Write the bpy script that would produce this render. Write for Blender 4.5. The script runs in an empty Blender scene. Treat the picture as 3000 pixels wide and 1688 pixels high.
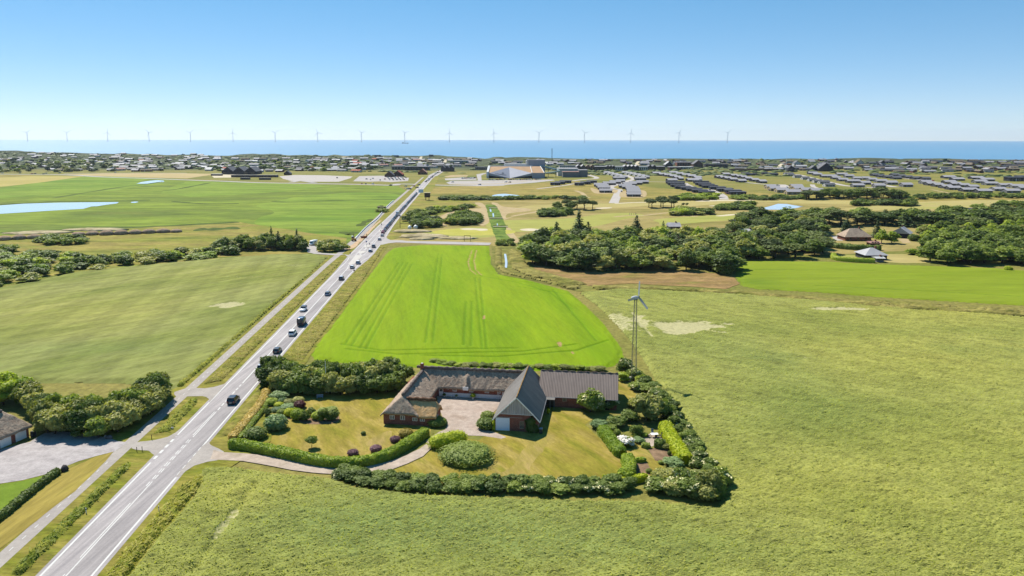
import bpy, bmesh, math, random
import numpy as np
from mathutils import Vector, Matrix, noise as mnoise
from mathutils.geometry import tessellate_polygon

# ---------------------------------------------------------------- camera, sky, sun, exposure
SC = bpy.context.scene
COL = SC.collection
F, PPX, PPY, CAMH = 2145.0, 1500.0, 710.0, 60.0
PITCH, ROLL = math.atan(304.0 / 2145.0), math.radians(0.084)
cam_data = bpy.data.cameras.new('camera')
cam = bpy.data.objects.new('camera', cam_data)
COL.objects.link(cam)
cam_data.sensor_width = 36.0
cam_data.lens = F / 3000.0 * 36.0
cam_data.shift_y = -(844.0 - PPY) / 3000.0
cam_data.clip_start, cam_data.clip_end = 0.5, 60000.0
cam.matrix_world = Matrix.Translation((0, 0, CAMH)) @ Matrix.Rotation(math.pi / 2 - PITCH, 4, 'X') @ Matrix.Rotation(ROLL, 4, 'Z')
SC.camera = cam

SUN_EL = math.radians(50.0)
SUN_AZ = math.atan2(-0.609, 0.793)          # towards the sun, measured from +Y (clockwise positive)
world = bpy.data.worlds.new('World')
SC.world = world
world.use_nodes = True
wn, wl = world.node_tree.nodes, world.node_tree.links
wn.clear()
sky = wn.new('ShaderNodeTexSky')
sky.sky_type = 'NISHITA'
sky.sun_disc = False
sky.sun_elevation = SUN_EL
sky.sun_rotation = SUN_AZ
sky.altitude = 0.0
sky.air_density, sky.dust_density, sky.ozone_density = 0.6, 0.0, 5.5
hs = wn.new('ShaderNodeHueSaturation')
hs.inputs['Saturation'].default_value = 1.27
bg = wn.new('ShaderNodeBackground')
bg.inputs['Strength'].default_value = 0.148
wo = wn.new('ShaderNodeOutputWorld')
wl.new(sky.outputs[0], hs.inputs['Color'])
gm_ = wn.new('ShaderNodeGamma')
gm_.inputs['Gamma'].default_value = 0.6
wl.new(hs.outputs[0], gm_.inputs['Color'])
wl.new(gm_.outputs[0], bg.inputs['Color'])
wl.new(bg.outputs[0], wo.inputs['Surface'])

sun_data = bpy.data.lights.new('sun', 'SUN')
sun_data.energy = 4.4
sun_data.angle = math.radians(0.53)
sun_data.color = (1.0, 0.95, 0.86)
sun = bpy.data.objects.new('sun', sun_data)
COL.objects.link(sun)
to_sun = Vector((math.sin(SUN_AZ) * math.cos(SUN_EL), math.cos(SUN_AZ) * math.cos(SUN_EL), math.sin(SUN_EL)))
sun.rotation_euler = to_sun.to_track_quat('Z', 'Y').to_euler()
sun.location = to_sun * 400

SC.view_settings.view_transform = 'Standard'
SC.view_settings.look = 'None'
SC.view_settings.exposure = 0.9
SC.view_settings.gamma = 1.0
SC.render.engine = 'CYCLES'
cy = SC.cycles
cy.use_denoising = True
cy.max_bounces, cy.diffuse_bounces, cy.glossy_bounces = 6, 3, 2
cy.transmission_bounces, cy.volume_bounces, cy.transparent_max_bounces = 4, 0, 8
cy.caustics_reflective = cy.caustics_refractive = False

# ---------------------------------------------------------------- helpers
rng = random.Random(7)
nprng = np.random.default_rng(11)

def ray(px, py):
    """Direction of view through a point of the 3000 x 1688 photograph."""
    u, v = (px - PPX) / F, -(py - PPY) / F
    c, s = math.cos(ROLL), math.sin(ROLL)
    u, v = u * c - v * s, u * s + v * c
    cp, sp = math.cos(PITCH), math.sin(PITCH)
    return (u, cp + v * sp, -sp + v * cp)

def P(px, py, z=0.0):
    """Survey a photographed point onto the level plane at height z."""
    r = ray(px, py)
    t = (z - CAMH) / r[2]
    return Vector((r[0] * t, r[1] * t, z))

def D(x, y): return (x * 1.16505, y * 1.16505)

def lin(c):
    c = c / 255.0
    return c / 12.92 if c <= 0.04045 else ((c + 0.055) / 1.055) ** 2.4

ALB = 0.50
def A(r, g, b, k=1.0):
    """Base colour of a surface that looks (r, g, b) in full midday sun."""
    return (min(lin(r) * ALB * k, .9), min(lin(g) * ALB * k, .9), min(lin(b) * ALB * k, .9), 1.0)

class NT:
    """Small node-tree builder."""
    def __init__(self, name, rough=0.9, spec=0.2):
        self.m = bpy.data.materials.new(name)
        self.m.use_nodes = True
        self.t = self.m.node_tree
        self.n, self.l = self.t.nodes, self.t.links
        self.b = self.n['Principled BSDF']
        self.b.inputs['Roughness'].default_value = rough
        self.b.inputs['Specular IOR Level'].default_value = spec
        self.out = self.n['Material Output']
        self._co = None
    def new(self, t, **kw):
        n = self.n.new(t)
        for k, v in kw.items(): setattr(n, k, v)
        return n
    def link(self, a, b): self.l.new(a, b)
    def co(self, scale=(1, 1, 1), rotz=0.0, kind='Object'):
        if self._co is None: self._co = self.new('ShaderNodeTexCoord')
        mp = self.new('ShaderNodeMapping')
        mp.inputs['Scale'].default_value = scale
        mp.inputs['Rotation'].default_value = (0, 0, rotz)
        if rotz and (scale[0] != scale[1]):
            m0 = self.new('ShaderNodeMapping')
            m0.inputs['Rotation'].default_value = (0, 0, rotz)
            mp.inputs['Rotation'].default_value = (0, 0, 0)
            self.link(self._co.outputs[kind], m0.inputs[0])
            self.link(m0.outputs[0], mp.inputs[0])
        else:
            self.link(self._co.outputs[kind], mp.inputs[0])
        return mp.outputs[0]
    def noise(self, co, scale, detail=4, rough=.55, dist=0.0):
        n = self.new('ShaderNodeTexNoise')
        n.inputs['Scale'].default_value = scale
        n.inputs['Detail'].default_value = detail
        n.inputs['Roughness'].default_value = rough
        n.inputs['Distortion'].default_value = dist
        self.link(co, n.inputs['Vector'])
        return n.outputs['Fac']
    def ramp(self, fac, stops, interp='LINEAR'):
        r = self.new('ShaderNodeValToRGB')
        r.color_ramp.interpolation = interp
        e = r.color_ramp.elements
        while len(e) < len(stops): e.new(0.5)
        for q, (p, c) in zip(e, stops):
            q.position = p
            q.color = c if len(c) == 4 else (*c, 1)
        self.link(fac, r.inputs[0])
        return r.outputs[0]
    def mix(self, fac, a, b, mode='MIX'):
        m = self.new('ShaderNodeMix', data_type='RGBA', blend_type=mode)
        for sock, v in ((m.inputs[0], fac), (m.inputs[6], a), (m.inputs[7], b)):
            if hasattr(v, 'is_linked'): self.link(v, sock)
            else: sock.default_value = v
        return m.outputs[2]
    def math(self, op, a, b=0.0):
        m = self.new('ShaderNodeMath', operation=op)
        for sock, v in ((m.inputs[0], a), (m.inputs[1], b)):
            if hasattr(v, 'is_linked'): self.link(v, sock)
            else: sock.default_value = v
        return m.outputs[0]
    def bump(self, h, strength=.5, dist=.2):
        b = self.new('ShaderNodeBump')
        b.inputs['Strength'].default_value = strength
        b.inputs['Distance'].default_value = dist
        self.link(h, b.inputs['Height'])
        self.link(b.outputs[0], self.b.inputs['Normal'])
    def color(self, c):
        if hasattr(c, 'is_linked'): self.link(c, self.b.inputs['Base Color'])
        else: self.b.inputs['Base Color'].default_value = c

def grey(v): return (v, v, v, 1)

MATS = {}
def ground_mat(name, cols, patch=40., fine=1.2, fvar=.35, bump=.6, bdist=.25, stretch=(1, 1), rot=0., stripe=None, coarse=None, rough=.95):
    """Field or soil: broad patches of cols, fine mottling, optional drill-row stripes (wavelength, strength)."""
    if name in MATS: return MATS[name]
    n = NT(name, rough, .08)
    big = n.noise(n.co((stretch[0] / patch, stretch[1] / patch, 1 / patch), rot), 1.0, 5, .6, .4)
    k = len(cols)
    c = n.ramp(big, [(.3 + .4 * i / max(k - 1, 1), q) for i, q in enumerate(cols)])
    f1 = n.noise(n.co((stretch[0], stretch[1], 1), rot), 1.0 / fine, 6, .7)
    f2 = n.noise(n.co((stretch[0], stretch[1], 1), rot), 1.0 / (fine * 5), 4, .6)
    fm = n.math('MULTIPLY', n.math('ADD', f1, f2), .5)
    lo, hi = 1 - fvar * 2.2, 1 + fvar * 2.2
    g = n.ramp(fm, [(.3, grey(max(lo, .05))), (.7, grey(min(hi, 2.2)))])
    g.node.color_ramp.elements[1].color = grey(min(hi, 3))
    c = n.mix(1.0, c, g, 'MULTIPLY')
    if stripe:
        for wl_, st_, rt in stripe:
            w = n.new('ShaderNodeTexWave', wave_type='BANDS', bands_direction='X', wave_profile='SIN')
            w.inputs['Scale'].default_value = 1.0 / wl_ * (math.pi * 2) / 20.0 * 1.0
            w.inputs['Distortion'].default_value = 1.2
            w.inputs['Detail'].default_value = 2
            w.inputs['Detail Scale'].default_value = .15
            n.link(n.co((1, 1, 1), rt), w.inputs[0])
            s = n.ramp(w.outputs['Fac'], [(.0, grey(1 - st_)), (.5, grey(1 + st_ * .3)), (1, grey(1 + st_ * .5))])
            c = n.mix(1.0, c, s, 'MULTIPLY')
    n.color(c)
    n.bump(fm, bump, bdist)
    MATS[name] = n.m
    return n.m

def plain(name, col, rough=.7, spec=.3, var=.15, scale=2.0, metallic=0.0, bump=0.0):
    if name in MATS: return MATS[name]
    n = NT(name, rough, spec)
    n.b.inputs['Metallic'].default_value = metallic
    if var:
        f = n.noise(n.co(), scale, 4, .6)
        g = n.ramp(f, [(.3, grey(1 - var)), (.7, grey(1 + var))])
        n.color(n.mix(1.0, col, g, 'MULTIPLY'))
        if bump: n.bump(f, bump, .05)
    else:
        n.color(col)
    MATS[name] = n.m
    return n.m

def glass_mat(name='window_glass', col=(.02, .025, .03, 1)):
    if name in MATS: return MATS[name]
    n = NT(name, .08, .6)
    n.color(col)
    MATS[name] = n.m
    return n.m

def leaf_mat(name, c1, c2, trans=.3, rough=.6, vscale=.6):
    """Foliage: two tones mixed by noise and per plant, part of the light passing through the leaf."""
    if name in MATS: return MATS[name]
    n = NT(name, rough, .25)
    oi = n.new('ShaderNodeObjectInfo')
    f = n.noise(n.co(), vscale, 3, .6)
    f = n.math('ADD', n.math('MULTIPLY', f, .75), n.math('MULTIPLY', oi.outputs['Random'], .6))
    c = n.ramp(f, [(.3, c1), (.85, c2)])
    n.color(c)
    tr = n.new('ShaderNodeBsdfTranslucent')
    n.link(n.mix(1.0, c, (1.25, 1.3, .55, 1), 'MULTIPLY'), tr.inputs[0])
    ms = n.new('ShaderNodeMixShader')
    ms.inputs[0].default_value = trans
    n.link(n.b.outputs[0], ms.inputs[1])
    n.link(tr.outputs[0], ms.inputs[2])
    n.link(ms.outputs[0], n.out.inputs['Surface'])
    MATS[name] = n.m
    return n.m

# ---- objects
def mesh_np(name, v, loops, counts, mats=None, mi=None, smooth=False):
    me = bpy.data.meshes.new(name)
    v = np.asarray(v, np.float32)
    loops = np.asarray(loops, np.int32).ravel()
    counts = np.asarray(counts, np.int32)
    me.vertices.add(len(v)); me.vertices.foreach_set('co', v.ravel())
    me.loops.add(len(loops)); me.loops.foreach_set('vertex_index', loops)
    me.polygons.add(len(counts))
    st = np.zeros(len(counts), np.int32); st[1:] = np.cumsum(counts)[:-1]
    me.polygons.foreach_set('loop_start', st)
    if mi is not None: me.polygons.foreach_set('material_index', np.asarray(mi, np.int32))
    if smooth: me.polygons.foreach_set('use_smooth', np.ones(len(counts), bool))
    for m in mats or (): me.materials.append(m)
    me.update(calc_edges=True)
    me.validate()
    return me

def add(name, me, parent=None, loc=None, rotz=None):
    o = bpy.data.objects.new(name, me)
    COL.objects.link(o)
    if parent is not None: o.parent = parent
    if loc is not None: o.location = loc
    if rotz is not None: o.rotation_euler = (0, 0, rotz)
    return o

def tag(o, label=None, cat=None, group=None, kind=None):
    if label: o['label'] = label
    if cat: o['category'] = cat
    if group: o['group'] = group
    if kind: o['kind'] = kind
    return o

def empty(name, loc=(0, 0, 0), rotz=0.0):
    o = bpy.data.objects.new(name, None)
    COL.objects.link(o)
    o.location = loc
    o.rotation_euler = (0, 0, rotz)
    o.empty_display_size = .5
    return o

KIDS = {}
def copy_tree(o, parent=None):
    c = o.copy()
    COL.objects.link(c)
    if parent is not None: c.parent = parent
    for ch in o.children: copy_tree(ch, c)
    return c

class MB:
    """Collects boxes, prisms, tubes and free polygons into ONE mesh."""
    def __init__(self): self.v, self.f, self.mi = [], [], []
    def poly(self, pts, m=0):
        i = len(self.v)
        self.v += [tuple(p) for p in pts]
        self.f.append(tuple(range(i, i + len(pts)))); self.mi.append(m)
    def solid(self, pts, faces, m=0):
        i = len(self.v)
        self.v += [tuple(p) for p in pts]
        for f in faces:
            self.f.append(tuple(i + k for k in f)); self.mi.append(m)
    def box(self, x0, x1, y0, y1, z0, z1, m=0):
        self.solid([(x0, y0, z0), (x1, y0, z0), (x1, y1, z0), (x0, y1, z0), (x0, y0, z1), (x1, y0, z1), (x1, y1, z1), (x0, y1, z1)],
                   [(0, 3, 2, 1), (4, 5, 6, 7), (0, 1, 5, 4), (1, 2, 6, 5), (2, 3, 7, 6), (3, 0, 4, 7)], m)
    def prism(self, prof, axis, a0, a1, m=0):
        """prof: list of 2-D points; axis 'x': prof=(y,z), 'y': prof=(x,z), 'z': prof=(x,y)."""
        k = len(prof)
        def pt(p, a): return (a, p[0], p[1]) if axis == 'x' else (p[0], a, p[1]) if axis == 'y' else (p[0], p[1], a)
        pts = [pt(p, a0) for p in prof] + [pt(p, a1) for p in prof]
        fs = [tuple(range(k)), tuple(range(2 * k - 1, k - 1, -1))]
        fs += [(j, k + j, k + (j + 1) % k, (j + 1) % k) for j in range(k)]
        self.solid(pts, fs, m)
    def tube(self, path, r, seg=6, m=0, cap=True):
        pts = [Vector(p) for p in path]
        rs = r if isinstance(r, (list, tuple)) else [r] * len(pts)
        i0 = len(self.v)
        for j, p in enumerate(pts):
            d = (pts[min(j + 1, len(pts) - 1)] - pts[max(j - 1, 0)]).normalized()
            ref = Vector((0, 0, 1)) if abs(d.z) < .9 else Vector((1, 0, 0))
            a = d.cross(ref).normalized(); b = d.cross(a)
            for k in range(seg):
                t = 2 * math.pi * k / seg
                self.v.append(tuple(p + (a * math.cos(t) + b * math.sin(t)) * rs[j]))
        for j in range(len(pts) - 1):
            for k in range(seg):
                k2 = (k + 1) % seg
                self.f.append((i0 + j * seg + k, i0 + j * seg + k2, i0 + (j + 1) * seg + k2, i0 + (j + 1) * seg + k)); self.mi.append(m)
        if cap:
            self.f.append(tuple(i0 + k for k in range(seg))[::-1]); self.mi.append(m)
            e = i0 + (len(pts) - 1) * seg
            self.f.append(tuple(e + k for k in range(seg))); self.mi.append(m)
    def mesh(self, name, mats, smooth=False, fix=True):
        me = bpy.data.meshes.new(name)
        me.from_pydata(self.v, [], self.f)
        for m in (mats if isinstance(mats, (list, tuple)) else [mats]): me.materials.append(m)
        me.polygons.foreach_set('material_index', self.mi)
        if fix:
            bm = bmesh.new(); bm.from_mesh(me)
            bmesh.ops.recalc_face_normals(bm, faces=bm.faces)
            bm.to_mesh(me); bm.free()
        if smooth:
            for p in me.polygons: p.use_smooth = True
        me.update()
        return me
    def build(self, name, mats, parent=None, smooth=False, loc=None, rotz=None, fix=True):
        return add(name, self.mesh(name, mats, smooth, fix), parent, loc, rotz)

def vnoise(x, y, seed=0):
    """Smooth value noise on arrays."""
    x = np.asarray(x, float); y = np.asarray(y, float)
    xi, yi = np.floor(x).astype(np.int64), np.floor(y).astype(np.int64)
    fx, fy = x - xi, y - yi
    def h(i, j):
        n = (i * 374761393 + j * 668265263 + seed * 1274126177) & 0xffffffff
        n = ((n ^ (n >> 13)) * 1274126177) & 0xffffffff
        return ((n ^ (n >> 16)) & 0xffff) / 65535.0
    u, w = fx * fx * (3 - 2 * fx), fy * fy * (3 - 2 * fy)
    return (h(xi, yi) * (1 - u) + h(xi + 1, yi) * u) * (1 - w) + (h(xi, yi + 1) * (1 - u) + h(xi + 1, yi + 1) * u) * w

def fbm(x, y, oct=4, seed=0, gain=.5):
    s, a, t = 0, 1., 0
    for k in range(oct):
        s = s + a * vnoise(np.asarray(x) * 2 ** k, np.asarray(y) * 2 ** k, seed + k); t += a; a *= gain
    return s / t

ORD = ['first', 'second', 'third', 'fourth', 'fifth', 'sixth', 'seventh', 'eighth', 'ninth', 'tenth', 'eleventh', 'twelfth', 'thirteenth',
       'fourteenth', 'fifteenth', 'sixteenth', 'seventeenth', 'eighteenth', 'nineteenth', 'twentieth']
def ordinal(i):
    if i < 20: return ORD[i]
    t, u = divmod(i + 1, 10)
    tens = {2: 'twent', 3: 'thirt', 4: 'fort', 5: 'fift', 6: 'sixt', 7: 'sevent'}[t]
    return tens + 'ieth' if u == 0 else tens + 'y-' + ORD[u - 1]

# ================================================================ terrain: level farmland, then dunes before the sea
CREST_PX = [(-600, 441), (0, 441.5), (54, 441.5), (75, 444), (93, 443.4), (112, 446.7), (203, 446.7), (233, 448), (256, 449.4), (335, 451.3), (356, 449),
 (380, 450.4), (415, 452.7), (436, 450.4), (489, 455), (536, 453.2), (571, 453.4), (638, 456.9), (673, 457), (699, 452.7), (743, 450.3), (767, 452.7),
 (804, 450.3), (843, 455.7), (895, 454), (955, 456.9), (981, 453), (1011, 456.9), (1041, 455), (1086, 456.4), (1135, 456), (1233, 457), (1263, 454.7),
 (1293, 454.7), (1305, 458), (1335, 459.4), (1380, 461), (1426, 466), (1449, 459.4), (1473, 460), (1482, 462.4), (1515, 460), (1589, 461.7), (1617, 464), (1700, 465.7),
 (1757, 466.6), (1817, 465.6), (1867, 466), (1980, 464.6), (2023, 465), (2150, 466.6), (2193, 465), (2246, 467.6), (2317, 464), (2411, 467), (2459, 464),
 (2537, 462.7), (2572, 464), (2624, 465), (2634, 468), (2644, 465), (2733, 464.8), (2778, 465), (2865, 469), (2888, 467), (2946, 468), (3000, 469), (3700, 468)]
def coast_y(x): return 1955.0 - 0.265 * np.asarray(x, float)
_cu, _ch = [], []
for u_, v_ in CREST_PX:
    r_ = ray(u_, v_)
    t_ = 1955.0 / (r_[1] + 0.265 * r_[0])
    _cu.append(r_[0] / r_[1]); _ch.append(CAMH + r_[2] * t_)
_cu, _ch = np.array(_cu), np.array(_ch)
def sstep(a, b, x):
    t = np.clip((np.asarray(x, float) - a) / (b - a), 0, 1)
    return t * t * (3 - 2 * t)
def T(x, y):
    """Height of the land."""
    x, y = np.asarray(x, float), np.asarray(y, float)
    n = y - coast_y(x)
    h = np.interp(x / np.maximum(y, 1.0), _cu, _ch)
    up = .62 * sstep(-620, -110, n) + .38 * sstep(-90, 0, n)
    hum = (fbm(x / 95., y / 60., 3, 5) - .5) * 11 * sstep(-640, -300, n) * (1 - .9 * sstep(-60, -5, n))
    hum += (fbm(x / 30., y / 22., 2, 9) - .5) * 3.5 * sstep(-560, -300, n) * (1 - .9 * sstep(-40, -5, n))
    z = h * up + hum
    z = z * (1 - sstep(8, 90, n)) - 6 * sstep(10, 120, n)
    return z
def PT(px, py):
    """Survey a photographed point onto the land."""
    r = ray(px, py)
    ts = np.concatenate([np.arange(60, 1250, 10.0), np.arange(1250, 2800, 4.0)])
    z = CAMH + r[2] * ts - T(r[0] * ts, r[1] * ts)
    k = np.argmax(z < 0)
    if z[k] >= 0: return None
    t0, t1 = ts[k - 1], ts[k]
    for _ in range(18):
        tm = .5 * (t0 + t1)
        if CAMH + r[2] * tm - float(T(r[0] * tm, r[1] * tm)) < 0: t1 = tm
        else: t0 = tm
    return Vector((r[0] * t1, r[1] * t1, float(T(r[0] * t1, r[1] * t1))))
def px_scale(p):
    """Metres across per photograph pixel at point p."""
    return (p.y * math.cos(PITCH) - (p.z - CAMH) * math.sin(PITCH)) / F

ys = np.concatenate([np.linspace(-260, 200, 8), np.linspace(280, 1180, 12), np.arange(1230, 2780, 11.0)])
ks = np.linspace(-1.05, 1.05, 420)
KX, YY = np.meshgrid(ks, ys)
XX = KX * (YY + 320) * .98
ZZ = T(XX, YY)
nr, nc = XX.shape
vv = np.stack([XX, YY, ZZ], -1).reshape(-1, 3)
ii = np.arange(nr * nc).reshape(nr, nc)
quads = np.stack([ii[:-1, :-1], ii[:-1, 1:], ii[1:, 1:], ii[1:, :-1]], -1).reshape(-1, 4)

gm = NT('land', .95, .08)
big = gm.noise(gm.co((1 / 120., 1 / 60., 1 / 60.)), 1., 5, .6, .5)
land_c = gm.ramp(big, [(.3, A(124, 132, 58)), (.45, A(150, 148, 72)), (.58, A(170, 158, 86)), (.72, A(136, 138, 62))])
geo = gm.new('ShaderNodeNewGeometry')
sep = gm.new('ShaderNodeSeparateXYZ')
gm.link(geo.outputs['Position'], sep.inputs[0])
duneN = gm.noise(gm.co((1 / 45., 1 / 40., 1 / 20.)), 1., 6, .65)
dune_c = gm.ramp(duneN, [(.3, A(68, 78, 58)), (.5, A(96, 104, 74)), (.62, A(120, 126, 90)), (.78, A(176, 168, 132))])
mr = gm.new('ShaderNodeMapRange')
mr.inputs['From Min'].default_value, mr.inputs['From Max'].default_value = 1330., 1480.
gm.link(sep.outputs['Y'], mr.inputs['Value'])
c_ = gm.mix(mr.outputs[0], land_c, dune_c)
fn = gm.noise(gm.co((1, 1, 1)), .6, 6, .7)
c_ = gm.mix(1.0, c_, gm.ramp(fn, [(.3, grey(.6)), (.7, grey(1.4))]), 'MULTIPLY')
gm.color(c_)
gm.bump(fn, .6, .6)
tag(add('ground', mesh_np('ground', vv, quads, np.full(len(quads), 4), [gm.m], smooth=True)), kind='structure')

# ---- sea
sm = NT('sea_water', .32, .5)
wv = sm.noise(sm.co((1 / 55., 1 / 26., 1)), 1., 6, .65)
w2 = sm.noise(sm.co((1 / 900., 1 / 500., 1)), 1., 4, .6)
sm.color(sm.ramp(w2, [(.3, (.085, .20, .32, 1)), (.7, (.11, .24, .355, 1))]))
sm.bump(wv, .55, 3.0)
arc = [(28500 * math.sin(a), 28500 * math.cos(a)) for a in np.linspace(-.9, .9, 60)]
pts = [(-2800, 1500, -2.)] + [(x, y, -2.) for x, y in arc] + [(2600, 1200, -2.)]
ctr = len(pts)
sea = bpy.data.meshes.new('sea')
sea.from_pydata(pts + [(0, 1500, -2.)], [], [(ctr, i + 1, i) for i in range(len(pts) - 1)])
sea.materials.append(sm.m)
tag(add('sea', sea), kind='structure')

# ================================================================ fields, meadows, water, roads (sheets laid on the land)
def Zm(ox, oy, k): return lambda *q: [(ox + x / k, oy + y / k) for x, y in q]
ZA, ZB, ZC = Zm(0, 360, 4.293), Zm(550, 380, 4.293), Zm(1100, 400, 4.293)
ZD, ZE, ZF = Zm(1650, 420, 5.152), Zm(2100, 440, 5.152), Zm(2500, 440, 5.152)
Z7, ZW, ZR, ZL = Zm(850, 560, 3.68), Zm(1500, 560, 3.68), Zm(2150, 560, 3.03), Zm(0, 480, 3.68)
ZG, Z6, ZQ, ZJ = Zm(1650, 1050, 3.082), Zm(400, 1050, 4.14), Zm(0, 1050, 2.2707), Zm(980, 640, 10.35)
ZT, ZK, ZH = Zm(650, 1000, 3.22), Zm(1400, 1030, 5.367), Zm(1100, 1030, 5.3675)
def ZDisp(*q): return [D(x, y) for x, y in q]

def catmull(pts, closed=True, n=6):
    out, k = [], len(pts)
    for i in range(k if closed else k - 1):
        g = lambda j: Vector(pts[j % k]) if closed else Vector(pts[max(0, min(k - 1, j))])
        p0, p1, p2, p3 = g(i - 1), g(i), g(i + 1), g(i + 2)
        for s in range(n):
            t = s / n
            out.append(.5 * ((2 * p1) + (-p0 + p2) * t + (2 * p0 - 5 * p1 + 4 * p2 - p3) * t * t + (-p0 + 3 * p1 - 3 * p2 + p3) * t ** 3))
    if not closed: out.append(Vector(pts[-1]))
    return out

def outline(pts, smooth=False, jit=0.0, step=4.0, seed=1):
    pts = [Vector((p[0], p[1], 0)) for p in pts]
    if smooth: pts = catmull(pts)
    if jit:
        q = []
        for a, b in zip(pts, pts[1:] + pts[:1]):
            d = b - a
            m = max(1, int(d.length / step))
            nn = Vector((-d.y, d.x, 0)).normalized()
            for i in range(m):
                p = a + d * (i / m)
                q.append(p + nn * (float(fbm(p.x / (step * 2), p.y / (step * 2), 3, seed)) - .5) * 2 * jit)
        pts = q
    return pts

_z = [0.0, .0012]
def sheet(name, pts, mat, lift=None, px=True, smooth=False, jit=0.0, step=4.0, kind='structure', drape=False, **tags):
    """A flat patch of ground. Each sheet lies a little above the one laid before it."""
    w = [P(*p) for p in pts] if px else pts
    w = outline(w, smooth, jit, step, seed=len(bpy.data.objects))
    if lift is None:
        _z[0] += _z[1]
        lift = .02 + _z[0]
    tri = tessellate_polygon([[Vector((p.x, p.y, 0)) for p in w]])
    me = bpy.data.meshes.new(name)
    me.from_pydata([(p.x, p.y, lift + (float(T(p.x, p.y)) if drape else 0)) for p in w], [], [tuple(t) for t in tri])
    bm = bmesh.new(); bm.from_mesh(me)
    for f in bm.faces:
        if f.normal.z < 0: f.normal_flip()
    bm.to_mesh(me); bm.free()
    me.materials.append(mat)
    return tag(add(name, me), kind=kind, **tags)

def strip(name, pts, width, mat, lift=None, px=True, kind='structure', smooth=True, drape=False, n=6, **tags):
    """A band of even width along a line (road, path, ditch)."""
    w = [P(*p) for p in pts] if px else [Vector((p[0], p[1], 0)) for p in pts]
    if drape and px: w = [q for q in (PT(*p) for p in pts) if q is not None]
    w = [Vector((p.x, p.y, 0)) for p in w]
    if smooth and len(w) > 2: w = catmull(w, False, n)
    if lift is None:
        _z[0] += _z[1]
        lift = .02 + _z[0]
    v, f = [], []
    for i, p in enumerate(w):
        d = (w[min(i + 1, len(w) - 1)] - w[max(i - 1, 0)]).normalized()
        s = Vector((d.y, -d.x, 0))
        wd = width if not callable(width) else width(i / (len(w) - 1))
        for k in (-1, 1):
            q = p + s * (k * wd / 2)
            v.append((q.x, q.y, lift + (float(T(q.x, q.y)) + .25 if drape else 0)))
    for i in range(len(w) - 1): f.append((2 * i, 2 * i + 1, 2 * i + 3, 2 * i + 2))
    me = bpy.data.meshes.new(name)
    me.from_pydata(v, [], f)
    me.materials.append(mat)
    return tag(add(name, me), kind=kind, **tags)

def inside(px_, py_, poly):
    r = np.zeros(px_.shape, bool)
    j = len(poly) - 1
    for i in range(len(poly)):
        xi, yi, xj, yj = poly[i][0], poly[i][1], poly[j][0], poly[j][1]
        if yi != yj:
            c = ((yi > py_) != (yj > py_)) & (px_ < (xj - xi) * (py_ - yi) / (yj - yi) + xi)
            r ^= c
        j = i
    return r
def edge_dist(px_, py_, poly):
    d = np.full(px_.shape, 1e9)
    for (x0, y0), (x1, y1) in zip([p[:2] for p in poly], [p[:2] for p in poly[1:] + poly[:1]]):
        dx, dy = x1 - x0, y1 - y0
        L = dx * dx + dy * dy + 1e-9
        t = np.clip(((px_ - x0) * dx + (py_ - y0) * dy) / L, 0, 1)
        d = np.minimum(d, np.hypot(px_ - x0 - t * dx, py_ - y0 - t * dy))
    return d

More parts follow.
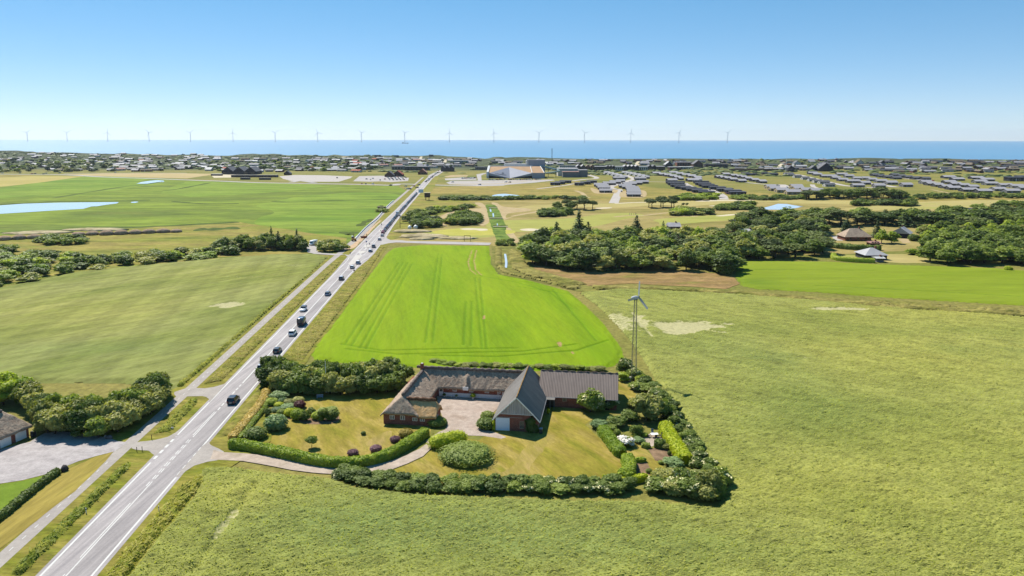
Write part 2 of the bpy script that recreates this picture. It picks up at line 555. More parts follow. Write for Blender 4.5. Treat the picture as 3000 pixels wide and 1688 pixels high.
def crop(name, poly, mat, h=.8, amp=.25, res=.0036, taper=1.3, blobs=(), lodge=(), tracks=(), base=.02, dirn=0.0, sc=(2.2, .9), seed=3, clear=(), lump=.5, gully=.9, dark=()):
    """A standing crop: an uneven, real surface h above the soil, thinning out at its edges.
    blobs: (x, y, rx, ry, amount) tone shifts; lodge: flattened pale patches; tracks: wheel tracks pressed into it."""
    poly = [(p[0], p[1]) for p in poly]
    xs, ys_ = [p[0] for p in poly], [p[1] for p in poly]
    y0, y1 = min(ys_), max(ys_)
    rows = y0 * np.exp(np.arange(0, math.log(y1 / y0) + res, res))
    kmin = min(x / y for x, y in poly); kmax = max(x / y for x, y in poly)
    cols = np.arange(kmin, kmax + res, res)
    K, Y = np.meshgrid(cols, rows)
    X = K * Y
    X = X + (vnoise(K * 911, Y * 3.1, 2) - .5) * res * Y * .7
    Yj = Y + (vnoise(K * 877, Y * 2.7, 8) - .5) * res * Y * .7
    ins = inside(X, Yj, poly)
    for q in clear: ins &= ~inside(X, Yj, [(p[0], p[1]) for p in q])
    d = edge_dist(X, Yj, poly)
    for q in clear: d = np.minimum(d, edge_dist(X, Yj, [(p[0], p[1]) for p in q]))
    c, s = math.cos(dirn), math.sin(dirn)
    U, V = X * c + Yj * s, -X * s + Yj * c
    n1 = fbm(U / sc[0], V / sc[1], 3, seed, .6) - .5
    n2 = fbm(U / (sc[0] * 5), V / (sc[1] * 5), 3, seed + 7) - .5
    gul = np.exp(-((fbm(U / (sc[0] * 1.3), V / (sc[1] * 1.1), 2, seed + 40) - .5) / .05) ** 2) * (fbm(U / 6, V / 5, 2, seed + 50) > .47)
    Zs = h + amp * 2 * n1 + amp * n2 * lump - gul * amp * gully
    lo = np.zeros(X.shape); tn = np.zeros(X.shape)
    wob = (fbm(X / 5, Yj / 3.5, 3, seed + 21) - .5) * 1.5
    for (bx, by, rx, ry, am) in blobs: tn += am * np.exp(-(((X - bx) / rx) ** 2 + ((Yj - by) / ry) ** 2))
    for (bx, by, rx, ry, am) in lodge:
        q = 1 - np.sqrt(((X - bx) / rx) ** 2 + ((Yj - by) / ry) ** 2) + wob
        lo = np.maximum(lo, am * sstep(-.1, .45, q))
    for tr, wd, dp, pale in tracks:
        dd = np.full(X.shape, 1e9)
        for a, b in zip(tr[:-1], tr[1:]):
            dx, dy = b[0] - a[0], b[1] - a[1]
            t = np.clip(((X - a[0]) * dx + (Yj - a[1]) * dy) / (dx * dx + dy * dy + 1e-9), 0, 1)
            dd = np.minimum(dd, np.hypot(X - a[0] - t * dx, Yj - a[1] - t * dy))
        g = np.exp(-(dd / wd) ** 2)
        Zs -= dp * g
        lo = np.maximum(lo, pale * g)
        if not pale: tn -= .9 * g
    Zs = Zs * (1 - .55 * np.clip(lo, 0, 1))
    Zs = base + np.maximum(Zs, .02) * sstep(.1, taper, d + np.minimum(n1, 0) * taper)
    idx = -np.ones(X.shape, np.int64)
    idx[ins] = np.arange(ins.sum())
    q = np.stack([idx[:-1, :-1], idx[:-1, 1:], idx[1:, 1:], idx[1:, :-1]], -1).reshape(-1, 4)
    q = q[(q >= 0).all(1)]
    me = mesh_np(name, np.stack([X[ins], Yj[ins], Zs[ins]], -1), q, np.full(len(q), 4), [mat], smooth=True)
    for nm, arr in (('lodge', lo), ('tone', tn)):
        at = me.attributes.new(nm, 'FLOAT', 'POINT')
        at.data.foreach_set('value', arr[ins].astype(np.float32))
    return tag(add(name, me), kind='structure')

def crop_mat(name, cols, lodgec, patch=25., fine=.8, fvar=.3, stretch=(1, 1), rot=0., bump=.8, stripe=None):
    m = ground_mat(name, cols, patch, fine, fvar, bump, .3, stretch, rot, stripe)
    nt = m.node_tree
    n = NT.__new__(NT); n.m, n.t, n.n, n.l, n._co = m, nt, nt.nodes, nt.links, None
    n.b = nt.nodes['Principled BSDF']
    src = n.b.inputs['Base Color'].links[0].from_socket
    a1 = n.new('ShaderNodeAttribute', attribute_name='tone'); a2 = n.new('ShaderNodeAttribute', attribute_name='lodge')
    t = n.ramp(n.math('ADD', n.math('MULTIPLY', a1.outputs['Fac'], .5), .5), [(0, (.66, .80, .88, 1)), (.5, (1, 1, 1, 1)), (1, (1.3, 1.18, 1.0, 1))])
    c = n.mix(1.0, src, t, 'MULTIPLY')
    ln = n.noise(n.co((1, 1, 1)), 1.1, 5, .75)
    lf_ = n.math('MULTIPLY', a2.outputs['Fac'], 1.0)
    lf_ = n.ramp(n.math('ADD', lf_, n.math('MULTIPLY', n.math('SUBTRACT', ln, .5), 1.9)), [(.36, grey(0)), (.66, grey(.88))])
    c = n.mix(lf_, c, n.mix(1.0, lodgec, n.ramp(ln, [(.35, grey(.72)), (.65, grey(1.12))]), 'MULTIPLY'))
    n.color(c)
    return m

def W(pts): return [tuple(P(*p))[:2] for p in pts]

# ---- far and middle-distance ground
meadow = ground_mat('meadow_grass', [A(98, 128, 40), A(130, 152, 48), A(148, 166, 58), A(118, 138, 50), A(140, 150, 62)], 60, 3.0, .26, .5, .5, (.3, 1))
meadow_b = ground_mat('lush_meadow', [A(112, 146, 44), A(136, 164, 54), A(152, 174, 64), A(126, 152, 50)], 70, 3.0, .2, .4, .4, (.3, 1))
rough_g = ground_mat('rough_pasture', [A(128, 138, 52), A(160, 158, 66), A(176, 160, 84), A(146, 150, 62)], 30, 1.5, .28, .7, .5, (.4, 1))
straw_f = ground_mat('ripe_field', [A(196, 184, 96), A(212, 192, 116), A(190, 186, 88)], 80, 3, .1, .3, .3, (.3, 1))
tan_f = ground_mat('bare_field', [A(212, 188, 130), A(222, 198, 146)], 60, 3, .1, .3, .3, (.3, 1))
heath = ground_mat('dune_heath', [A(126, 128, 58), A(166, 154, 76), A(188, 166, 92), A(144, 140, 64)], 40, 2.5, .28, .6, .5, (.4, 1))
golf_r = ground_mat('golf_rough', [A(146, 140, 70), A(176, 160, 92), A(194, 174, 110), A(160, 152, 78)], 35, 1.5, .18, .5, .4, (.4, 1))
fairway = ground_mat('fairway_turf', [A(192, 180, 104), A(210, 192, 124), A(190, 186, 100)], 45, 2, .1, .25, .2, (.3, 1))
fair_g = ground_mat('green_fairway_turf', [A(172, 178, 84), A(192, 190, 100), A(184, 180, 92)], 40, 2, .1, .25, .2, (.3, 1))
green_t = ground_mat('putting_green_turf', [A(206, 200, 92), A(216, 206, 104)], 20, 2, .06, .1, .1)
sand = ground_mat('pale_sand', [A(238, 220, 184), A(248, 234, 204)], 12, 1.5, .08, .3, .2)
gravel = ground_mat('pale_gravel', [A(214, 204, 196), A(226, 216, 206)], 15, .5, .12, .3, .1)
dirt = ground_mat('sandy_track', [A(206, 180, 132), A(220, 196, 150)], 12, .8, .15, .4, .2)
ditch_g = ground_mat('ditch_grass', [A(96, 128, 48), A(124, 150, 60), A(140, 150, 70)], 6, 1.2, .3, .6, .4)
asph_far = ground_mat('pale_asphalt', [A(206, 198, 194), A(218, 210, 204)], 25, 1.0, .06, .1, .05)

wm = NT('pond_water', .04, .5)
wm.color((.44, .49, .56, 1))
wm.bump(wm.noise(wm.co((1, .5, 1)), .8, 3), .03, .1)
pond_m = wm.m

sheet('meadow', [(-400, 560)] + ZDisp((0, 466), (220, 443), (420, 449), (560, 457), (760, 463), (1000, 468), (1022, 480), (1010, 505), (940, 570), (890, 604), (860, 640), (760, 640), (480, 652), (150, 692), (0, 720)) + [(-500, 880)], meadow, jit=2, step=8)
sheet('lush_meadow', [(-400, 590), (0, 552), (65, 541), (240, 518), (330, 517), (445, 522), (395, 534), (470, 536), (330, 560), (120, 572), (-300, 600)], meadow_b, jit=2, step=8)
sheet('lush_meadow', ZB((0, 650), (780, 665), (1600, 690), (1750, 715), (1200, 780), (560, 820), (60, 845), (-350, 800), (-200, 720)), meadow_b, jit=3, step=8)
sheet('lush_meadow', Z7((60, 60), (620, 20), (1150, 25), (1120, 90), (880, 300), (640, 450), (300, 430), (-100, 380), (-420, 330), (-200, 220), (-320, 150)), meadow_b, smooth=True, jit=12, step=14)
sheet('rough_pasture', [(-450, 820), (-300, 720)] + ZL((0, 770), (700, 740), (1500, 690), (2300, 640), (2576, 632)) + ZDisp((870, 600), (880, 625), (760, 640), (480, 650), (150, 690), (0, 718)) + [(-500, 880)], rough_g, jit=2, step=6)
sheet('ripe_field', ZA((-1200, 850), (0, 690), (420, 665), (1060, 673), (560, 745), (270, 778), (0, 806), (-1100, 920)), straw_f, jit=1, step=10)
sheet('bare_field', ZA((800, 652), (1300, 636), (2300, 634), (2576, 640), (2750, 640), (2350, 700), (1900, 690), (1300, 672)), tan_f, jit=1, step=10)
sheet('bare_field', ZA((-600, 690), (0, 655), (360, 655), (420, 664), (0, 690), (-600, 720)), heath)
sheet('heath', ZC((700, 640), (2000, 590), (2576, 560), (4200, 700), (8300, 760), (8600, 900), (2576, 850), (450, 858), (600, 700)), heath, jit=3, step=10)
sheet('golf_course', ZDisp((1018, 528), (1100, 512), (1300, 505), (1700, 503), (1900, 497), (2300, 508), (2800, 512), (2900, 600), (2100, 640), (1330, 660), (1238, 618), (985, 614), (962, 596)), golf_r, jit=2, step=8)
sheet('heath_verge', Z7((1040, 515), (1150, 380), (1330, 160), (1420, 60), (1900, 90), (1960, 130), (1500, 300), (1600, 400), (1250, 480), (1100, 530)), rough_g, jit=1.5, step=6)

for k, q in enumerate([ZW((-200, 215), (0, 190), (300, 150), (1130, 132), (1440, 122), (2576, 88), (3600, 105), (4400, 118), (4400, 150), (3300, 140), (2576, 118), (1900, 165), (1600, 150), (1150, 178), (700, 170), (300, 200), (100, 215)),
          ZW((-260, 330), (300, 305), (700, 285), (950, 250), (1240, 235), (1430, 262), (1230, 300), (850, 388), (400, 425), (80, 440), (-200, 420))]):
    sheet('fairway', q, fairway if k == 0 else fair_g, smooth=True, jit=.6, step=5)
sheet('fairway', ZW((1530, 312), (1720, 290), (2150, 262), (2576, 232), (3100, 215), (3100, 260), (2576, 300), (2100, 332), (1650, 368), (1580, 340)), fair_g, smooth=True, jit=.6, step=5)
sheet('fairway', ZR((1000, 155), (1700, 95), (2300, 80), (3000, 90), (3000, 150), (2300, 150), (1600, 165), (1100, 170)), fairway, smooth=True, jit=.6, step=5)
sheet('fairway', Z7((1420, 455), (1650, 420), (1900, 392), (2150, 395), (2210, 440), (2190, 490), (1950, 505), (1650, 500), (1480, 485)), fair_g, smooth=True)
sheet('sandy_path', Z7((1990, 130), (2060, 128), (2110, 170), (2130, 250), (2145, 330), (2090, 370), (2040, 360), (2030, 300), (1900, 240), (1780, 240), (1640, 300), (1590, 300), (1740, 220), (1980, 190), (2060, 180)), dirt, smooth=True)
sheet('sandy_path', Z7((2170, 128), (2230, 130), (2290, 165), (2420, 180), (2576, 190), (2576, 215), (2360, 240), (2330, 290), (2420, 270), (2300, 310), (2270, 270), (2240, 200)), dirt, smooth=True)
sheet('sandy_path', Z7((2310, 400), (2370, 400), (2420, 470), (2470, 550), (2400, 560), (2340, 480)), dirt, smooth=True)
sheet('sandy_path', Z7((1590, 305), (1620, 302), (1650, 345), (1700, 378), (1650, 380), (1610, 340)), dirt, smooth=True)
strip('golf_path', ZW((0, 272), (200, 235), (380, 205), (470, 195)), 4, dirt)
strip('golf_path', ZW((1100, 280), (1250, 265), (1430, 262), (1690, 235), (1780, 265), (1900, 270), (2000, 275)), 4, dirt)
sheet('putting_green', [(p.x, p.y) for p in [P(*Z7((1985, 440))[0]) + Vector((math.cos(a) * 27, math.sin(a) * 18, 0)) for a in np.linspace(0, 6.28, 28)[:-1]]], green_t, px=False)
for nm, q in [('bunker', Z7((1830, 408), (1900, 400), (1990, 402), (2115, 408), (2122, 424), (2050, 428), (1990, 420), (1880, 420))),
              ('bunker', ZW((85, 416), (130, 406), (220, 404), (290, 412), (318, 421), (240, 430), (140, 430))),
              ('bunker', ZW((2190, 268), (2270, 258), (2380, 248), (2430, 250), (2380, 262), (2260, 272))),
              ('bunker', ZW((900, 182), (1000, 176), (1080, 178), (1040, 188), (930, 192))),
              ('bunker', ZW((1120, 131), (1280, 122), (1470, 118), (1460, 123), (1280, 129), (1130, 138))),
              ('bunker', ZW((1980, 108), (2120, 98), (2576, 96), (2576, 101), (2250, 108), (2050, 114))),
              ('bunker', ZW((2120, 160), (2200, 154), (2250, 158), (2180, 163)))]:
    sheet(nm, q, sand, smooth=True, jit=.3, step=2)
sheet('ditch_bank', Z7((2110, 150), (2200, 150), (2240, 190), (2290, 290), (2330, 390), (2320, 450), (2400, 545), (2250, 560), (2200, 470), (2150, 330), (2130, 230)), ditch_g, smooth=True, jit=.8, step=4)
for q in (Z7((2150, 192), (2165, 192), (2172, 222), (2156, 224)), Z7((2180, 240), (2196, 240), (2200, 280), (2186, 284)), Z7((2228, 350), (2238, 350), (2240, 375), (2230, 376))):
    sheet('ditch_water', q, pond_m)
sheet('pond', [(-300, 640), (-300, 594)] + ZL((0, 450), (250, 432), (640, 420), (1000, 416), (1280, 414), (1260, 428), (1120, 446), (1050, 458), (990, 460), (900, 486), (560, 505), (300, 522), (0, 540)), pond_m, jit=.6, step=5)
sheet('pond', ZL((1412, 414), (1450, 409), (1492, 411), (1460, 421), (1420, 421)), pond_m, smooth=True)
sheet('pond', ZA((1715, 766), (1780, 745), (1900, 728), (1980, 722), (2060, 728), (2066, 744), (1900, 766)), pond_m)
sheet('pond', Z7((2178, 48), (2230, 36), (2310, 30), (2400, 38), (2470, 48), (2440, 58), (2300, 61), (2200, 57)), pond_m, smooth=True)
sheet('pond', ZR((245, 153), (310, 138), (390, 113), (470, 115), (540, 128), (622, 136), (560, 150), (430, 166), (290, 164)), pond_m, jit=.5, step=3)

reedm = ground_mat('dark_reeds', [A(84, 104, 40), A(108, 124, 52)], 12, 1.5, .3, .8, .5)
for q, wd in ((ZL((560, 372), (760, 340), (1000, 300), (1280, 256), (1560, 222), (1760, 192)), 5), (ZL((1760, 290), (1900, 276), (2100, 238), (2260, 206)), 5), (ZL((1860, 404), (2000, 420), (2200, 433), (2400, 432), (2576, 428)), 6), (Z7((-200, 112), (0, 118), (400, 106), (800, 96), (1130, 92)), 6),
              (ZL((-200, 446), (0, 440), (300, 424), (620, 408), (1000, 404), (1400, 398), (1620, 392)), 8), (ZL((0, 742), (500, 724), (1000, 700), (1500, 684), (2000, 660), (2576, 630)), 7), (ZL((2100, 710), (2300, 706), (2576, 690)), 14), (Z7((740, 380), (820, 330), (900, 300)), 5), (Z7((560, 440), (640, 470), (700, 440)), 5)):
    strip('reed_ditch', q, (lambda t, w=wd: w * (.5 + .8 * abs(math.sin(t * 9)))), reedm, n=8)

# ---- car parks and minor roads beyond
sheet('car_park', ZB((1150, 588), (1350, 571), (1700, 574), (2075, 590), (2045, 612), (1900, 656), (1600, 656), (1300, 645), (1200, 620)), gravel, jit=.5)
sheet('car_park', ZB((2160, 585), (2420, 580), (2700, 590), (2700, 640), (2300, 655), (2080, 650)), asph_far)
sheet('car_park', ZC((0, 500), (420, 520), (410, 560), (200, 575), (0, 560)), asph_far)
sheet('car_park', ZB((300, 580), (440, 558), (660, 570), (600, 602), (330, 606)), sand)
sheet('car_park', ZC((890, 582), (950, 560), (1400, 553), (2230, 543), (2260, 552), (2000, 582), (1600, 612), (1300, 620), (930, 602)), asph_far)
sheet('car_park', ZC((870, 530), (1100, 515), (1270, 515), (1270, 545), (950, 552), (880, 550)), asph_far)
sheet('car_park', ZC((860, 505), (960, 485), (1170, 488), (1150, 505), (900, 516)), dirt)
sheet('car_park', ZC((1270, 478), (1330, 466), (1420, 455), (1330, 490), (1336, 556), (1290, 560)), asph_far)
for q in (ZC((960, 572), (1600, 566), (2050, 554)), ZC((960, 590), (1500, 590), (1900, 568)), ZC((1010, 605), (1400, 604), (1700, 590))):
    strip('car_park_verge', q, 5, dirt)
strip('cross_road', [(-300, 506)] + ZA((0, 646), (760, 652), (1300, 682), (1900, 702), (2576, 728)) + ZB((400, 648), (900, 668), (1500, 678), (2200, 690), (2576, 700)) + ZC((300, 598), (600, 606), (900, 615), (1300, 622), (1620, 616)), 11, asph_far)
strip('cross_road', ZA((800, 640), (1300, 634), (2350, 633)), 7, asph_far)
strip('access_road', ZB((1300, 662), (1420, 645), (1600, 668)), 9, asph_far)
strip('cabin_road', ZD((760, 905), (840, 710), (770, 690), (710, 660), (860, 610), (980, 570), (1070, 540), (1000, 505), (940, 480)), 9, gravel)
strip('cabin_road', ZD((2430, 850), (2400, 790), (2300, 740), (2200, 700), (2020, 690), (1850, 620), (1830, 600)), 9, gravel)
strip('cabin_road', ZD((1080, 575), (1300, 580), (1560, 585)), 5, gravel)
strip('cabin_road', ZD((-400, 690), (0, 640), (160, 610)), 5, gravel)
strip('cabin_road', ZD((130, 570), (330, 545), (480, 535), (500, 515), (420, 490), (345, 470)), 8, gravel)
strip('cabin_road', ZD((180, 715), (260, 740), (310, 775), (330, 805), (390, 826)), 5, dirt)
strip('cabin_road', ZE((1190, 362), (1400, 412), (1600, 460), (1800, 510), (2010, 545), (2400, 570)), 9, gravel)
strip('cabin_road', ZE((0, 650), (60, 690), (100, 725)), 7, gravel)
strip('cabin_road', ZE((440, 490), (600, 505), (760, 520)), 7, gravel)
strip('cabin_road', ZE((950, 520), (1000, 545), (970, 585)), 14, gravel)
strip('cabin_road', ZE((1440, 520), (1470, 560), (1600, 590)), 6, gravel)
strip('cabin_road', ZF((0, 480), (250, 505), (480, 535), (640, 560)), 11, gravel)
strip('cabin_road', ZF((780, 430), (1000, 450), (1250, 485), (1380, 490)), 9, gravel)
strip('cabin_road', ZF((1180, 598), (1340, 630), (1510, 662)), 4, dirt)
sheet('cabin_yard', ZD((415, 675), (540, 700), (800, 700), (810, 740), (740, 760), (480, 755)), dirt, smooth=True)
sheet('cabin_yard', ZD((870, 740), (960, 715), (1225, 715), (1225, 815), (900, 815), (850, 790)), dirt, smooth=True)

# ================================================================ the main road (straight; s along it, t to its right)
R0 = P(672, 1166)
_th = math.radians(-3.56)
RD, RN = Vector((math.sin(_th), math.cos(_th), 0)), Vector((math.cos(_th), -math.sin(_th), 0))
def RS(s, t, z=0.0): return R0 + RD * s + RN * t + Vector((0, 0, z))
def rpoly(*st): return [RS(s, t) for s, t in st]

am = NT('road_asphalt', .85, .25)
a1 = am.noise(am.co((1, 1, 1)), 3.0, 5, .7)
a2 = am.noise(am.co((1.2, .05, 1), -_th), 1.0, 4, .6)       # lengthwise wear in the wheel tracks
a3 = am.noise(am.co((1 / 14., 1 / 14., 1)), 1.0, 4, .6)
ac = am.ramp(a2, [(.3, A(176, 168, 168)), (.52, A(200, 191, 189)), (.7, A(216, 207, 204))])
ac = am.mix(1., ac, am.ramp(a1, [(.3, grey(.9)), (.7, grey(1.1))]), 'MULTIPLY')
ac = am.mix(1., ac, am.ramp(a3, [(.35, grey(.92)), (.65, grey(1.06))]), 'MULTIPLY')
am.color(ac)
am.bump(a1, .2, .02)
asph = am.m
conc = ground_mat('path_asphalt', [A(196, 186, 178), A(208, 198, 188)], 9, .5, .09, .2, .05)
paint = plain('road_paint', A(246, 244, 238), .7, .3, .06, 3)
_z[1] = .003
vg = ground_mat('verge_grass', [A(120, 132, 40), A(150, 150, 54), A(168, 156, 74), A(132, 142, 46)], 7, .6, .3, .9, .25, (.35, 1), -_th)
vg2 = ground_mat('dry_mown_grass', [A(170, 150, 70), A(186, 166, 84), A(160, 150, 62)], 6, .6, .22, .7, .15, (1, .12), -_th)
lush = ground_mat('tall_verge_grass', [A(92, 128, 30), A(126, 154, 44), A(150, 160, 58)], 4, .5, .35, 1., .3)

# verges and shoulders first, then carriageways
sheet('verge', rpoly((-110, -4), (-110, -32), (-60, -30), (-22, -22), (-10, -20), (10, -14.5), (240, -14.8), (240, -4)), vg, px=False, jit=.3, step=2)
sheet('verge', rpoly((-110, 4), (-110, 11), (-45, 9), (-26, 16), (0, 12), (40, 12), (150, 12.5), (245, 11.0), (258, 12), (250, 4)), vg, px=False, jit=.3, step=2)
sheet('verge', rpoly((262, 4), (290, 6.2), (330, 9), (420, 12), (700, 16), (900, 14), (1010, 12), (1010, 3)), rough_g, px=False, jit=.8, step=6)
sheet('verge', rpoly((300, -12), (360, -14), (700, -14), (1000, -14), (1000, -3), (300, -3)), vg, px=False, jit=.5, step=6)

road_pts = [(-130, -4.25, 4.25), (-60, -4.25, 4.25), (150, -4.25, 4.2), (170, -4.5, 4.6), (195, -5.2, 6.3), (215, -5.6, 7.0), (290, -5.8, 6.2), (330, -5.8, 5.2), (380, -5.2, 4.6), (460, -4.6, 4.4), (960, -4.6, 4.6), (1020, -5, 6)]
sheet('road', [RS(s, a) for s, a, b in road_pts] + [RS(s, b) for s, a, b in road_pts[::-1]], asph, px=False)
ROADZ = .02 + _z[0]
sheet('road', rpoly((1018, -7), (1018, 8), (1120, 12), (1240, 16), (1240, 4), (1120, -2)), asph_far, px=False)
path_pts = [(-120, -12.9, -10.4), (0, -12.55, -10.05), (175, -13.0, -10.3), (205, -12.9, -9.9)]
sheet('cycle_path', [RS(s, a) for s, a, b in path_pts] + [RS(s, b) for s, a, b in path_pts[::-1]], conc, px=False)
sheet('cycle_path', rpoly((203, -12.8), (203, -9.8), (240, -9.2), (300, -8.6), (420, -10.5), (460, -11.5), (985, -10.2), (985, -13), (460, -14.5), (420, -14), (300, -12.6), (255, -12.8)), conc, px=False)
PATHZ = .02 + _z[0]
# side accesses
sheet('access_apron', Z6((480, 468), (455, 440), (460, 415), (590, 372), (640, 372), (726, 366), (830, 370), (935, 355), (1055, 320), (1090, 300), (1090, 320), (880, 545), (880, 500), (845, 475), (800, 464), (610, 468)), conc, smooth=False)
sheet('access_apron', Z6((45, 1018), (120, 1012), (240, 995), (380, 960), (470, 910), (520, 870), (520, 905), (230, 1190), (190, 1165), (150, 1128), (0, 1118), (-60, 1100), (-40, 1040)), conc)
sheet('driveway_apron', Z6((900, 1060), (880, 1030), (905, 990), (800, 1070), (480, 1440), (520, 1449), (600, 1375), (700, 1310), (860, 1262), (980, 1245), (1060, 1140), (1000, 1105)), conc)
drv = ground_mat('drive_gravel', [A(206, 186, 166), A(220, 200, 182), A(198, 180, 156)], 6, .35, .14, .4, .06)
dpts = W(ZT((-75, 1030), (0, 1052), (200, 1060), (420, 1090), (650, 1130), (850, 1165), (1050, 1190), (1250, 1195), (1450, 1170), (1600, 1130), (1740, 1080), (1860, 1020), (1960, 950), (2060, 880), (2120, 850),
               (2220, 870), (2160, 890), (2060, 945), (1990, 1010), (1900, 1090), (1760, 1160), (1600, 1215), (1440, 1250), (1250, 1262), (1050, 1258), (850, 1248), (650, 1222), (420, 1175), (200, 1138), (0, 1125), (-110, 1120)))
sheet('drive', [Vector((x, y, 0)) for x, y in dpts], drv, px=False, smooth=False, jit=.25, step=1.5)
# forecourt of the neighbouring house
sheet('forecourt', ZQ((-420, 700), (-60, 640), (0, 610), (200, 560), (300, 500), (420, 490), (700, 530), (790, 558), (850, 562), (760, 625), (640, 655), (520, 690), (330, 770), (150, 815), (-10, 840), (-450, 960)), ground_mat('forecourt_gravel', [A(200, 190, 188), A(214, 205, 202), A(192, 182, 180)], 8, .35, .14, .5, .08), jit=.15, step=1.5)
sheet('lawn', ZQ((-450, 985), (0, 845), (150, 822), (290, 785), (330, 775), (370, 752), (0, 1060), (-300, 1240), (-500, 1300)), ground_mat('bright_lawn', [A(122, 150, 44), A(140, 164, 56)], 6, .5, .12, .4, .08), jit=.1, step=2)
sheet('mown_verge', ZQ((460, 740), (640, 660), (755, 626), (700, 690), (500, 890), (300, 1040), (0, 1275), (-300, 1480), (-420, 1380), (0, 1075), (300, 850)), vg2, jit=.15, step=2)

am2 = am.m.copy(); am2.name = 'newer_asphalt'
for nd in am2.node_tree.nodes:
    if nd.type == 'VALTORGB' and nd.color_ramp.elements[0].color[0] < .5 and len(nd.color_ramp.elements) == 3:
        for e in nd.color_ramp.elements: e.color = tuple(v * .84 for v in e.color[:3]) + (1,)
sheet('road_patch', rpoly((-130, .15), (-130, 3.3), (12, 3.3), (12, .15)), am2, px=False, lift=ROADZ + .003)
sheet('road_patch', rpoly((12, .2), (12, 3.3), (165, 3.3), (165, .2)), am2, px=False, lift=ROADZ + .0025)
# ---- rough grass standing on the verges and ditch banks
tall = crop_mat('tall_grass', [A(112, 134, 34), A(142, 152, 50), A(164, 162, 66), A(126, 142, 42)], A(206, 186, 110), 5, .5, .35, (.6, 1), -_th)
weeds = crop_mat('weedy_grass', [A(112, 122, 40), A(150, 146, 64), A(172, 158, 84), A(130, 134, 52)], A(206, 186, 110), 6, .5, .35, (.6, 1), -_th)
def rgrass(st, mat_, h, amp, res, sd_, name='rough_grass'):
    return crop(name, [tuple(RS(s, t))[:2] for s, t in st], mat_, h, amp, res, .8, base=.1, dirn=-_th, sc=(.8, .8), seed=sd_, lump=1.2, gully=1.1)
rgrass([(-70, -8.4), (-36, -8.6), (-33, -7.6), (-36, -6.3), (-70, -6.0)], tall, .55, .3, .0021, 61)
rgrass([(-21, -8.8), (-2, -8.8), (0, -7), (-3, -5.9), (-20, -5.6)], tall, .5, .28, .0021, 62)
rgrass([(9, -9.6), (12, -5.4), (60, -5.2), (120, -5.2), (190, -5.6), (190, -9.6), (100, -9.6)], weeds, .4, .22, .0024, 63)
rgrass([(-100, 5.4), (-60, 5.2), (-45, 5.6), (-40, 8), (-44, 9.4), (-60, 8.6), (-100, 8.8)], tall, .6, .3, .0021, 64)
rgrass([(28, 5.2), (28, 11), (80, 11.4), (150, 11.6), (240, 10.2), (236, 7.6), (200, 7), (160, 5.4), (80, 5.2)], weeds, .45, .25, .0024, 65)
rgrass([(8, -15.6), (8, -13.6), (60, -13.6), (190, -13.9), (196, -15), (100, -15.8)], tall, .7, .35, .0024, 66)
rgrass([(-24, 4.9), (-2, 4.7), (24, 4.8), (24, 6.6), (0, 7), (-22, 8)], weeds, .3, .15, .0021, 67)

# ---- road markings
def mark(st, z=None, name='road_marking'):
    """One mesh of painted strips, each given by its own four corners on the road."""
    mb = MB()
    for q in st: mb.poly([(p.x, p.y, (z or ROADZ) + .006) for p in (RS(*c) for c in q)])
    return tag(mb.build(name, paint, fix=False), kind='structure')
def bar(s0, s1, t, w=.3): return [(s0, t - w / 2), (s0, t + w / 2), (s1, t + w / 2), (s1, t - w / 2)]
def dashes(s0, s1, t, on, off, w=.3):
    q, s = [], s0
    while s < s1:
        q.append(bar(s, min(s + on, s1), t, w)); s += on + off
    return q
mark([bar(-125, -34.5, -3.55)] + dashes(-33, -22.5, -3.55, 1.4, 1.2, .5) + [bar(-21.6, 195, -3.55)])
mark([bar(-125, -41, 3.5)] + dashes(-40, -28.2, 3.5, 1.4, 1.2, .5) + [bar(-27.4, 160, 3.5), bar(160, 192, 3.7)])
mark([bar(-125, -44, -.02, .16), bar(-23, -9, -.0, .16), bar(10, 170, 0.05, .3)] + dashes(-125, -70, -.4, 2.5, 5, .14) + [bar(-66, -50, -.4, .15), bar(-22, -9, -.38, .15)] + dashes(-44, -24, 0, 1.6, 1.0, .16) + dashes(-44, -24, -.4, 1.6, 1.0, .16) + dashes(-8, 9, 0, 1.6, 1.0, .3))
# turning lane, refuges and merge area by the side road
def quadline(pts, w=.25):
    return [[(s0, t0 - w / 2), (s0, t0 + w / 2), (s1, t1 + w / 2), (s1, t1 - w / 2)] for (s0, t0), (s1, t1) in zip(pts[:-1], pts[1:])]
mark(quadline([(170, 0), (195, -1.6), (215, -2.0), (250, -2.0), (330, -1.8), (400, .1)]) + quadline([(170, .15), (195, 1.6), (215, 2.2), (236, 2.4)]) + quadline([(250, 2.2), (300, 2.0), (330, 1.6), (400, .3)]) + [bar(400, 960, .1, .25)])
mark(quadline([(195, -3.55), (215, -5.0), (290, -5.1), (340, -5.0), (400, -4.2), (460, -3.7)]) + [bar(460, 960, -3.7, .3)])
mark(quadline([(192, 3.7), (203, 5.6), (240, 6.3), (255, 6.4)]) + quadline([(283, 5.7), (330, 4.7), (380, 4.0), (460, 3.7)]) + [bar(460, 960, 3.7, .3)])
mark(dashes(212, 236, .2, 2.6, 2.6, .9) + dashes(256, 320, 0.6, 1.2, 3.4, .9))
isl = plain('refuge_paving', A(232, 224, 214), .8, .2, .1, 1)
for s0, s1 in ((180, 210), (214, 224), (236, 246), (305, 318)):
    mb = MB()
    pr = [(s0, -.3), (s0 + 3, -1.5), (s1, -1.7), (s1, 2.0), (s0 + 3, 1.5), (s0, .3)]
    mb.prism([(RS(s, t).x, RS(s, t).y) for s, t in pr], 'z', ROADZ - .02, ROADZ + .12)
    tag(mb.build('traffic_island', isl), kind='structure')
# path centre dashes
mark(dashes(-118, -32, -11.65, 1.0, 2.2, .12) + dashes(-20, 204, -11.4, 1.0, 2.2, .12), PATHZ)
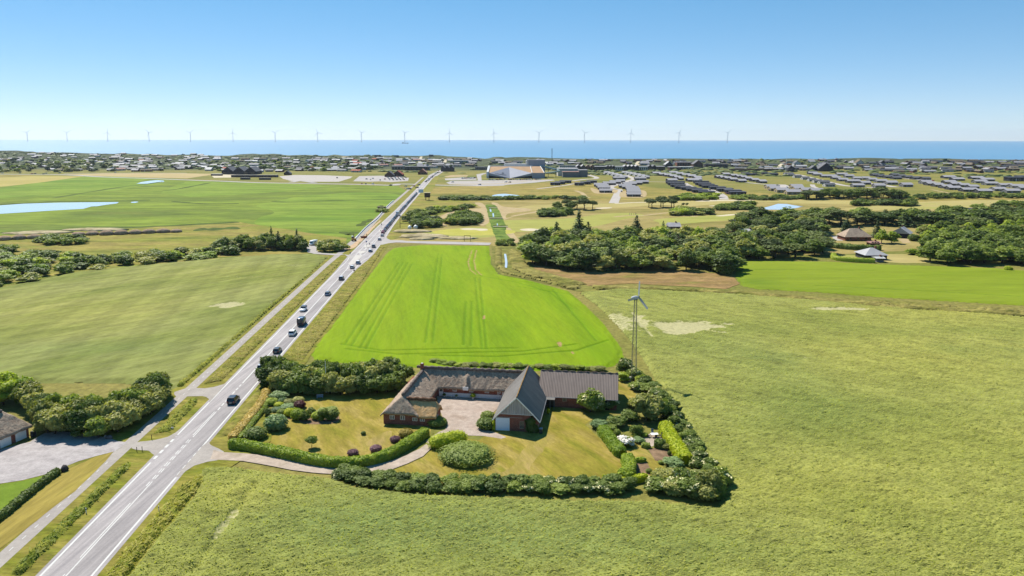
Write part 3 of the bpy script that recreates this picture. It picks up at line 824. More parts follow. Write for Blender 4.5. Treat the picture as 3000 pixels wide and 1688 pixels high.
# fresh sand along the works beside the road, side road and lay-by
sheet('sand_spill', rpoly((225, -9.0), (240, -6.2), (262, -6.3), (300, -6.6), (345, -7.2), (372, -6.8), (372, -8.4), (330, -9), (290, -8.4), (262, -9.2), (240, -10)), ground_mat('orange_sand', [A(226, 190, 150), A(236, 204, 166)], 6, .6, .15, .4, .1), px=False, jit=.4, step=2)
sheet('side_road', [RS(254, 5.9), RS(270, 5.6), RS(283, 5.9)] + [P(*q) for q in ZJ((1600, 620), (1700, 668), (2070, 672)) + Z7((1250, 540), (1700, 548), (2170, 560), (2150, 585), (1900, 580), (1500, 570), (1150, 556), (1060, 565), (1000, 580))] + [RS(248, 6.2)], asph_far, px=False)
sheet('lay_by', Zm(700, 660, 6.44)((1290, 515), (1285, 440), (1110, 430), (1250, 405), (1330, 375), (1480, 395), (1490, 430), (1455, 450), (1490, 500), (1560, 530), (1860, 545), (2200, 580), (2120, 640), (1990, 560), (1860, 575), (1420, 545)), asph_far)

# ---- farm grounds
_z[0], _z[1] = 0.0, .003
lawn = ground_mat('garden_lawn', [A(144, 142, 48), A(164, 154, 58), A(176, 158, 70), A(192, 170, 92), A(156, 150, 54)], 5, .45, .2, .5, .06, (1, .3), -.5)
lawn_dry = ground_mat('dry_lawn', [A(196, 166, 100), A(178, 162, 78), A(206, 176, 116)], 4, .5, .14, .4, .06, (1, .25), -.25)
soil = ground_mat('garden_soil', [A(150, 122, 96), A(172, 142, 112)], 3, .3, .25, .8, .1)
sheet('lawn', ZT((80, 880), (330, 640), (420, 420), (760, 440), (1100, 470), (1650, 460), (1900, 520), (1980, 790), (1960, 900), (1700, 1060), (1300, 1180), (900, 1150), (400, 1040), (80, 980)), lawn)
sheet('lawn', Zm(950, 1300, 2.862)((250, 250), (560, 215), (760, 140), (960, 20), (1000, -60), (1300, -30), (1500, -180), (1900, -250), (2200, -150), (2350, 0), (2560, 90), (2560, 230), (2400, 330), (1800, 360), (800, 330)), lawn)
sheet('lawn', ZG((-160, 180), (180, 120), (520, 200), (640, 300), (700, 380), (560, 460), (250, 560), (150, 640), (-220, 480)), lawn)
sheet('lawn', ZG((480, 740), (620, 700), (900, 980), (930, 1060), (700, 1120), (560, 1110), (620, 900)), lawn)
sheet('dry_lawn', Zm(950, 1300, 2.862)((1780, -60), (1900, -60), (1850, 40), (1800, 110), (1720, 200), (1740, 300), (1500, 300), (1420, 280), (1560, 200), (1640, 90), (1700, 20)), lawn_dry, smooth=True, jit=.5, step=1.5)
sheet('dry_lawn', ZT((1350, 960), (1480, 880), (1600, 850), (1560, 960), (1420, 1000)), lawn_dry, smooth=True, jit=.5, step=1.5)
yard = ground_mat('yard_gravel', [A(206, 184, 168), A(218, 198, 182), A(194, 172, 154)], 5, .3, .16, .5, .06)
sheet('courtyard', ZH((960, 690), (1990, 760), (1960, 860), (1850, 960), (1680, 990), (1620, 1100), (1650, 1190), (1760, 1240), (1950, 1300), (2060, 1350), (1980, 1372), (1700, 1330), (1420, 1320), (1390, 1290), (1250, 1270), (1100, 1300), (950, 1400), (800, 1449), (800, 1400), (1000, 1270), (1100, 1230), (1140, 1120), (1040, 1010), (980, 800)), yard, jit=.15, step=1)
sheet('vegetable_bed', ZG((630, 935), (750, 935), (810, 1040), (700, 1080), (640, 1080), (620, 1000)), soil, jit=.1, step=1)
sheet('vegetable_bed', ZG((760, 815), (900, 810), (980, 840), (1010, 900), (960, 930), (830, 925)), soil, jit=.1, step=1)
sheet('terrace', ZG((720, 700), (790, 680), (900, 720), (880, 760), (800, 800), (690, 780), (740, 760)), drv)
sheet('shrub_bed', ZT((450, 640), (540, 620), (640, 700), (640, 740), (480, 720)), soil, smooth=True)
sheet('shrub_bed', ZT((740, 720), (900, 730), (1090, 700), (1080, 770), (880, 785), (750, 770)), soil, smooth=True)
sheet('reed_bank', ZW((-60, 800), (200, 790), (520, 850), (940, 880), (1280, 865), (1700, 850), (2180, 890), (2390, 920), (2450, 1000), (2300, 1060), (1900, 1030), (1300, 1000), (700, 1030), (300, 930), (-100, 880)), ground_mat('russet_reeds', [A(140, 136, 66), A(168, 140, 86), A(184, 150, 100), A(150, 132, 74)], 14, 1.2, .3, .9, .4, (.5, 1)), jit=1, step=3, lift=.11)
sheet('bank', ZDisp((1236, 620), (1300, 612), (1325, 640), (1345, 680), (1480, 720), (1850, 735), (2575, 782), (2900, 800), (2900, 845), (2200, 770), (1700, 735), (1450, 733), (1340, 706), (1262, 692), (1240, 672)), ground_mat('bank_grass', [A(128, 132, 58), A(156, 150, 76), A(112, 122, 46)], 8, .9, .35, 1., .4, (.5, 1)), jit=.6, step=3, lift=.115)
bw = lambda *q: [tuple(P(*c))[:2] for c in ZDisp(*q)]
bankg = crop_mat('bank_rough', [A(120, 124, 52), A(150, 144, 72), A(176, 164, 92), A(112, 118, 46)], A(206, 186, 120), 7, .8, .35, (.5, 1))
crop('rough_grass', bw((1480, 722), (1700, 728), (1850, 736), (2100, 756), (2350, 770), (2600, 786), (2600, 800), (2300, 786), (2050, 762), (1850, 745), (1650, 735), (1500, 731)), bankg, 1.1, .5, .0026, 1.5, base=.12, sc=(1.6, 1.2), seed=71, lump=1.4, gully=1.)
crop('rough_grass', bw((1240, 625), (1262, 622), (1266, 668), (1290, 690), (1400, 712), (1470, 725), (1440, 731), (1340, 704), (1264, 690), (1243, 668)), bankg, .9, .4, .003, 1.5, base=.12, sc=(1.6, 1.2), seed=72, lump=1.4, gully=1.)
crop('rough_grass', bw((1285, 622), (1312, 640), (1335, 676), (1420, 700), (1480, 716), (1440, 722), (1320, 694), (1284, 676), (1276, 640)), bankg, .8, .4, .003, 1.5, base=.12, sc=(1.6, 1.2), seed=73, lump=1.4, gully=1.)
strip('ditch_water', ZDisp((1270, 640), (1273, 660), (1272, 675)), 1.1, pond_m, lift=.3)

# ---- standing crops
YG = A(228, 218, 164)
near_c = crop_mat('near_cereal', [A(146, 154, 76), A(160, 165, 84), A(172, 174, 92), A(154, 162, 86)], YG, 30, .45, .26, (.5, 1), .5)
pq = lambda x, y: tuple(P(*D(x, y)))[:2]
nf = [RS(-110, 8.5), RS(-62, 8.2), RS(-48, 9)] + [P(*q) for q in ZDisp((505, 1178), (600, 1178), (700, 1192), (842, 1206), (900, 1228), (1050, 1245), (1400, 1260), (1650, 1262), (1800, 1280), (1815, 1250), (1795, 1195), (1745, 1120), (1690, 1020), (1650, 965), (1625, 920), (1600, 880), (1560, 830), (1500, 770), (1455, 738), (1560, 728), (1700, 735), (1850, 742), (2100, 762), (2575, 800), (2900, 830), (3200, 1200))] + [Vector((190, 80, 0)), Vector((60, 78, 0))]
blob = lambda x, y, rx, ry, a: (*pq(x, y), rx, ry, a)
crop('cereal_field', [(p[0], p[1]) for p in nf], near_c, .9, .19, .0021, 1.6,
     blobs=[blob(1150, 1350, 45, 9, -.6), blob(900, 1300, 30, 8, -.5), blob(1700, 1400, 40, 6, -.4), blob(600, 1260, 10, 7, .5), blob(480, 1330, 9, 14, .3), blob(1950, 930, 12, 30, -.45), blob(1760, 880, 14, 14, -.35),
            blob(2300, 900, 40, 25, .5), blob(2100, 1250, 25, 12, .45), blob(2000, 1050, 20, 12, -.3), blob(2450, 1120, 30, 14, .4), blob(2500, 800, 60, 18, .5), blob(1600, 760, 30, 16, .1), blob(2200, 1400, 25, 6, .3), blob(2400, 780, 50, 10, .4)],
     lodge=[blob(1710, 826, 15.5, 9, .9), blob(1560, 818, 6, 12, .6), blob(1615, 815, 3, 12, .7), blob(2120, 780, 10, 3, .8), blob(560, 1335, .6, 4, .5), blob(585, 1305, .8, 2, .5), blob(1500, 733, 10, 2.5, .4), blob(2030, 905, 3, 1.2, .3)],
     tracks=[([pq(1590, 790), pq(1640, 850)], .8, .4, .6), ([pq(1920, 772), pq(2250, 800), pq(2575, 838)], .7, .35, .1), ([pq(640, 1225), pq(590, 1300), pq(540, 1370), pq(480, 1449)], .8, .4, .12)], dirn=.45, sc=(1.3, .5), clear=[], lump=.35)
left_c = crop_mat('left_cereal', [A(130, 142, 62), A(152, 158, 80), A(168, 170, 96), A(142, 150, 72)], YG, 28, .7, .2, (.3, 1), -.9, .8, [(17, .09, -.2), (5.5, .05, -.2)])
lf = [P(*q) for q in ZDisp((-350, 1040), (-350, 790), (0, 725), (200, 684), (480, 657), (700, 640), (800, 640), (828, 648), (700, 765), (600, 856), (520, 925), (470, 968), (430, 985), (300, 965), (0, 965))]
crop('cereal_field', [(p[0], p[1]) for p in lf], left_c, .7, .14, .0036, 2.4,
     blobs=[blob(350, 790, 60, 30, .35), blob(600, 690, 40, 20, .4), blob(250, 880, 30, 8, -.5), blob(500, 800, 14, 30, -.4), blob(0, 930, 40, 10, -.3), blob(640, 780, 12, 20, -.3), blob(100, 780, 50, 30, .2)],
     lodge=[blob(575, 770, 6, 4.5, .9), blob(690, 768, 3, 4, .45), blob(640, 700, 14, 2, .25), blob(745, 672, 8, 5, .3)], dirn=.9, sc=(3.5, 1.2), seed=13)
green_c = crop_mat('green_cereal', [A(132, 168, 14), A(144, 176, 18), A(156, 182, 26), A(138, 170, 16)], A(208, 170, 120), 22, .8, .1, (1, .12), -.18, .5)
gf = [P(*q) for q in ZDisp((779, 890), (784, 876), (850, 795), (920, 702), (972, 636), (990, 624), (1060, 617), (1232, 619), (1237, 665), (1255, 690), (1330, 705), (1430, 732), (1475, 770), (1520, 815), (1566, 878), (1570, 900), (1545, 922), (1480, 934), (1300, 934), (1115, 930), (870, 915), (790, 905))]
tl = lambda *q: [pq(*c) for c in q]
crop('green_field', [(p[0], p[1]) for p in gf], green_c, .4, .06, .0018, 2.2,
     blobs=[blob(1000, 830, 5, 14, -.3), blob(1270, 840, 6, 20, -.35), blob(1480, 880, 14, 10, -.3), blob(1180, 690, 4, 40, -.2), blob(1100, 740, 30, 20, .12)],
     lodge=[blob(1217, 799, .8, 4.5, 1.), blob(1408, 870, .7, 3, .9), blob(1440, 889, .5, 2, .8)],
     tracks=[(tl((1187, 630), (1177, 660), (1182, 680), (1198, 692)), .45, .25, .85), (tl((1198, 630), (1192, 658), (1196, 680), (1212, 694)), .45, .25, .85)] +
            [(tl((x0, y0), (x1, y1)), .36, .25, .0) for x0, y0, x1, y1 in ((868, 868, 1003, 662), (884, 872, 1014, 662), (905, 878, 1026, 662), (920, 880, 1038, 662), (1070, 864, 1102, 640), (1088, 866, 1112, 640), (1166, 870, 1172, 760), (1185, 872, 1187, 760), (1195, 700, 1213, 880), (1207, 700, 1224, 880), (1390, 730, 1500, 860), (1310, 710, 1440, 725), (1300, 722, 1450, 745))] +
            [(tl(*q), .45, .25, .0) for q in (((860, 868), (960, 884), (1120, 880), (1300, 878)), ((870, 880), (1000, 894), (1150, 890), (1320, 886), (1450, 868)), ((1060, 896), (1250, 900), (1450, 884), (1530, 858)), ((1205, 695), (1300, 712), (1380, 735), (1440, 780)))], dirn=1.4, sc=(4, .8), seed=23)
gf2 = [P(*q) for q in ZDisp((1845, 657), (1900, 656), (2080, 658), (2200, 664), (2500, 674), (2700, 690), (2750, 790), (2575, 770), (2350, 757), (2200, 748), (2050, 736), (1900, 728), (1862, 720), (1850, 705))]
crop('green_field', [(p[0], p[1]) for p in gf2], crop_mat('far_green_cereal', [A(140, 162, 36), A(152, 170, 44), A(160, 176, 52)], YG, 30, 1.2, .1, (.2, 1), 0., .4), .4, .07, .0034, 4.0,
     blobs=[blob(1900, 712, 10, 9, -.7), blob(2000, 730, 40, 4, -.3), blob(2400, 690, 60, 8, .1)],
     tracks=[(tl((2050, 720), (2300, 732), (2575, 748)), .6, .3, 0), (tl((1900, 680), (2200, 682)), .4, .2, 0), (tl((2000, 740), (2300, 755), (2600, 775)), .5, .25, 0)], dirn=0., sc=(6, 1.2), seed=33)

# ================================================================ plants
def rand_dirs(n, up=-.35, g=nprng):
    d = g.normal(size=(n * 3, 3)); d /= np.linalg.norm(d, axis=1)[:, None]
    d = d[d[:, 2] > up][:n]
    return d
def leaf_quads(p, nrm, size, g=nprng, tilt=.7, aspect=1.5):
    n = len(p)
    nn = nrm + g.normal(size=(n, 3)) * tilt
    nn /= np.linalg.norm(nn, axis=1)[:, None]
    r = g.normal(size=(n, 3)); a = np.cross(nn, r); a /= np.linalg.norm(a, axis=1)[:, None] + 1e-9
    b = np.cross(nn, a)
    s = size * g.uniform(.45, 1.5, (n, 1))
    a *= s * aspect * .5; b *= s * .5
    v = np.stack([p - a, p - b * .8 + a * .1, p + a, p + b * .9 - a * .1], 1).reshape(-1, 3)
    f = np.arange(4 * n).reshape(n, 4)
    return v, f
_ico = {}
def ico(sub):
    if sub not in _ico:
        bm = bmesh.new(); bmesh.ops.create_icosphere(bm, subdivisions=sub, radius=1)
        _ico[sub] = (np.array([v.co[:] for v in bm.verts]), np.array([[v.index for v in f.verts] for f in bm.faces])); bm.free()
    return _ico[sub]
def crown_mesh(name, lobes, nleaf, lsize, mats, g, tilt=.7, up=-.35, core=.84, flower=0.0, rough=.12, sub=2):
    """lobes: (x, y, z, rx, ry, rz). Leaf-sized faces spread over and just inside uneven lobes."""
    V, L, C, M = [], [], [], []
    off = 0
    lob = np.array(lobes)
    w = (lob[:, 3] * lob[:, 5]); w = w / w.sum()
    for q, ww in zip(lob, w):
        n = max(6, int(nleaf * ww))
        d = rand_dirs(n, up, g)
        bump = 1 + rough * np.sin(d[:, 0] * 5 + q[0]) * np.cos(d[:, 1] * 6 + q[1]) + rough * np.sin(d[:, 2] * 7 + q[2] * 3)
        p = q[:3] + d * q[3:] * (bump * g.uniform(.78, 1.2, len(d)))[:, None]
        keep = np.ones(len(p), bool)
        for o in lob:
            if o is q: continue
            keep &= (((p - o[:3]) / o[3:]) ** 2).sum(1) > .62
        p, d = p[keep], d[keep]
        if not len(p): continue
        v, f = leaf_quads(p, d + np.array([0, 0, .25]), lsize, g, tilt)
        V.append(v); L.append((f + off).ravel()); C.append(np.full(len(f), 4))
        if flower:
            fl = (g.uniform(size=len(f)) < flower * (vnoise(p[:, 0] * 1.3 + 50, p[:, 2] * 1.3 + p[:, 1], 4) > (.5 if flower < 1 else .12)) * (d[:, 2] > -.1)).astype(int)
            M.append(fl)
        else: M.append(np.zeros(len(f), int))
        off += len(v)
        if core:
            iv, fi = ico(sub)
            bm_ = 1 + .14 * np.sin(iv[:, 0] * 6 + q[1] * 2) * np.cos(iv[:, 2] * 5 + q[0])
            v = q[:3] + iv * q[3:] * core * bm_[:, None]
            V.append(v); L.append((fi + off).ravel()); C.append(np.full(len(fi), 3)); M.append(np.zeros(len(fi), int)); off += len(v)
    return mesh_np(name, np.concatenate(V), np.concatenate(L), np.concatenate(C), mats, np.concatenate(M))
def round_lobes(g, n, R, Hc, H0, squash=.8, spread=.62):
    """n lobes filling a rounded crown of radius R from H0 to H0+Hc."""
    out = [(0, 0, H0 + Hc * .5, R * .62, R * .62, Hc * .46)]
    for i in range(n):
        a = 2 * math.pi * i / n * 1.618 * 2 + g.uniform(-.4, .4)
        zz = g.uniform(.18, .86)
        rr = R * spread * math.sqrt(max(.05, 1 - (2 * zz - .9) ** 2)) * g.uniform(.75, 1.1)
        s = R * g.uniform(.32, .5)
        out.append((rr * math.cos(a), rr * math.sin(a), H0 + Hc * zz, s, s, s * squash))
    return out
bark = plain('bark', (.09, .07, .05, 1), .9, .1, .3, 3)
def trunk_mesh(name, h, r, limbs, g, spread=.5):
    mb = MB()
    mb.tube([(0, 0, -.2), (g.uniform(-.1, .1), g.uniform(-.1, .1), h * .5), (g.uniform(-.2, .2), g.uniform(-.2, .2), h)], [r, r * .75, r * .4], 7)
    for i in range(limbs):
        a = g.uniform(0, 6.28); z0 = h * g.uniform(.4, .85); L_ = h * g.uniform(.35, .6)
        mb.tube([(0, 0, z0), (math.cos(a) * L_ * spread * .6, math.sin(a) * L_ * spread * .6, z0 + L_ * .45), (math.cos(a) * L_ * spread, math.sin(a) * L_ * spread, z0 + L_ * .95)], [r * .45, r * .3, r * .12], 5)
    return mb.mesh(name, bark, smooth=True)

KL = 2.1
LM = {
 'dark':  leaf_mat('dark_leaves', A(66, 84, 34, KL), A(112, 126, 56, KL), .28),
 'mid':   leaf_mat('mid_leaves', A(84, 102, 40, KL), A(136, 148, 66, KL), .32),
 'olive': leaf_mat('olive_leaves', A(104, 112, 54, KL), A(164, 162, 92, KL), .3),
 'light': leaf_mat('light_leaves', A(112, 136, 40, KL), A(166, 176, 66, KL), .35),
 'gold':  leaf_mat('golden_leaves', A(134, 152, 26, KL), A(182, 186, 46, KL), .35),
 'blue':  leaf_mat('bluish_leaves', A(82, 106, 64, KL), A(126, 146, 92, KL), .25),
 'fir':   leaf_mat('fir_needles', A(44, 60, 34, KL), A(84, 100, 52, KL), .12, .7),
 'pine':  leaf_mat('pine_needles', A(58, 72, 34, KL), A(102, 112, 56, KL), .15, .7),
 'purple': leaf_mat('purple_leaves', A(84, 52, 62, KL), A(128, 92, 100, KL), .2),
 'red':   leaf_mat('dark_red_leaves', A(66, 34, 36, KL), A(108, 58, 56, KL), .2),
 'brown': leaf_mat('bronze_leaves', A(112, 104, 34, KL), A(158, 138, 54, KL), .25),
 'tan':   leaf_mat('straw_leaves', A(160, 142, 70, KL), A(208, 182, 112, KL), .25),
 'white': plain('white_blossom', A(248, 240, 226, 1.75), .8, .1, .12, 5),
 'cream': plain('cream_blossom', A(244, 234, 176, 1.6), .8, .1, .12, 5),
}
G = np.random.default_rng(5)
PROTO = {}
def proto(key, crown, trunk=None): PROTO[key] = (crown, trunk)
def lobes_tree(n, R, Hc, H0, sq=.8): return round_lobes(G, n, R, Hc, H0, sq)
# near broad shrubs and trees (unit: 4 m wide, 4 m tall), three shapes of each leaf
for key in ('dark', 'mid', 'olive', 'light', 'blue', 'brown'):
    for v in range(3 if key in ('dark', 'mid', 'olive') else 2):
        proto(f'shrub_{key}{v}', crown_mesh('crown', lobes_tree(11 + v * 2, 2.0, 3.7, .15), 3600, .30, [LM[key]], G, .75), trunk_mesh('trunk', 2.2, .14, 4, G))
for key in ('dark', 'mid'):
    for v in range(2):
        proto(f'elder_{key}{v}', crown_mesh('crown', lobes_tree(12, 2.0, 3.7, .15), 3600, .30, [LM[key], LM['cream']], G, .75, flower=.45), trunk_mesh('trunk', 2.2, .14, 4, G))
proto('white_shrub', crown_mesh('crown', lobes_tree(9, 2.0, 3.7, .1), 2600, .34, [LM['mid'], LM['white']], G, .6, flower=1.6), trunk_mesh('trunk', 1.6, .1, 3, G))
# clipped domes: even surface of small leaves
def dome(key, n, ls, rough=.03): return crown_mesh('clipped_dome', [(0, 0, 1.0, 1.0, 1.0, 1.0)], n, ls, [LM[key]], G, .55, up=-.75, core=.95, rough=rough, sub=3)
for key in ('blue', 'mid', 'gold', 'brown', 'purple', 'red', 'light', 'dark', 'olive'): proto(f'dome_{key}', dome(key, 2200, .16))
# middle-distance trees (unit: 6 m wide, 8 m tall)
for key in ('dark', 'mid', 'olive', 'light'):
    for v in range(3):
        proto(f'tree_{key}{v}', crown_mesh('crown', lobes_tree(12 + v, 3.0, 7.0, 1.0, .75), 2400, .52, [LM[key]], G, .8), trunk_mesh('trunk', 4.2, .2, 5, G))
        proto(f'scrub_{key}{v}', crown_mesh('crown', lobes_tree(8 + v, 2.6, 4.0, .1, .75), 1100, .48, [LM[key]], G, .8), trunk_mesh('trunk', 2.0, .12, 3, G))
def fir_mesh(name, H, R, mat, tiers=15, per=13, ls=.5):
    V, L, off = [], [], 0
    P_, N_ = [], []
    for t in range(tiers):
        f = t / (tiers - 1)
        z = H * (.08 + .9 * f); r = R * (1 - f) ** .8 * G.uniform(.8, 1.15) + .12
        k = max(4, int(per * (1 - f * .75)))
        for i in range(k):
            a = 2 * math.pi * (i + G.uniform(-.35, .35)) / k + t
            rl = r * G.uniform(.65, 1.2)
            for q in np.linspace(.2, 1, max(3, int(7 * (1 - f) + 2))):
                P_.append((math.cos(a) * rl * q + G.normal() * .09, math.sin(a) * rl * q + G.normal() * .09, z - q * rl * .28 + G.normal() * .08 + .25 * q ** 3 * rl * .4))
                N_.append((math.cos(a) * .4, math.sin(a) * .4, .8))
    v, fq = leaf_quads(np.array(P_), np.array(N_), ls, G, .55, 1.9)
    return mesh_np(name, v, fq, np.full(len(fq), 4), [mat])
for v in range(3): proto(f'fir{v}', fir_mesh('crown', 9.0, 2.5 + .3 * v, LM['fir'], 15, 13, .5), trunk_mesh('trunk', 8.0, .18, 0, G))
for v in range(2):
    lb = [(0, 0, 6.6, 1.8, 1.8, .9)] + [(math.cos(a) * G.uniform(1, 2), math.sin(a) * G.uniform(1, 2), G.uniform(4.4, 7.2), G.uniform(.9, 1.4), G.uniform(.9, 1.4), G.uniform(.5, .8)) for a in np.linspace(0, 6.28, 9)]
    proto(f'pine{v}', crown_mesh('crown', lb, 1700, .42, [LM['pine']], G, .9, up=-.5, core=.7), trunk_mesh('trunk', 6.6, .2, 6, G, .8))
# far trees and bushes
for key in ('dark', 'mid', 'olive'):
    for v in range(2): proto(f'far_{key}{v}', crown_mesh('crown', lobes_tree(7, 3.0, 6.2, .3, .75), 420, 1.0, [LM['fir' if key == 'dark' else key]], G, .8, sub=1), None)

NPLANT = {}
def plant(kind, x, y, w, h, label=None, cat=None, group=None, name=None, z=None, ref=None, wy=None, rot=None):
    """Stand one plant of a kind at (x, y): w wide, h tall."""
    cr, tk = PROTO[kind]
    fam = kind.rstrip('0123456789')
    base = fam.split('_')[0]
    UW, UH = {'shrub': (4, 4), 'elder': (4, 4), 'white': (4, 4), 'dome': (2, 2), 'tree': (6.2, 8.2), 'scrub': (5.4, 4.3), 'fir': (5, 9), 'pine': (5.4, 7.8), 'far': (6.2, 6.6)}[base]
    z = (float(T(x, y)) if y > 1000 else 0.02) if z is None else z
    rz = rng.uniform(0, 6.28) if rot is None else rot
    nm = name or {'shrub': 'shrub', 'elder': 'elder_shrub', 'white': 'flowering_shrub', 'dome': 'clipped_bush', 'tree': 'broadleaf_tree', 'scrub': 'scrub_bush', 'fir': 'fir_tree', 'pine': 'pine_tree', 'far': 'distant_tree'}[base]
    sc = (w / UW, (wy or w) / UW, h / UH)
    if tk is None or base == 'dome':
        o = add(nm, cr, None, (x, y, z), rz); o.scale = sc
    else:
        o = empty(nm, (x, y, z), rz); o.scale = sc
        add('crown', cr, o); add('trunk', tk, o)
    tag(o, label, cat or ('tree' if base in ('tree', 'fir', 'pine', 'far') else 'bush' if base in ('dome', 'scrub') else 'shrub'), group)
    return o
def plant_px(kind, px, py, wpx, hpx, label=None, **kw):
    """Same, with the foot and the size read off the photograph."""
    p = P(px, py) if py > 560 else PT(px, py)
    s = px_scale(p)
    ang = math.atan2(CAMH - p.z, math.hypot(p.x, p.y))
    w = wpx * s
    h = max(.3, (hpx * s - .5 * w * math.sin(ang)) / math.cos(ang))
    q = p + Vector((p.x, p.y, 0)).normalized() * (w * .38)
    return plant(kind, q.x, q.y, w, h, label, z=p.z if py <= 560 else None, **kw)

def hedge(name, path, width, height, key, label, leaves=30, ls=.26, px=True, wob=.15, closed=False, round_=.35, stuff=None):
    """A clipped hedge: one continuous body along a line, its faces made of small leaves."""
    w = [P(*p) for p in path] if px else [Vector((p[0], p[1], 0)) for p in path]
    w = catmull([Vector((p.x, p.y, 0)) for p in w], False, 8) if len(w) > 2 else w
    # resample
    L_ = [0.0]
    for a, b in zip(w[:-1], w[1:]): L_.append(L_[-1] + (b - a).length)
    n = max(3, int(L_[-1] / .5))
    q = np.interp(np.linspace(0, L_[-1], n), L_, [p.x for p in w]), np.interp(np.linspace(0, L_[-1], n), L_, [p.y for p in w])
    prof = [(-.5, 0), (-.53, .35), (-.5, .75), (-.5 + round_ * .4, .95), (0, 1.02), (.5 - round_ * .4, .95), (.5, .75), (.53, .35), (.5, 0)]
    X, Y = q
    dx, dy = np.gradient(X), np.gradient(Y)
    l = np.hypot(dx, dy); sx, sy = dy / l, -dx / l
    V = []
    taper = np.clip(np.minimum(np.arange(n), np.arange(n)[::-1]) / 2.0 + .55, 0, 1)
    for (a, b) in prof:
        no = (fbm(X / 1.1 + a * 7, Y / 1.1 + b * 5, 2, 31) - .5) * 2 * wob
        aa = (a * width * taper + no * (1 if a > 0 else -1))
        V.append(np.stack([X + sx * aa, Y + sy * aa, .02 + b * height * (.75 + .25 * taper) + no * (b > .5) * 1.3], -1))
    V = np.stack(V, 1)
    k = len(prof)
    idx = np.arange(n * k).reshape(n, k)
    f = np.stack([idx[:-1, :-1], idx[1:, :-1], idx[1:, 1:], idx[:-1, 1:]], -1).reshape(-1, 4)
    body = V.reshape(-1, 3)
    loops = [f.ravel(), idx[0][::-1], idx[-1]]
    cnt = [np.full(len(f), 4), [k], [k]]
    # leaves
    fc = body[f]
    area = np.linalg.norm(np.cross(fc[:, 1] - fc[:, 0], fc[:, 3] - fc[:, 0]), axis=1)
    nrm = -np.cross(fc[:, 1] - fc[:, 0], fc[:, 3] - fc[:, 0]); nrm /= np.linalg.norm(nrm, axis=1)[:, None] + 1e-9
    num = int(area.sum() * leaves)
    pick = G.choice(len(f), num, p=area / area.sum())
    u, v2 = G.uniform(size=(num, 1)), G.uniform(size=(num, 1))
    pts = (fc[pick, 0] * (1 - u) + fc[pick, 1] * u) * (1 - v2) + (fc[pick, 3] * (1 - u) + fc[pick, 2] * u) * v2
    pts = pts + nrm[pick] * G.uniform(-.02, .1, (num, 1))
    lv, lf = leaf_quads(pts, nrm[pick], ls, G, .6)
    o0 = len(body)
    me = mesh_np(name, np.concatenate([body, lv]), np.concatenate([loops[0], loops[1], loops[2], (lf + o0).ravel()]), np.concatenate(cnt + [np.full(len(lf), 4)]), [LM[key]])
    return tag(add(name, me), label, 'hedge')

# ================================================================ planting
# -- single stalks and leaves standing out of the near crop and the verges
def blades(field, n, ymax, key, size, lean, label, name='crop_leaves'):
    me = bpy.data.objects[field].data
    co = np.empty(len(me.vertices) * 3, np.float32); me.vertices.foreach_get('co', co); co = co.reshape(-1, 3)
    lo_ = np.empty(len(co), np.float32); me.attributes['lodge'].data.foreach_get('value', lo_)
    ok = np.where((co[:, 1] < ymax) & (np.abs(co[:, 0] / co[:, 1]) < .86) & (lo_ < .3) & (co[:, 2] > .25))[0]
    pk = co[G.choice(ok, min(n, len(ok)), replace=len(ok) < n)].astype(float)
    n = len(pk)
    pk += G.normal(size=(n, 3)) * np.array([.2, .2, .04])
    a = G.uniform(0, 6.28, n)
    up = np.stack([np.cos(lean) + G.normal(size=n) * .7, np.sin(lean) + G.normal(size=n) * .7, G.uniform(.12, .75, n)], -1)
    up /= np.linalg.norm(up, axis=1)[:, None]
    sd = np.stack([np.cos(a), np.sin(a), np.zeros(n)], -1)
    L_ = (size * G.uniform(.6, 1.5, n))[:, None]; w_ = L_ * .22
    v = np.stack([pk - sd * w_ - up * L_ * .25, pk + sd * w_ - up * L_ * .25, pk + sd * w_ * .9 + up * L_ * .35, pk + up * L_ * .8], 1).reshape(-1, 3)
    return tag(add(name, mesh_np(name, v, np.arange(4 * n).reshape(n, 4), np.full(n, 4), [LM[key]])), label, 'crop', kind='stuff')
LM['crop'] = leaf_mat('crop_leaves', A(156, 160, 80, 1.9), A(192, 190, 104, 1.9), .45, .8, .06)
LM['wild'] = leaf_mat('verge_leaves', A(116, 134, 38, 1.7), A(180, 172, 76, 1.7), .35, .7, .3)
blades('cereal_field', 250000, 330, 'crop', .33, -.6, 'leaves and stalks of the near cereal crop')
for nm in ('rough_grass', 'rough_grass.001', 'rough_grass.003', 'rough_grass.002', 'rough_grass.004', 'rough_grass.005'): blades(nm, 9000, 420, 'wild', .45, 1., 'tall grass stalks on the road verge', 'grass_stalks')
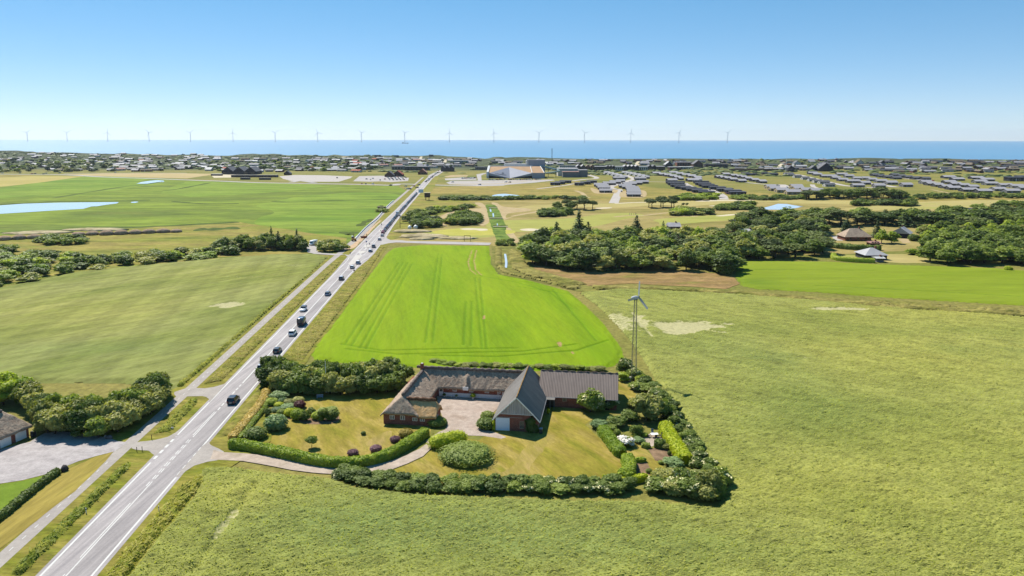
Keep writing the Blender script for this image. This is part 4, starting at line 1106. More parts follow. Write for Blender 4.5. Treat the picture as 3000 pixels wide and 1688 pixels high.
# -- farm garden: clipped and free-growing shrubs, each as it stands (ZT coordinates: x, foot y, width, height)
def zt(x, y, k=3.22, ox=650, oy=1000): return ox + x / k, oy + y / k
for kind, x, y, w, h, lab in [
    ('dome_blue', 512, 852, 188, 150, 'large blue-green clipped dome bush standing alone on the lawn'),
    ('dome_mid', 320, 938, 184, 118, 'flat-topped green clipped bush in the lawn corner beside both hedges'),
    ('dome_brown', 1737, 915, 122, 84, 'bronze-green rounded bush tucked against the inside of the curved hedge'),
    ('dome_purple', 1237, 1086, 92, 62, 'purple bush by the lowest bend of the curved hedge'),
    ('dome_purple', 1453, 1052, 98, 68, 'purple bush midway between the other two along the curved hedge'),
    ('dome_purple', 1635, 960, 86, 62, 'purple bush next to the bronze rounded bush'),
    ('dome_mid', 2026, 812, 164, 95, 'rounded green bush at the thatched house corner by the gravel yard'),
    ('dome_light', 475, 612, 98, 72, 'yellow-green round bush nearest the roadside hedge'),
    ('shrub_blue0', 545, 560, 180, 90, 'wide bluish shrub at the back of the shrub bed under the tall trees'),
    ('shrub_blue1', 575, 602, 104, 70, 'small bluish shrub between two yellow-green bushes in the shrub bed'),
    ('dome_gold', 540, 625, 82, 50, 'low bright yellow-green bush in the middle of the shrub bed'),
    ('dome_olive', 635, 610, 96, 62, 'pale grey-flowering rounded bush in the shrub bed'),
    ('dome_olive', 720, 600, 104, 72, 'pale flowering bush behind the dark red shrub'),
    ('dome_red', 735, 640, 98, 76, 'dark red shrub at the lawn edge of the shrub bed'),
    ('dome_blue', 625, 652, 128, 60, 'low spreading grey-green bush beside the dark red shrub'),
    ('dome_gold', 712, 648, 58, 34, 'tiny yellow-green bush below the dark red shrub'),
    ('shrub_dark0', 435, 712, 84, 76, 'small dark standard shrub at the road end of the shrub bed'),
    ('dome_blue', 520, 672, 96, 48, 'low grey-green mound beside bare soil in the shrub bed'),
    ('dome_mid', 565, 706, 78, 64, 'small dark green ball bush beside the yellow-green ball'),
    ('dome_gold', 640, 716, 90, 80, 'yellow-green ball bush in the front row of the shrub bed'),
    ('dome_light', 712, 750, 110, 108, 'green cone-like bush in front of the yellow-green ball'),
    ('shrub_mid0', 775, 762, 98, 104, 'small bushy tree over bare soil in the front row of the bed'),
    ('shrub_dark1', 845, 712, 98, 84, 'dark leafy shrub behind the small bushy tree'),
    ('dome_light', 892, 746, 84, 76, 'rounded light green bush between two small garden trees'),
    ('shrub_mid1', 960, 762, 114, 124, 'small garden tree leaning over the soil at the end of the bed'),
    ('shrub_mid2', 1010, 708, 196, 84, 'broad flat-topped shrub forming the back of the lawn clump'),
    ('shrub_dark2', 1046, 756, 112, 108, 'dark rounded shrub at the lawn end of the clump'),
]:
    plant_px(kind, *zt(x, y), w / 3.22, h / 3.22, lab)
# lone small tree and tiny shrub on the lawn
p = P(*zt(847, 1006))
t_ = empty('lawn_tree', (p.x, p.y, .02))
lb = [(0, 0, 1.75, .85, .85, .55)] + [(math.cos(a) * .75, math.sin(a) * .75, 1.55 + .2 * math.sin(a * 2), .5, .5, .34) for a in np.linspace(0, 5.6, 7)]
add('crown', crown_mesh('crown', lb, 1200, .16, [LM['mid']], G, .8), t_)
add('trunk', trunk_mesh('trunk', 1.5, .07, 4, G), t_)
tag(t_, 'small umbrella-shaped tree on a thin trunk alone on the lawn', 'tree')
plant_px('dome_dark', *zt(1335, 888), 13, 11, 'tiny dark shrub standing alone in the middle of the lawn')
for kind, x, y, w, h, lab in [('dome_mid', 1765, 1090, 200, 140, 'dark green clipped bush against the barn wall, farther of two'), ('dome_mid', 1735, 1245, 262, 190, 'large dark green clipped bush at the barn door corner, nearer of two')]:
    plant_px(kind, *zt(x, y, 5.3675, 1100, 1030), w / 5.3675, h / 5.3675, lab)
# island bushes by the drive
def dome_at(kind, px, py, wx, wy, h, lab, rot=0.0):
    p = P(px, py)
    return plant(kind, p.x, p.y, wx, h, lab, wy=wy, rot=rot)
PROTO['bigdome'] = None
big = crown_mesh('clipped_dome', [(0, 0, .55, 1., 1., .75), (.15, .2, .6, .72, .7, .72), (-.3, -.2, .55, .6, .6, .72)], 9000, .055, [LM['mid']], G, .6, up=-.6, core=.96, rough=.04, sub=3)
p = P(1366, 1345)
o = add('clipped_bush', big, None, (p.x, p.y, 0), -.15); o.scale = (4.7, 4.2, 1.9)
tag(o, 'very large low clipped mound bush on the grass beside the drive bend', 'bush')
big2 = crown_mesh('clipped_dome', [(-.45, -.1, .5, .6, .8, .62), (.0, 0, .5, .62, .8, .62), (.45, .1, .5, .6, .8, .62)], 6000, .07, [LM['gold']], G, .5, up=-.6, core=.97, rough=.03, sub=3)
p = P(1312, 1304)
o = add('clipped_bush', big2, None, (p.x, p.y, 0), .42); o.scale = (3.7, 2.0, 2.1)
tag(o, 'long golden-green clipped bush between the drive and the large mound', 'bush')

# -- clipped hedges
hedge('clipped_hedge', [zt(x, y) for x, y in ((75, 1000), (250, 1020), (450, 1062), (650, 1105), (850, 1150), (1050, 1178), (1200, 1182), (1350, 1168), (1500, 1128), (1650, 1060), (1800, 968), (1930, 885))], 1.9, 1.65, 'light', 'long curved clipped hedge round the lawn along the gravel drive', leaves=40)
hedge('clipped_hedge', [zt(x, y) for x, y in ((95, 930), (180, 830), (260, 735), (340, 640), (400, 540), (418, 480))], 1.7, 1.0, 'tan', 'straw-coloured low hedge along the main road beside the lawn', leaves=34, wob=.14)
hedge('clipped_hedge', [zt(x, y) for x, y in ((165, 935), (240, 850), (320, 745), (400, 650), (440, 560))], .9, .75, 'mid', 'narrow dark hedge just inside the straw-coloured roadside hedge', leaves=34, wob=.14)
zg = lambda x, y: zt(x, y, 3.082, 1650, 1050)
hedge('clipped_hedge', [zg(*q) for q in ((350, 668), (400, 730), (455, 810), (530, 895))], 2.2, 1.7, 'light', 'straight clipped hedge between the big lawn and the white-flowering bush', leaves=40)
hedge('clipped_hedge', [zg(*q) for q in ((575, 930), (595, 1000), (580, 1075), (520, 1110))], 2.3, 1.7, 'light', 'short curved clipped hedge beside the vegetable bed', leaves=40)
hedge('clipped_hedge', [zg(*q) for q in ((915, 640), (960, 720), (1010, 810), (1060, 890), (1110, 960))], 2.6, 1.9, 'gold', 'bright yellow-green hedge behind the terrace and vegetable garden', leaves=30, wob=.2)
hedge('clipped_hedge', [zg(*q) for q in ((640, 938), (690, 935), (745, 932))], .9, .7, 'light', 'low straight box hedge at the top of the vegetable bed')
hedge('clipped_hedge', [zg(*q) for q in ((705, 800), (740, 805), (785, 808))], 1.1, .8, 'mid', 'short low hedge at the edge of the terrace')
hedge('clipped_hedge', [zg(*q) for q in ((820, 800), (870, 803), (915, 800))], 1.7, 1.5, 'dark', 'dark block hedge directly in front of the garden table')
hedge('clipped_hedge', [zg(*q) for q in ((350, 1110), (500, 1128), (620, 1120), (760, 1095))], 1.3, 1.1, 'gold', 'low bright hedge running behind the front shrub row')
zq = lambda x, y: zt(x, y, 2.2707, 0, 1050)
hedge('clipped_hedge', [zq(*q) for q in ((390, 765), (300, 830), (150, 950), (0, 1075), (-200, 1220))], 1.2, 1.1, 'dark', 'low dark clipped hedge between the bright lawn and mown verge', leaves=30)
zr = lambda x, y: zt(x, y, 3.03, 2150, 560)
hedge('clipped_hedge', [zr(*q) for q in ((880, 580), (890, 605), (940, 618), (1050, 628), (1150, 632), (1250, 636))], 2.6, 2.0, 'light', 'tall clipped hedge round the corner lawn of the pale-roofed house', leaves=12, ls=.3)
hedge('clipped_hedge', [zr(*q) for q in ((830, 490), (950, 510), (1100, 520), (1300, 525))], 4, 2.6, 'dark', 'dark loose hedge in front of the thatched house in the wood', leaves=8, ls=.45, wob=.5)

# -- tall shelter belt beside the farmhouse
def belt(front, rows, dstep, dy, h0, kinds, label, group, wid=(4, 5.5), jitter=.9, name=None):
    """Rows of shrubs behind a front line."""
    w = catmull([Vector((p.x, p.y, 0)) for p in (P(*q) for q in front)], False, 8)
    L_ = [0.0]
    for a, b in zip(w[:-1], w[1:]): L_.append(L_[-1] + (b - a).length)
    for r in range(rows):
        s = dstep * (.5 if r % 2 else .1)
        while s < L_[-1]:
            x, y = np.interp(s, L_, [p.x for p in w]), np.interp(s, L_, [p.y for p in w])
            d = Vector((x, y, 0)).normalized()
            wd = rng.uniform(*wid)
            q = Vector((x, y, 0)) + d * (wd * .4 + r * dy) + Vector((rng.uniform(-1, 1), rng.uniform(-1, 1), 0)) * jitter
            yield q, wd, r
            s += dstep * rng.uniform(.85, 1.15)
def run_belt(front, rows, dstep, dy, hh, kinds, label, group, wid=(4, 5.5), jitter=.9):
    out = []
    for q, wd, r in belt(front, rows, dstep, dy, 0, kinds, label, group, wid, jitter):
        out.append((plant(rng.choice(kinds), q.x, q.y, wd, rng.uniform(*hh[min(r, len(hh) - 1)]), None, group=group), r))
    return out
def name_row(objs, what, line, ends):
    """Give each of a row its own place-telling label."""
    rows = {}
    for o, r in objs: rows.setdefault(r, []).append(o)
    rn = {1: [''], 2: ['front row, ', 'back row, '], 3: ['front row, ', 'middle row, ', 'back row, ']}[len(rows)]
    for r in sorted(rows):
        for i, o in enumerate(sorted(rows[r], key=lambda q: q.location.x)):
            o['label'] = f'{ordinal(i)} {what} from {ends} in the {rn[sorted(rows).index(r)]}{line}'
objs = run_belt([zt(x, y) for x, y in ((425, 455), (560, 478), (720, 515), (860, 530), (1000, 515), (1150, 522), (1300, 525), (1450, 515), (1600, 500), (1720, 470))], 3, 2.9, 4.0, [(3.8, 5.2), (4.8, 6.0), (4.6, 5.8)], ['shrub_dark0', 'shrub_dark1', 'shrub_mid0', 'shrub_olive0', 'shrub_olive1', 'shrub_mid1', 'shrub_dark2'], None, 'shelter belt by the farmhouse', (4.4, 6.0))
name_row(objs, 'tall shrub', 'farmhouse shelter belt', 'the road end')
objs = run_belt([zt(x, y, 5.367, 1400, 1030) for x, y in ((-700, 200), (-400, 250), (0, 262), (500, 275), (1000, 285), (1500, 300), (2050, 330))], 1, 2.0, 2, [(.8, 1.25)], ['shrub_light0', 'shrub_mid0', 'shrub_light1', 'shrub_olive0'], None, 'low shrubs behind the farm buildings', (2.4, 3.4), .3)
name_row(objs, 'low shrub', 'hedge line behind the farm roofs', 'the road end')
# front hedgerow
zz = lambda x, y: zt(x, y, 2.862, 950, 1300)
objs = run_belt([zz(*q) for q in ((120, 318), (300, 362), (520, 398), (760, 418), (1000, 425), (1300, 422), (1600, 428), (1900, 438), (2200, 445), (2560, 448))], 2, 2.5, 1.9, [(1.3, 1.8), (1.6, 2.1)], ['shrub_dark0', 'shrub_mid0', 'shrub_dark1', 'shrub_mid1', 'shrub_dark2', 'shrub_mid2', 'elder_dark1', 'shrub_dark0'], None, 'shrubs of the front hedgerow', (3.0, 4.0), .45)
name_row(objs, 'shrub', 'hedgerow along the near field', 'the drive')
# right-hand boundary, corner thicket and garden shrubs
for kind, x, y, w, h, lab in [
    ('elder_dark0', 560, 150, 160, 150, 'cream-flowering elder on the field corner behind the corrugated wing'),
    ('elder_mid1', 650, 205, 120, 110, 'flowering shrub at the foot of the lattice windmill tower'),
    ('shrub_light0', 540, 215, 125, 90, 'bright green bush between the corrugated wing and windmill'),
    ('shrub_light1', 700, 235, 120, 85, 'light green bush on the field side of the windmill foot'),
    ('elder_mid0', 655, 300, 150, 95, 'flowering bush where the side lawn narrows'),
    ('shrub_mid0', 745, 320, 140, 90, 'mid-green bush next down the boundary from the lawn narrows'),
    ('elder_dark1', 830, 395, 170, 130, 'cream-flowered elder midway down the field boundary'),
    ('shrub_dark0', 905, 430, 120, 110, 'dark bush on the field edge beside the elder'),
    ('shrub_olive0', 650, 470, 150, 110, 'olive shrub at the end of the side lawn'),
    ('shrub_olive1', 760, 600, 300, 270, 'tall olive willow-like tree over the garden terrace'),
    ('shrub_mid1', 900, 560, 180, 190, 'leafy tree between the willow-like tree and the field'),
    ('shrub_dark1', 600, 590, 170, 120, 'dark spreading shrub left of the willow-like tree'),
    ('shrub_dark2', 480, 640, 180, 120, 'dark shrub midway along the garden shrub bank'),
    ('shrub_blue0', 330, 655, 170, 95, 'bluish spreading shrub at the lawn end of the shrub bank'),
    ('shrub_mid2', 430, 680, 140, 80, 'low shrub in front of the garden shrub bank'),
    ('shrub_dark0', 985, 640, 130, 120, 'dark shrub on the field side of the yellow hedge, top end'),
    ('shrub_dark1', 1040, 710, 130, 110, 'dark shrub on the field side of the yellow hedge, second'),
    ('shrub_mid0', 1090, 790, 140, 120, 'mid-green shrub on the field side of the yellow hedge, third'),
    ('elder_dark0', 1140, 850, 140, 110, 'flowering dark shrub on the field side of the yellow hedge, fourth'),
    ('shrub_dark2', 1175, 905, 130, 110, 'dark shrub on the field side of the yellow hedge, lowest'),
    ('elder_mid0', 1215, 1010, 160, 120, 'pale flowering shrub above the corner thicket'),
    ('elder_mid1', 1010, 1260, 220, 170, 'white-flecked shrub where the hedgerow meets the thicket'),
    ('shrub_olive0', 1180, 1210, 300, 200, 'broad olive shrub in the middle of the corner thicket'),
    ('elder_dark1', 1130, 1290, 260, 210, 'flowering elder on the near face of the corner thicket'),
    ('shrub_olive1', 1310, 1270, 240, 260, 'tallest olive shrub at the field corner of the thicket'),
    ('shrub_mid1', 1365, 1310, 120, 150, 'outermost shrub of the corner thicket against the open field'),
    ('shrub_olive0', 1000, 1120, 190, 120, 'feathery olive shrub behind the corner thicket'),
    ('shrub_mid0', 880, 1230, 200, 150, 'green shrub joining front hedgerow and corner thicket'),
    ('white_shrub', 565, 812, 172, 110, 'bush covered in white blossom beside the clipped hedge'),
    ('shrub_mid0', 665, 715, 130, 110, 'leafy shrub on the lawn side of the terrace'),
    ('dome_light', 735, 715, 60, 40, 'little yellow-green bush at the terrace edge'),
    ('dome_mid', 485, 705, 60, 60, 'small round bush under the shrub bank'),
    ('shrub_blue1', 680, 770, 110, 60, 'low bluish bush in front of the leafy terrace shrub'),
    ('shrub_olive1', 930, 830, 90, 60, 'grey feathery bush beside the dark block hedge'),
    ('shrub_blue0', 985, 1000, 190, 100, 'broad-leaved rhubarb-like clump below the vegetable bed'),
    ('dome_dark', 958, 880, 34, 40, 'round dark pot-sized bush in the vegetable bed'),
    ('dome_mid', 880, 960, 46, 34, 'tiny bush at the grass path edge'),
    ('dome_mid', 775, 1040, 56, 40, 'small plant in the near vegetable bed corner'),
]:
    plant_px(kind, *zg(x, y), w / 3.082, h / 3.082, lab)
for kind, x, y, w, h, lab in [('elder_mid0', 1770, 1010, 420, 430, 'largest flowering tree in front of the corrugated wing'), ('elder_dark1', 2085, 935, 240, 215, 'smaller tree at the end of the corrugated wing'), ('shrub_mid1', 1900, 960, 240, 200, 'leafy bush joining the two trees before the wing')]:
    plant_px(kind, *zt(x, y, 5.367, 1400, 1030), w / 5.367, h / 5.367, lab)
plant_px('dome_gold', *zt(1105, 985, 5.367, 1400, 1030), 9, 15, 'small yellow-leaved potted shrub by the porch')

objs = run_belt([zg(*q) for q in ((610, 150), (690, 215), (760, 275), (850, 340), (930, 430), (985, 520), (1030, 610), (1085, 700), (1140, 790), (1195, 880), (1260, 980), (1330, 1090))], 1, 2.4, 0, [(1.5, 2.3)], ['shrub_mid0', 'shrub_dark0', 'elder_mid0', 'shrub_olive0', 'shrub_mid1', 'elder_dark0'], None, 'boundary shrubs along the open field', (3.0, 4.2), .4)
for i, (o, r) in enumerate(sorted(objs, key=lambda q: -q[0].location.y)): o['label'] = f'{ordinal(i)} boundary shrub from the windmill down the open field edge'
objs = run_belt([zg(*q) for q in ((840, 1235), (950, 1262), (1080, 1290), (1210, 1300), (1330, 1305), (1400, 1260))], 2, 2.6, 2.6, [(2.1, 2.8), (3.0, 3.8)], ['elder_mid0', 'shrub_olive0', 'shrub_mid1', 'elder_dark1', 'shrub_olive1'], None, 'shrubs of the corner thicket', (3.4, 4.6), .5)
name_row(objs, 'shrub', 'corner thicket', 'the hedgerow')

# -- belt by the neighbouring house
objs = run_belt([zq(*q) for q in ((285, 520), (450, 535), (620, 545), (760, 530), (870, 475), (970, 410), (1075, 335))], 3, 3.0, 4.6, [(4.2, 5.4), (5.0, 6.4), (4.8, 6.0)], ['shrub_olive0', 'shrub_olive1', 'shrub_olive2', 'shrub_mid0', 'shrub_mid1', 'shrub_dark0'], None, 'shelter belt by the neighbouring forecourt', (4.6, 6.2))
name_row(objs, 'tall shrub', 'belt beside the neighbouring forecourt', 'the thatched garage')
objs = run_belt([zq(*q) for q in ((-330, 380), (-150, 360), (60, 330), (240, 380))], 2, 3.4, 5, [(4.4, 5.2), (5.4, 6.2)], ['shrub_olive0', 'shrub_mid0', 'shrub_light0', 'shrub_mid1'], None, 'trees behind the thatched garage', (4.6, 6))
name_row(objs, 'tall shrub', 'trees behind the thatched garage', 'the picture edge')

# -- scrub belt between meadow and left cereal field
zl = lambda x, y: zt(x, y, 3.68, 0, 480)
def scatter(poly_px, spacing, seed, world=False):
    """Evenly spread points inside an outline on the ground."""
    poly = [tuple(P(*q))[:2] for q in poly_px] if not world else poly_px
    g = np.random.default_rng(seed)
    xs, ys_ = [q[0] for q in poly], [q[1] for q in poly]
    X, Y = g.uniform(min(xs), max(xs), 5000), g.uniform(min(ys_), max(ys_), 5000)
    k = inside(X, Y, poly)
    pts = np.zeros((0, 2))
    for x, y, sp in zip(X[k], Y[k], g.uniform(.8, 1.3, k.sum()) * spacing):
        if not len(pts) or ((pts[:, 0] - x) ** 2 + (pts[:, 1] - y) ** 2).min() > sp * sp: pts = np.vstack([pts, (x, y)])
    return [(float(a), float(b)) for a, b in pts]
KINDW = {'tree_dark': 'dark broad tree', 'tree_mid': 'green broad tree', 'tree_olive': 'olive broad tree', 'tree_light': 'light green tree', 'scrub_dark': 'dark bush', 'scrub_mid': 'green bush',
         'scrub_light': 'light green bush', 'scrub_olive': 'olive bush', 'fir': 'fir', 'pine': 'pine', 'far_dark': 'dark tree', 'far_mid': 'green tree', 'far_olive': 'olive tree'}
def mass(pts, kinds, wid, hh, where, group):
    """Plant a group; each plant is told apart by its kind, its depth in the group and its count from the road side."""
    got = []
    for x, y in pts:
        k = rng.choice(kinds)
        got.append((y, x / max(y, 1), plant(k, x, y, rng.uniform(*wid), rng.uniform(*hh), None, group=group), KINDW[k.rstrip('0123456789')]))
    got.sort(key=lambda q: q[0])
    nb = 1 if len(got) < 10 else 3 if len(got) < 60 else 4
    bands = {1: ['in the'], 3: ['front of', 'middle of', 'back of'], 4: ['front of', 'second layer of', 'third layer of', 'back of']}[nb]
    for b in range(nb):
        part = got[b * len(got) // nb:(b + 1) * len(got) // nb]
        cnt = {}
        for _, _, o, w in sorted(part, key=lambda q: q[1]):
            o['label'] = f'{ordinal(cnt.get(w, 0))} {w} from the left, {bands[b]} {where}'
            cnt[w] = cnt.get(w, 0) + 1
sc_kinds = ['scrub_dark0', 'scrub_dark1', 'scrub_mid0', 'scrub_mid1', 'scrub_light0', 'scrub_light1', 'scrub_olive0', 'scrub_olive1', 'scrub_dark2']
mass(scatter([zl(*q) for q in ((-500, 1400), (-500, 1080), (0, 1010), (500, 1000), (900, 1030), (1300, 1030), (1700, 1000), (2100, 960), (2450, 925), (2560, 980), (2200, 1020), (1900, 1062), (1600, 1090), (1400, 1105), (1150, 1135), (800, 1175), (560, 1220), (300, 1280), (0, 1322))], 7.6, 3), sc_kinds, (7.5, 11.5), (2.4, 4.8), 'scrub belt below the meadow', 'bushes of the scrub belt')
mass(scatter([zl(*q) for q in ((420, 860), (560, 800), (880, 830), (900, 870), (600, 880))], 6, 5), sc_kinds[:4], (7, 10), (3, 4.5), 'clump beside the straw stacks', 'bushes beside the straw stacks')
mass(scatter([zl(*q) for q in ((-300, 960), (0, 930), (140, 930), (100, 990), (-300, 1040))], 6, 6), sc_kinds[:3], (6, 9), (3, 5), 'meadow-edge scrub', 'bushes at the meadow edge')
za = lambda x, y: zt(x, y, 6.44, 700, 660)
mass(scatter([za(*q) for q in ((-500, 500), (0, 490), (500, 480), (800, 480), (1250, 490), (1270, 440), (1100, 420), (700, 380), (300, 380), (-300, 430))], 5.2, 8), ['tree_dark0', 'tree_mid0', 'tree_olive0', 'tree_dark1', 'tree_mid1', 'scrub_mid0', 'scrub_dark1'], (6, 8.5), (4.5, 7.5), 'tree clump by the lay-by', 'trees beside the lay-by')
for kind, x, y, w, h, lab in [('fir0', 1100, 430, 190, 370, 'tall dark fir nearest the parked camper van'), ('fir1', 750, 470, 170, 360, 'dark fir in the middle of the lay-by trees'), ('fir2', 620, 420, 120, 400, 'slim fir rising from the back of the lay-by trees'), ('tree_olive1', 900, 440, 180, 260, 'grey-green tree between the two firs')]:
    plant_px(kind, *za(x, y), w / 6.44, h / 6.44, lab)
objs = [(plant(k, *tuple(P(*za(x, y)) + Vector((0, 4, 0)))[:2], w, h), 0) for k, x, y, w, h in (('scrub_mid0', 1560, 515, 8, 4.6), ('scrub_olive0', 1680, 520, 9, 4.8), ('scrub_mid1', 1800, 510, 9, 4.6), ('scrub_olive1', 1910, 490, 8, 4.4), ('scrub_olive2', 1600, 440, 9, 4.6), ('scrub_mid2', 1760, 430, 9, 4.2))]
for i, (o, r) in enumerate(objs): o['label'] = f'{ordinal(i)} bush of the rounded thicket between the lay-by and excavator'; o['group'] = 'thicket by the roadworks'

# -- the wood on the right
zw = lambda x, y: zt(x, y, 3.68, 1500, 560)
wood1 = [zw(*q) for q in ((120, 640), (150, 770), (350, 840), (600, 860), (760, 885), (1000, 880), (1300, 868), (1550, 872), (1800, 858), (2100, 885), (2300, 905), (2395, 860), (2400, 760), (2576, 720), (2576, 560), (2100, 520), (1600, 520), (1000, 520), (500, 530))]
mass(scatter(wood1, 8.2, 21), ['tree_dark0', 'tree_dark1', 'tree_mid0', 'tree_mid1', 'tree_olive0', 'tree_olive1', 'tree_dark2', 'tree_mid2', 'tree_olive2', 'tree_light0', 'fir0', 'pine0'], (9.5, 14), (6, 9.5), 'wood by the russet reeds', 'trees of the wood beside the reeds')
for kind, x, y, w, h, lab in [('fir0', 720, 560, 230, 360, 'tallest fir of the wood, its spire above the fairway'), ('fir1', 820, 590, 170, 260, 'second tall fir just beside the tallest one'), ('fir2', 480, 610, 190, 280, 'fir at the golf course edge of the wood'), ('fir0', 1340, 480, 170, 220, 'pointed fir at the back of the wood below the golfers'), ('fir1', 760, 860, 220, 300, 'large spreading fir at the front of the wood'), ('fir2', 1050, 860, 200, 300, 'dark columnar fir at the front edge of the wood'), ('fir1', 1630, 460, 70, 140, 'small pointed fir near the grey roof behind the wood'), ('tree_dark1', 250, 810, 330, 240, 'big round tree at the ditch corner of the wood'), ('tree_olive0', 1400, 860, 300, 240, 'pale rounded willow-like tree at the front of the wood'), ('scrub_dark0', 2280, 905, 230, 150, 'round bush at the field corner of the wood')]:
    plant_px(kind, *zw(x, y), w / 3.68, h / 3.68, lab)
wood2 = [zr(*q) for q in ((-40, 400), (60, 600), (400, 615), (560, 600), (640, 560), (780, 590), (830, 500), (800, 380), (600, 300), (300, 280), (50, 300))]
mass(scatter(wood2, 9.5, 22), ['tree_dark0', 'tree_dark1', 'pine0', 'pine1', 'tree_mid0', 'tree_olive0', 'fir0', 'tree_mid2'], (10, 14), (6, 9.5), 'trees before the clipped house hedge', 'trees before the clipped house hedge')
wood3 = [zr(*q) for q in ((80, 300), (500, 285), (900, 320), (1300, 310), (1600, 320), (2000, 340), (2576, 330), (3000, 340), (3000, 250), (2000, 232), (1500, 262), (800, 250), (100, 270))]
mass(scatter(wood3, 14, 23), ['tree_dark0', 'tree_dark1', 'fir0', 'fir1', 'tree_mid0', 'pine0', 'tree_dark2', 'tree_mid1'], (14, 20), (7, 11), 'tree line along the golf course', 'trees along the golf course')
wood4 = [zr(*q) for q in ((1660, 560), (1720, 620), (1900, 660), (2200, 668), (2480, 650), (2560, 560), (2500, 470), (2100, 440), (1800, 470))]
mass(scatter(wood4, 9, 24), ['tree_mid0', 'tree_mid1', 'tree_mid2', 'tree_dark0', 'tree_dark1'], (10, 13), (7, 9.5), 'grove by the bright green field', 'grove by the bright green field')
mass(scatter([zr(*q) for q in ((2500, 640), (2560, 560), (2900, 560), (2900, 670), (2576, 665))], 8, 25), ['tree_dark0', 'tree_mid0', 'tree_olive0'], (8, 11), (6, 9), 'trees past the grove', 'trees at the bright field corner')
mass(scatter([zr(*q) for q in ((1600, 400), (1700, 470), (2000, 430), (2500, 430), (2700, 420), (2700, 360), (2000, 370))], 9, 26), ['tree_mid0', 'tree_dark1', 'tree_olive1', 'tree_light0'], (8, 11), (6, 9), 'trees behind the grove', 'trees behind the grove')
for kind, x, y, w, h, lab in [('tree_light0', 1310, 470, 120, 130, 'light green rounded tree beside the orange shed roof'), ('tree_light1', 1400, 470, 130, 110, 'light green tree in front of the dark gabled house'), ('fir0', 1270, 420, 110, 160, 'fir behind the light green trees'), ('fir1', 1000, 380, 130, 150, 'fir behind the thatched house in the wood'), ('tree_mid1', 1690, 450, 100, 80, 'small tree by the paved yard of the dark gabled house'), ('dome_mid', 1595, 445, 84, 60, 'rounded clipped bush beside the dark gabled house'), ('scrub_dark0', 1860, 215, 150, 90, 'tall round tree on the skyline of the golf course wood'), ('scrub_light0', 1580, 570, 130, 60, 'light shrub at the dry lawn edge'), ('dome_gold', 2435, 708, 62, 40, 'pale yellow-green bush alone at the far field corner')]:
    plant_px(kind, *zr(x, y), w / 3.03, h / 3.03, lab)

# -- golf course and heath bushes
z7 = lambda x, y: zt(x, y, 3.68, 850, 560)
def clump(poly, sp, seed, kinds, wid, hh, label, group): mass(scatter(poly, sp, seed), kinds, wid, hh, label, group)
clump([z7(*q) for q in ((1300, 250), (1500, 215), (1800, 195), (1950, 165), (1960, 185), (1700, 225), (1500, 262), (1310, 270))], 7, 31, sc_kinds[:6], (8, 12), (2.5, 4.5), 'thicket between road and golf course', 'thicket between road and golf course')
clump([z7(*q) for q in ((1370, 400), (1340, 310), (1480, 300), (1600, 340), (1620, 385), (1500, 400))], 6.5, 32, sc_kinds[:4], (8, 11), (3, 5), 'thicket by the timber frame', 'thicket beside the practice frame')
clump([z7(*q) for q in ((1690, 360), (1760, 300), (1900, 265), (2010, 290), (2040, 330), (1950, 365), (1800, 372))], 6.5, 33, sc_kinds[:4], (8, 12), (3, 5.5), 'thicket within the sandy path loop', 'thicket in the sandy path loop')
plant_px('scrub_dark0', *z7(1262, 330), 36, 18, 'lone dark round bush beside the queue of cars')
clump([z7(*q) for q in ((1640, 95), (1900, 98), (2200, 95), (2576, 92), (2576, 84), (2200, 82), (1700, 80))], 9, 34, sc_kinds[:4], (10, 15), (2.5, 4), 'hedge line below the small pond', 'hedge line below the golf pond')
clump([zw(*q) for q in ((0, 92), (400, 92), (800, 90), (800, 82), (400, 80), (0, 82))], 9, 35, sc_kinds[:4], (9, 14), (2.5, 4), 'hedge line beyond the fairway', 'hedge line beyond the fairway')
clump([zw(*q) for q in ((280, 275), (360, 235), (560, 225), (640, 255), (500, 270), (380, 280))], 6.5, 36, sc_kinds[:3], (9, 12), (3.5, 5.5), 'oval thicket on the fairway edge', 'oval thicket on the fairway edge')
clump([zw(*q) for q in ((480, 205), (700, 200), (700, 185), (480, 190))], 9, 37, ['pine0', 'pine1', 'tree_dark0'], (9, 13), (6, 9), 'first tree group by the bunker', 'pines beside the upper bunker')
clump([zw(*q) for q in ((730, 208), (920, 200), (920, 190), (730, 195))], 9, 38, ['pine0', 'pine1'], (9, 12), (6, 9), 'second tree group by the bunker', 'second pine group')
clump([zw(*q) for q in ((1450, 186), (1750, 180), (1750, 168), (1450, 172))], 8, 39, ['pine0', 'pine1'], (8, 11), (7, 10), 'pine row on the fairway', 'pine row on the fairway')
for x, w in ((1845, 40), (1885, 34)): plant_px('pine0', *zw(x, 180), w / 3.68, 14, f'{"first" if x < 1860 else "second"} of two small lone pines beyond the pine row')
clump([zw(*q) for q in ((1705, 262), (1780, 215), (1870, 205), (1895, 250), (1850, 265))], 6.5, 40, ['scrub_light0', 'scrub_light1', 'scrub_olive0'], (9, 12), (3.5, 5), 'pale thicket by the fairway path', 'pale thicket by the fairway path')
clump([zw(*q) for q in ((1905, 262), (1960, 215), (2080, 225), (2190, 242), (2050, 260))], 6.5, 41, ['scrub_olive0', 'scrub_mid0', 'scrub_dark0'], (9, 12), (3, 5), 'long thicket by the fairway path', 'long thicket by the fairway path')
clump([zw(*q) for q in ((2170, 205), (2350, 170), (2576, 170), (2576, 195), (2400, 208))], 7.5, 42, sc_kinds[:3], (10, 14), (3.5, 6), 'thicket short of the golf lake', 'thicket short of the golf lake')
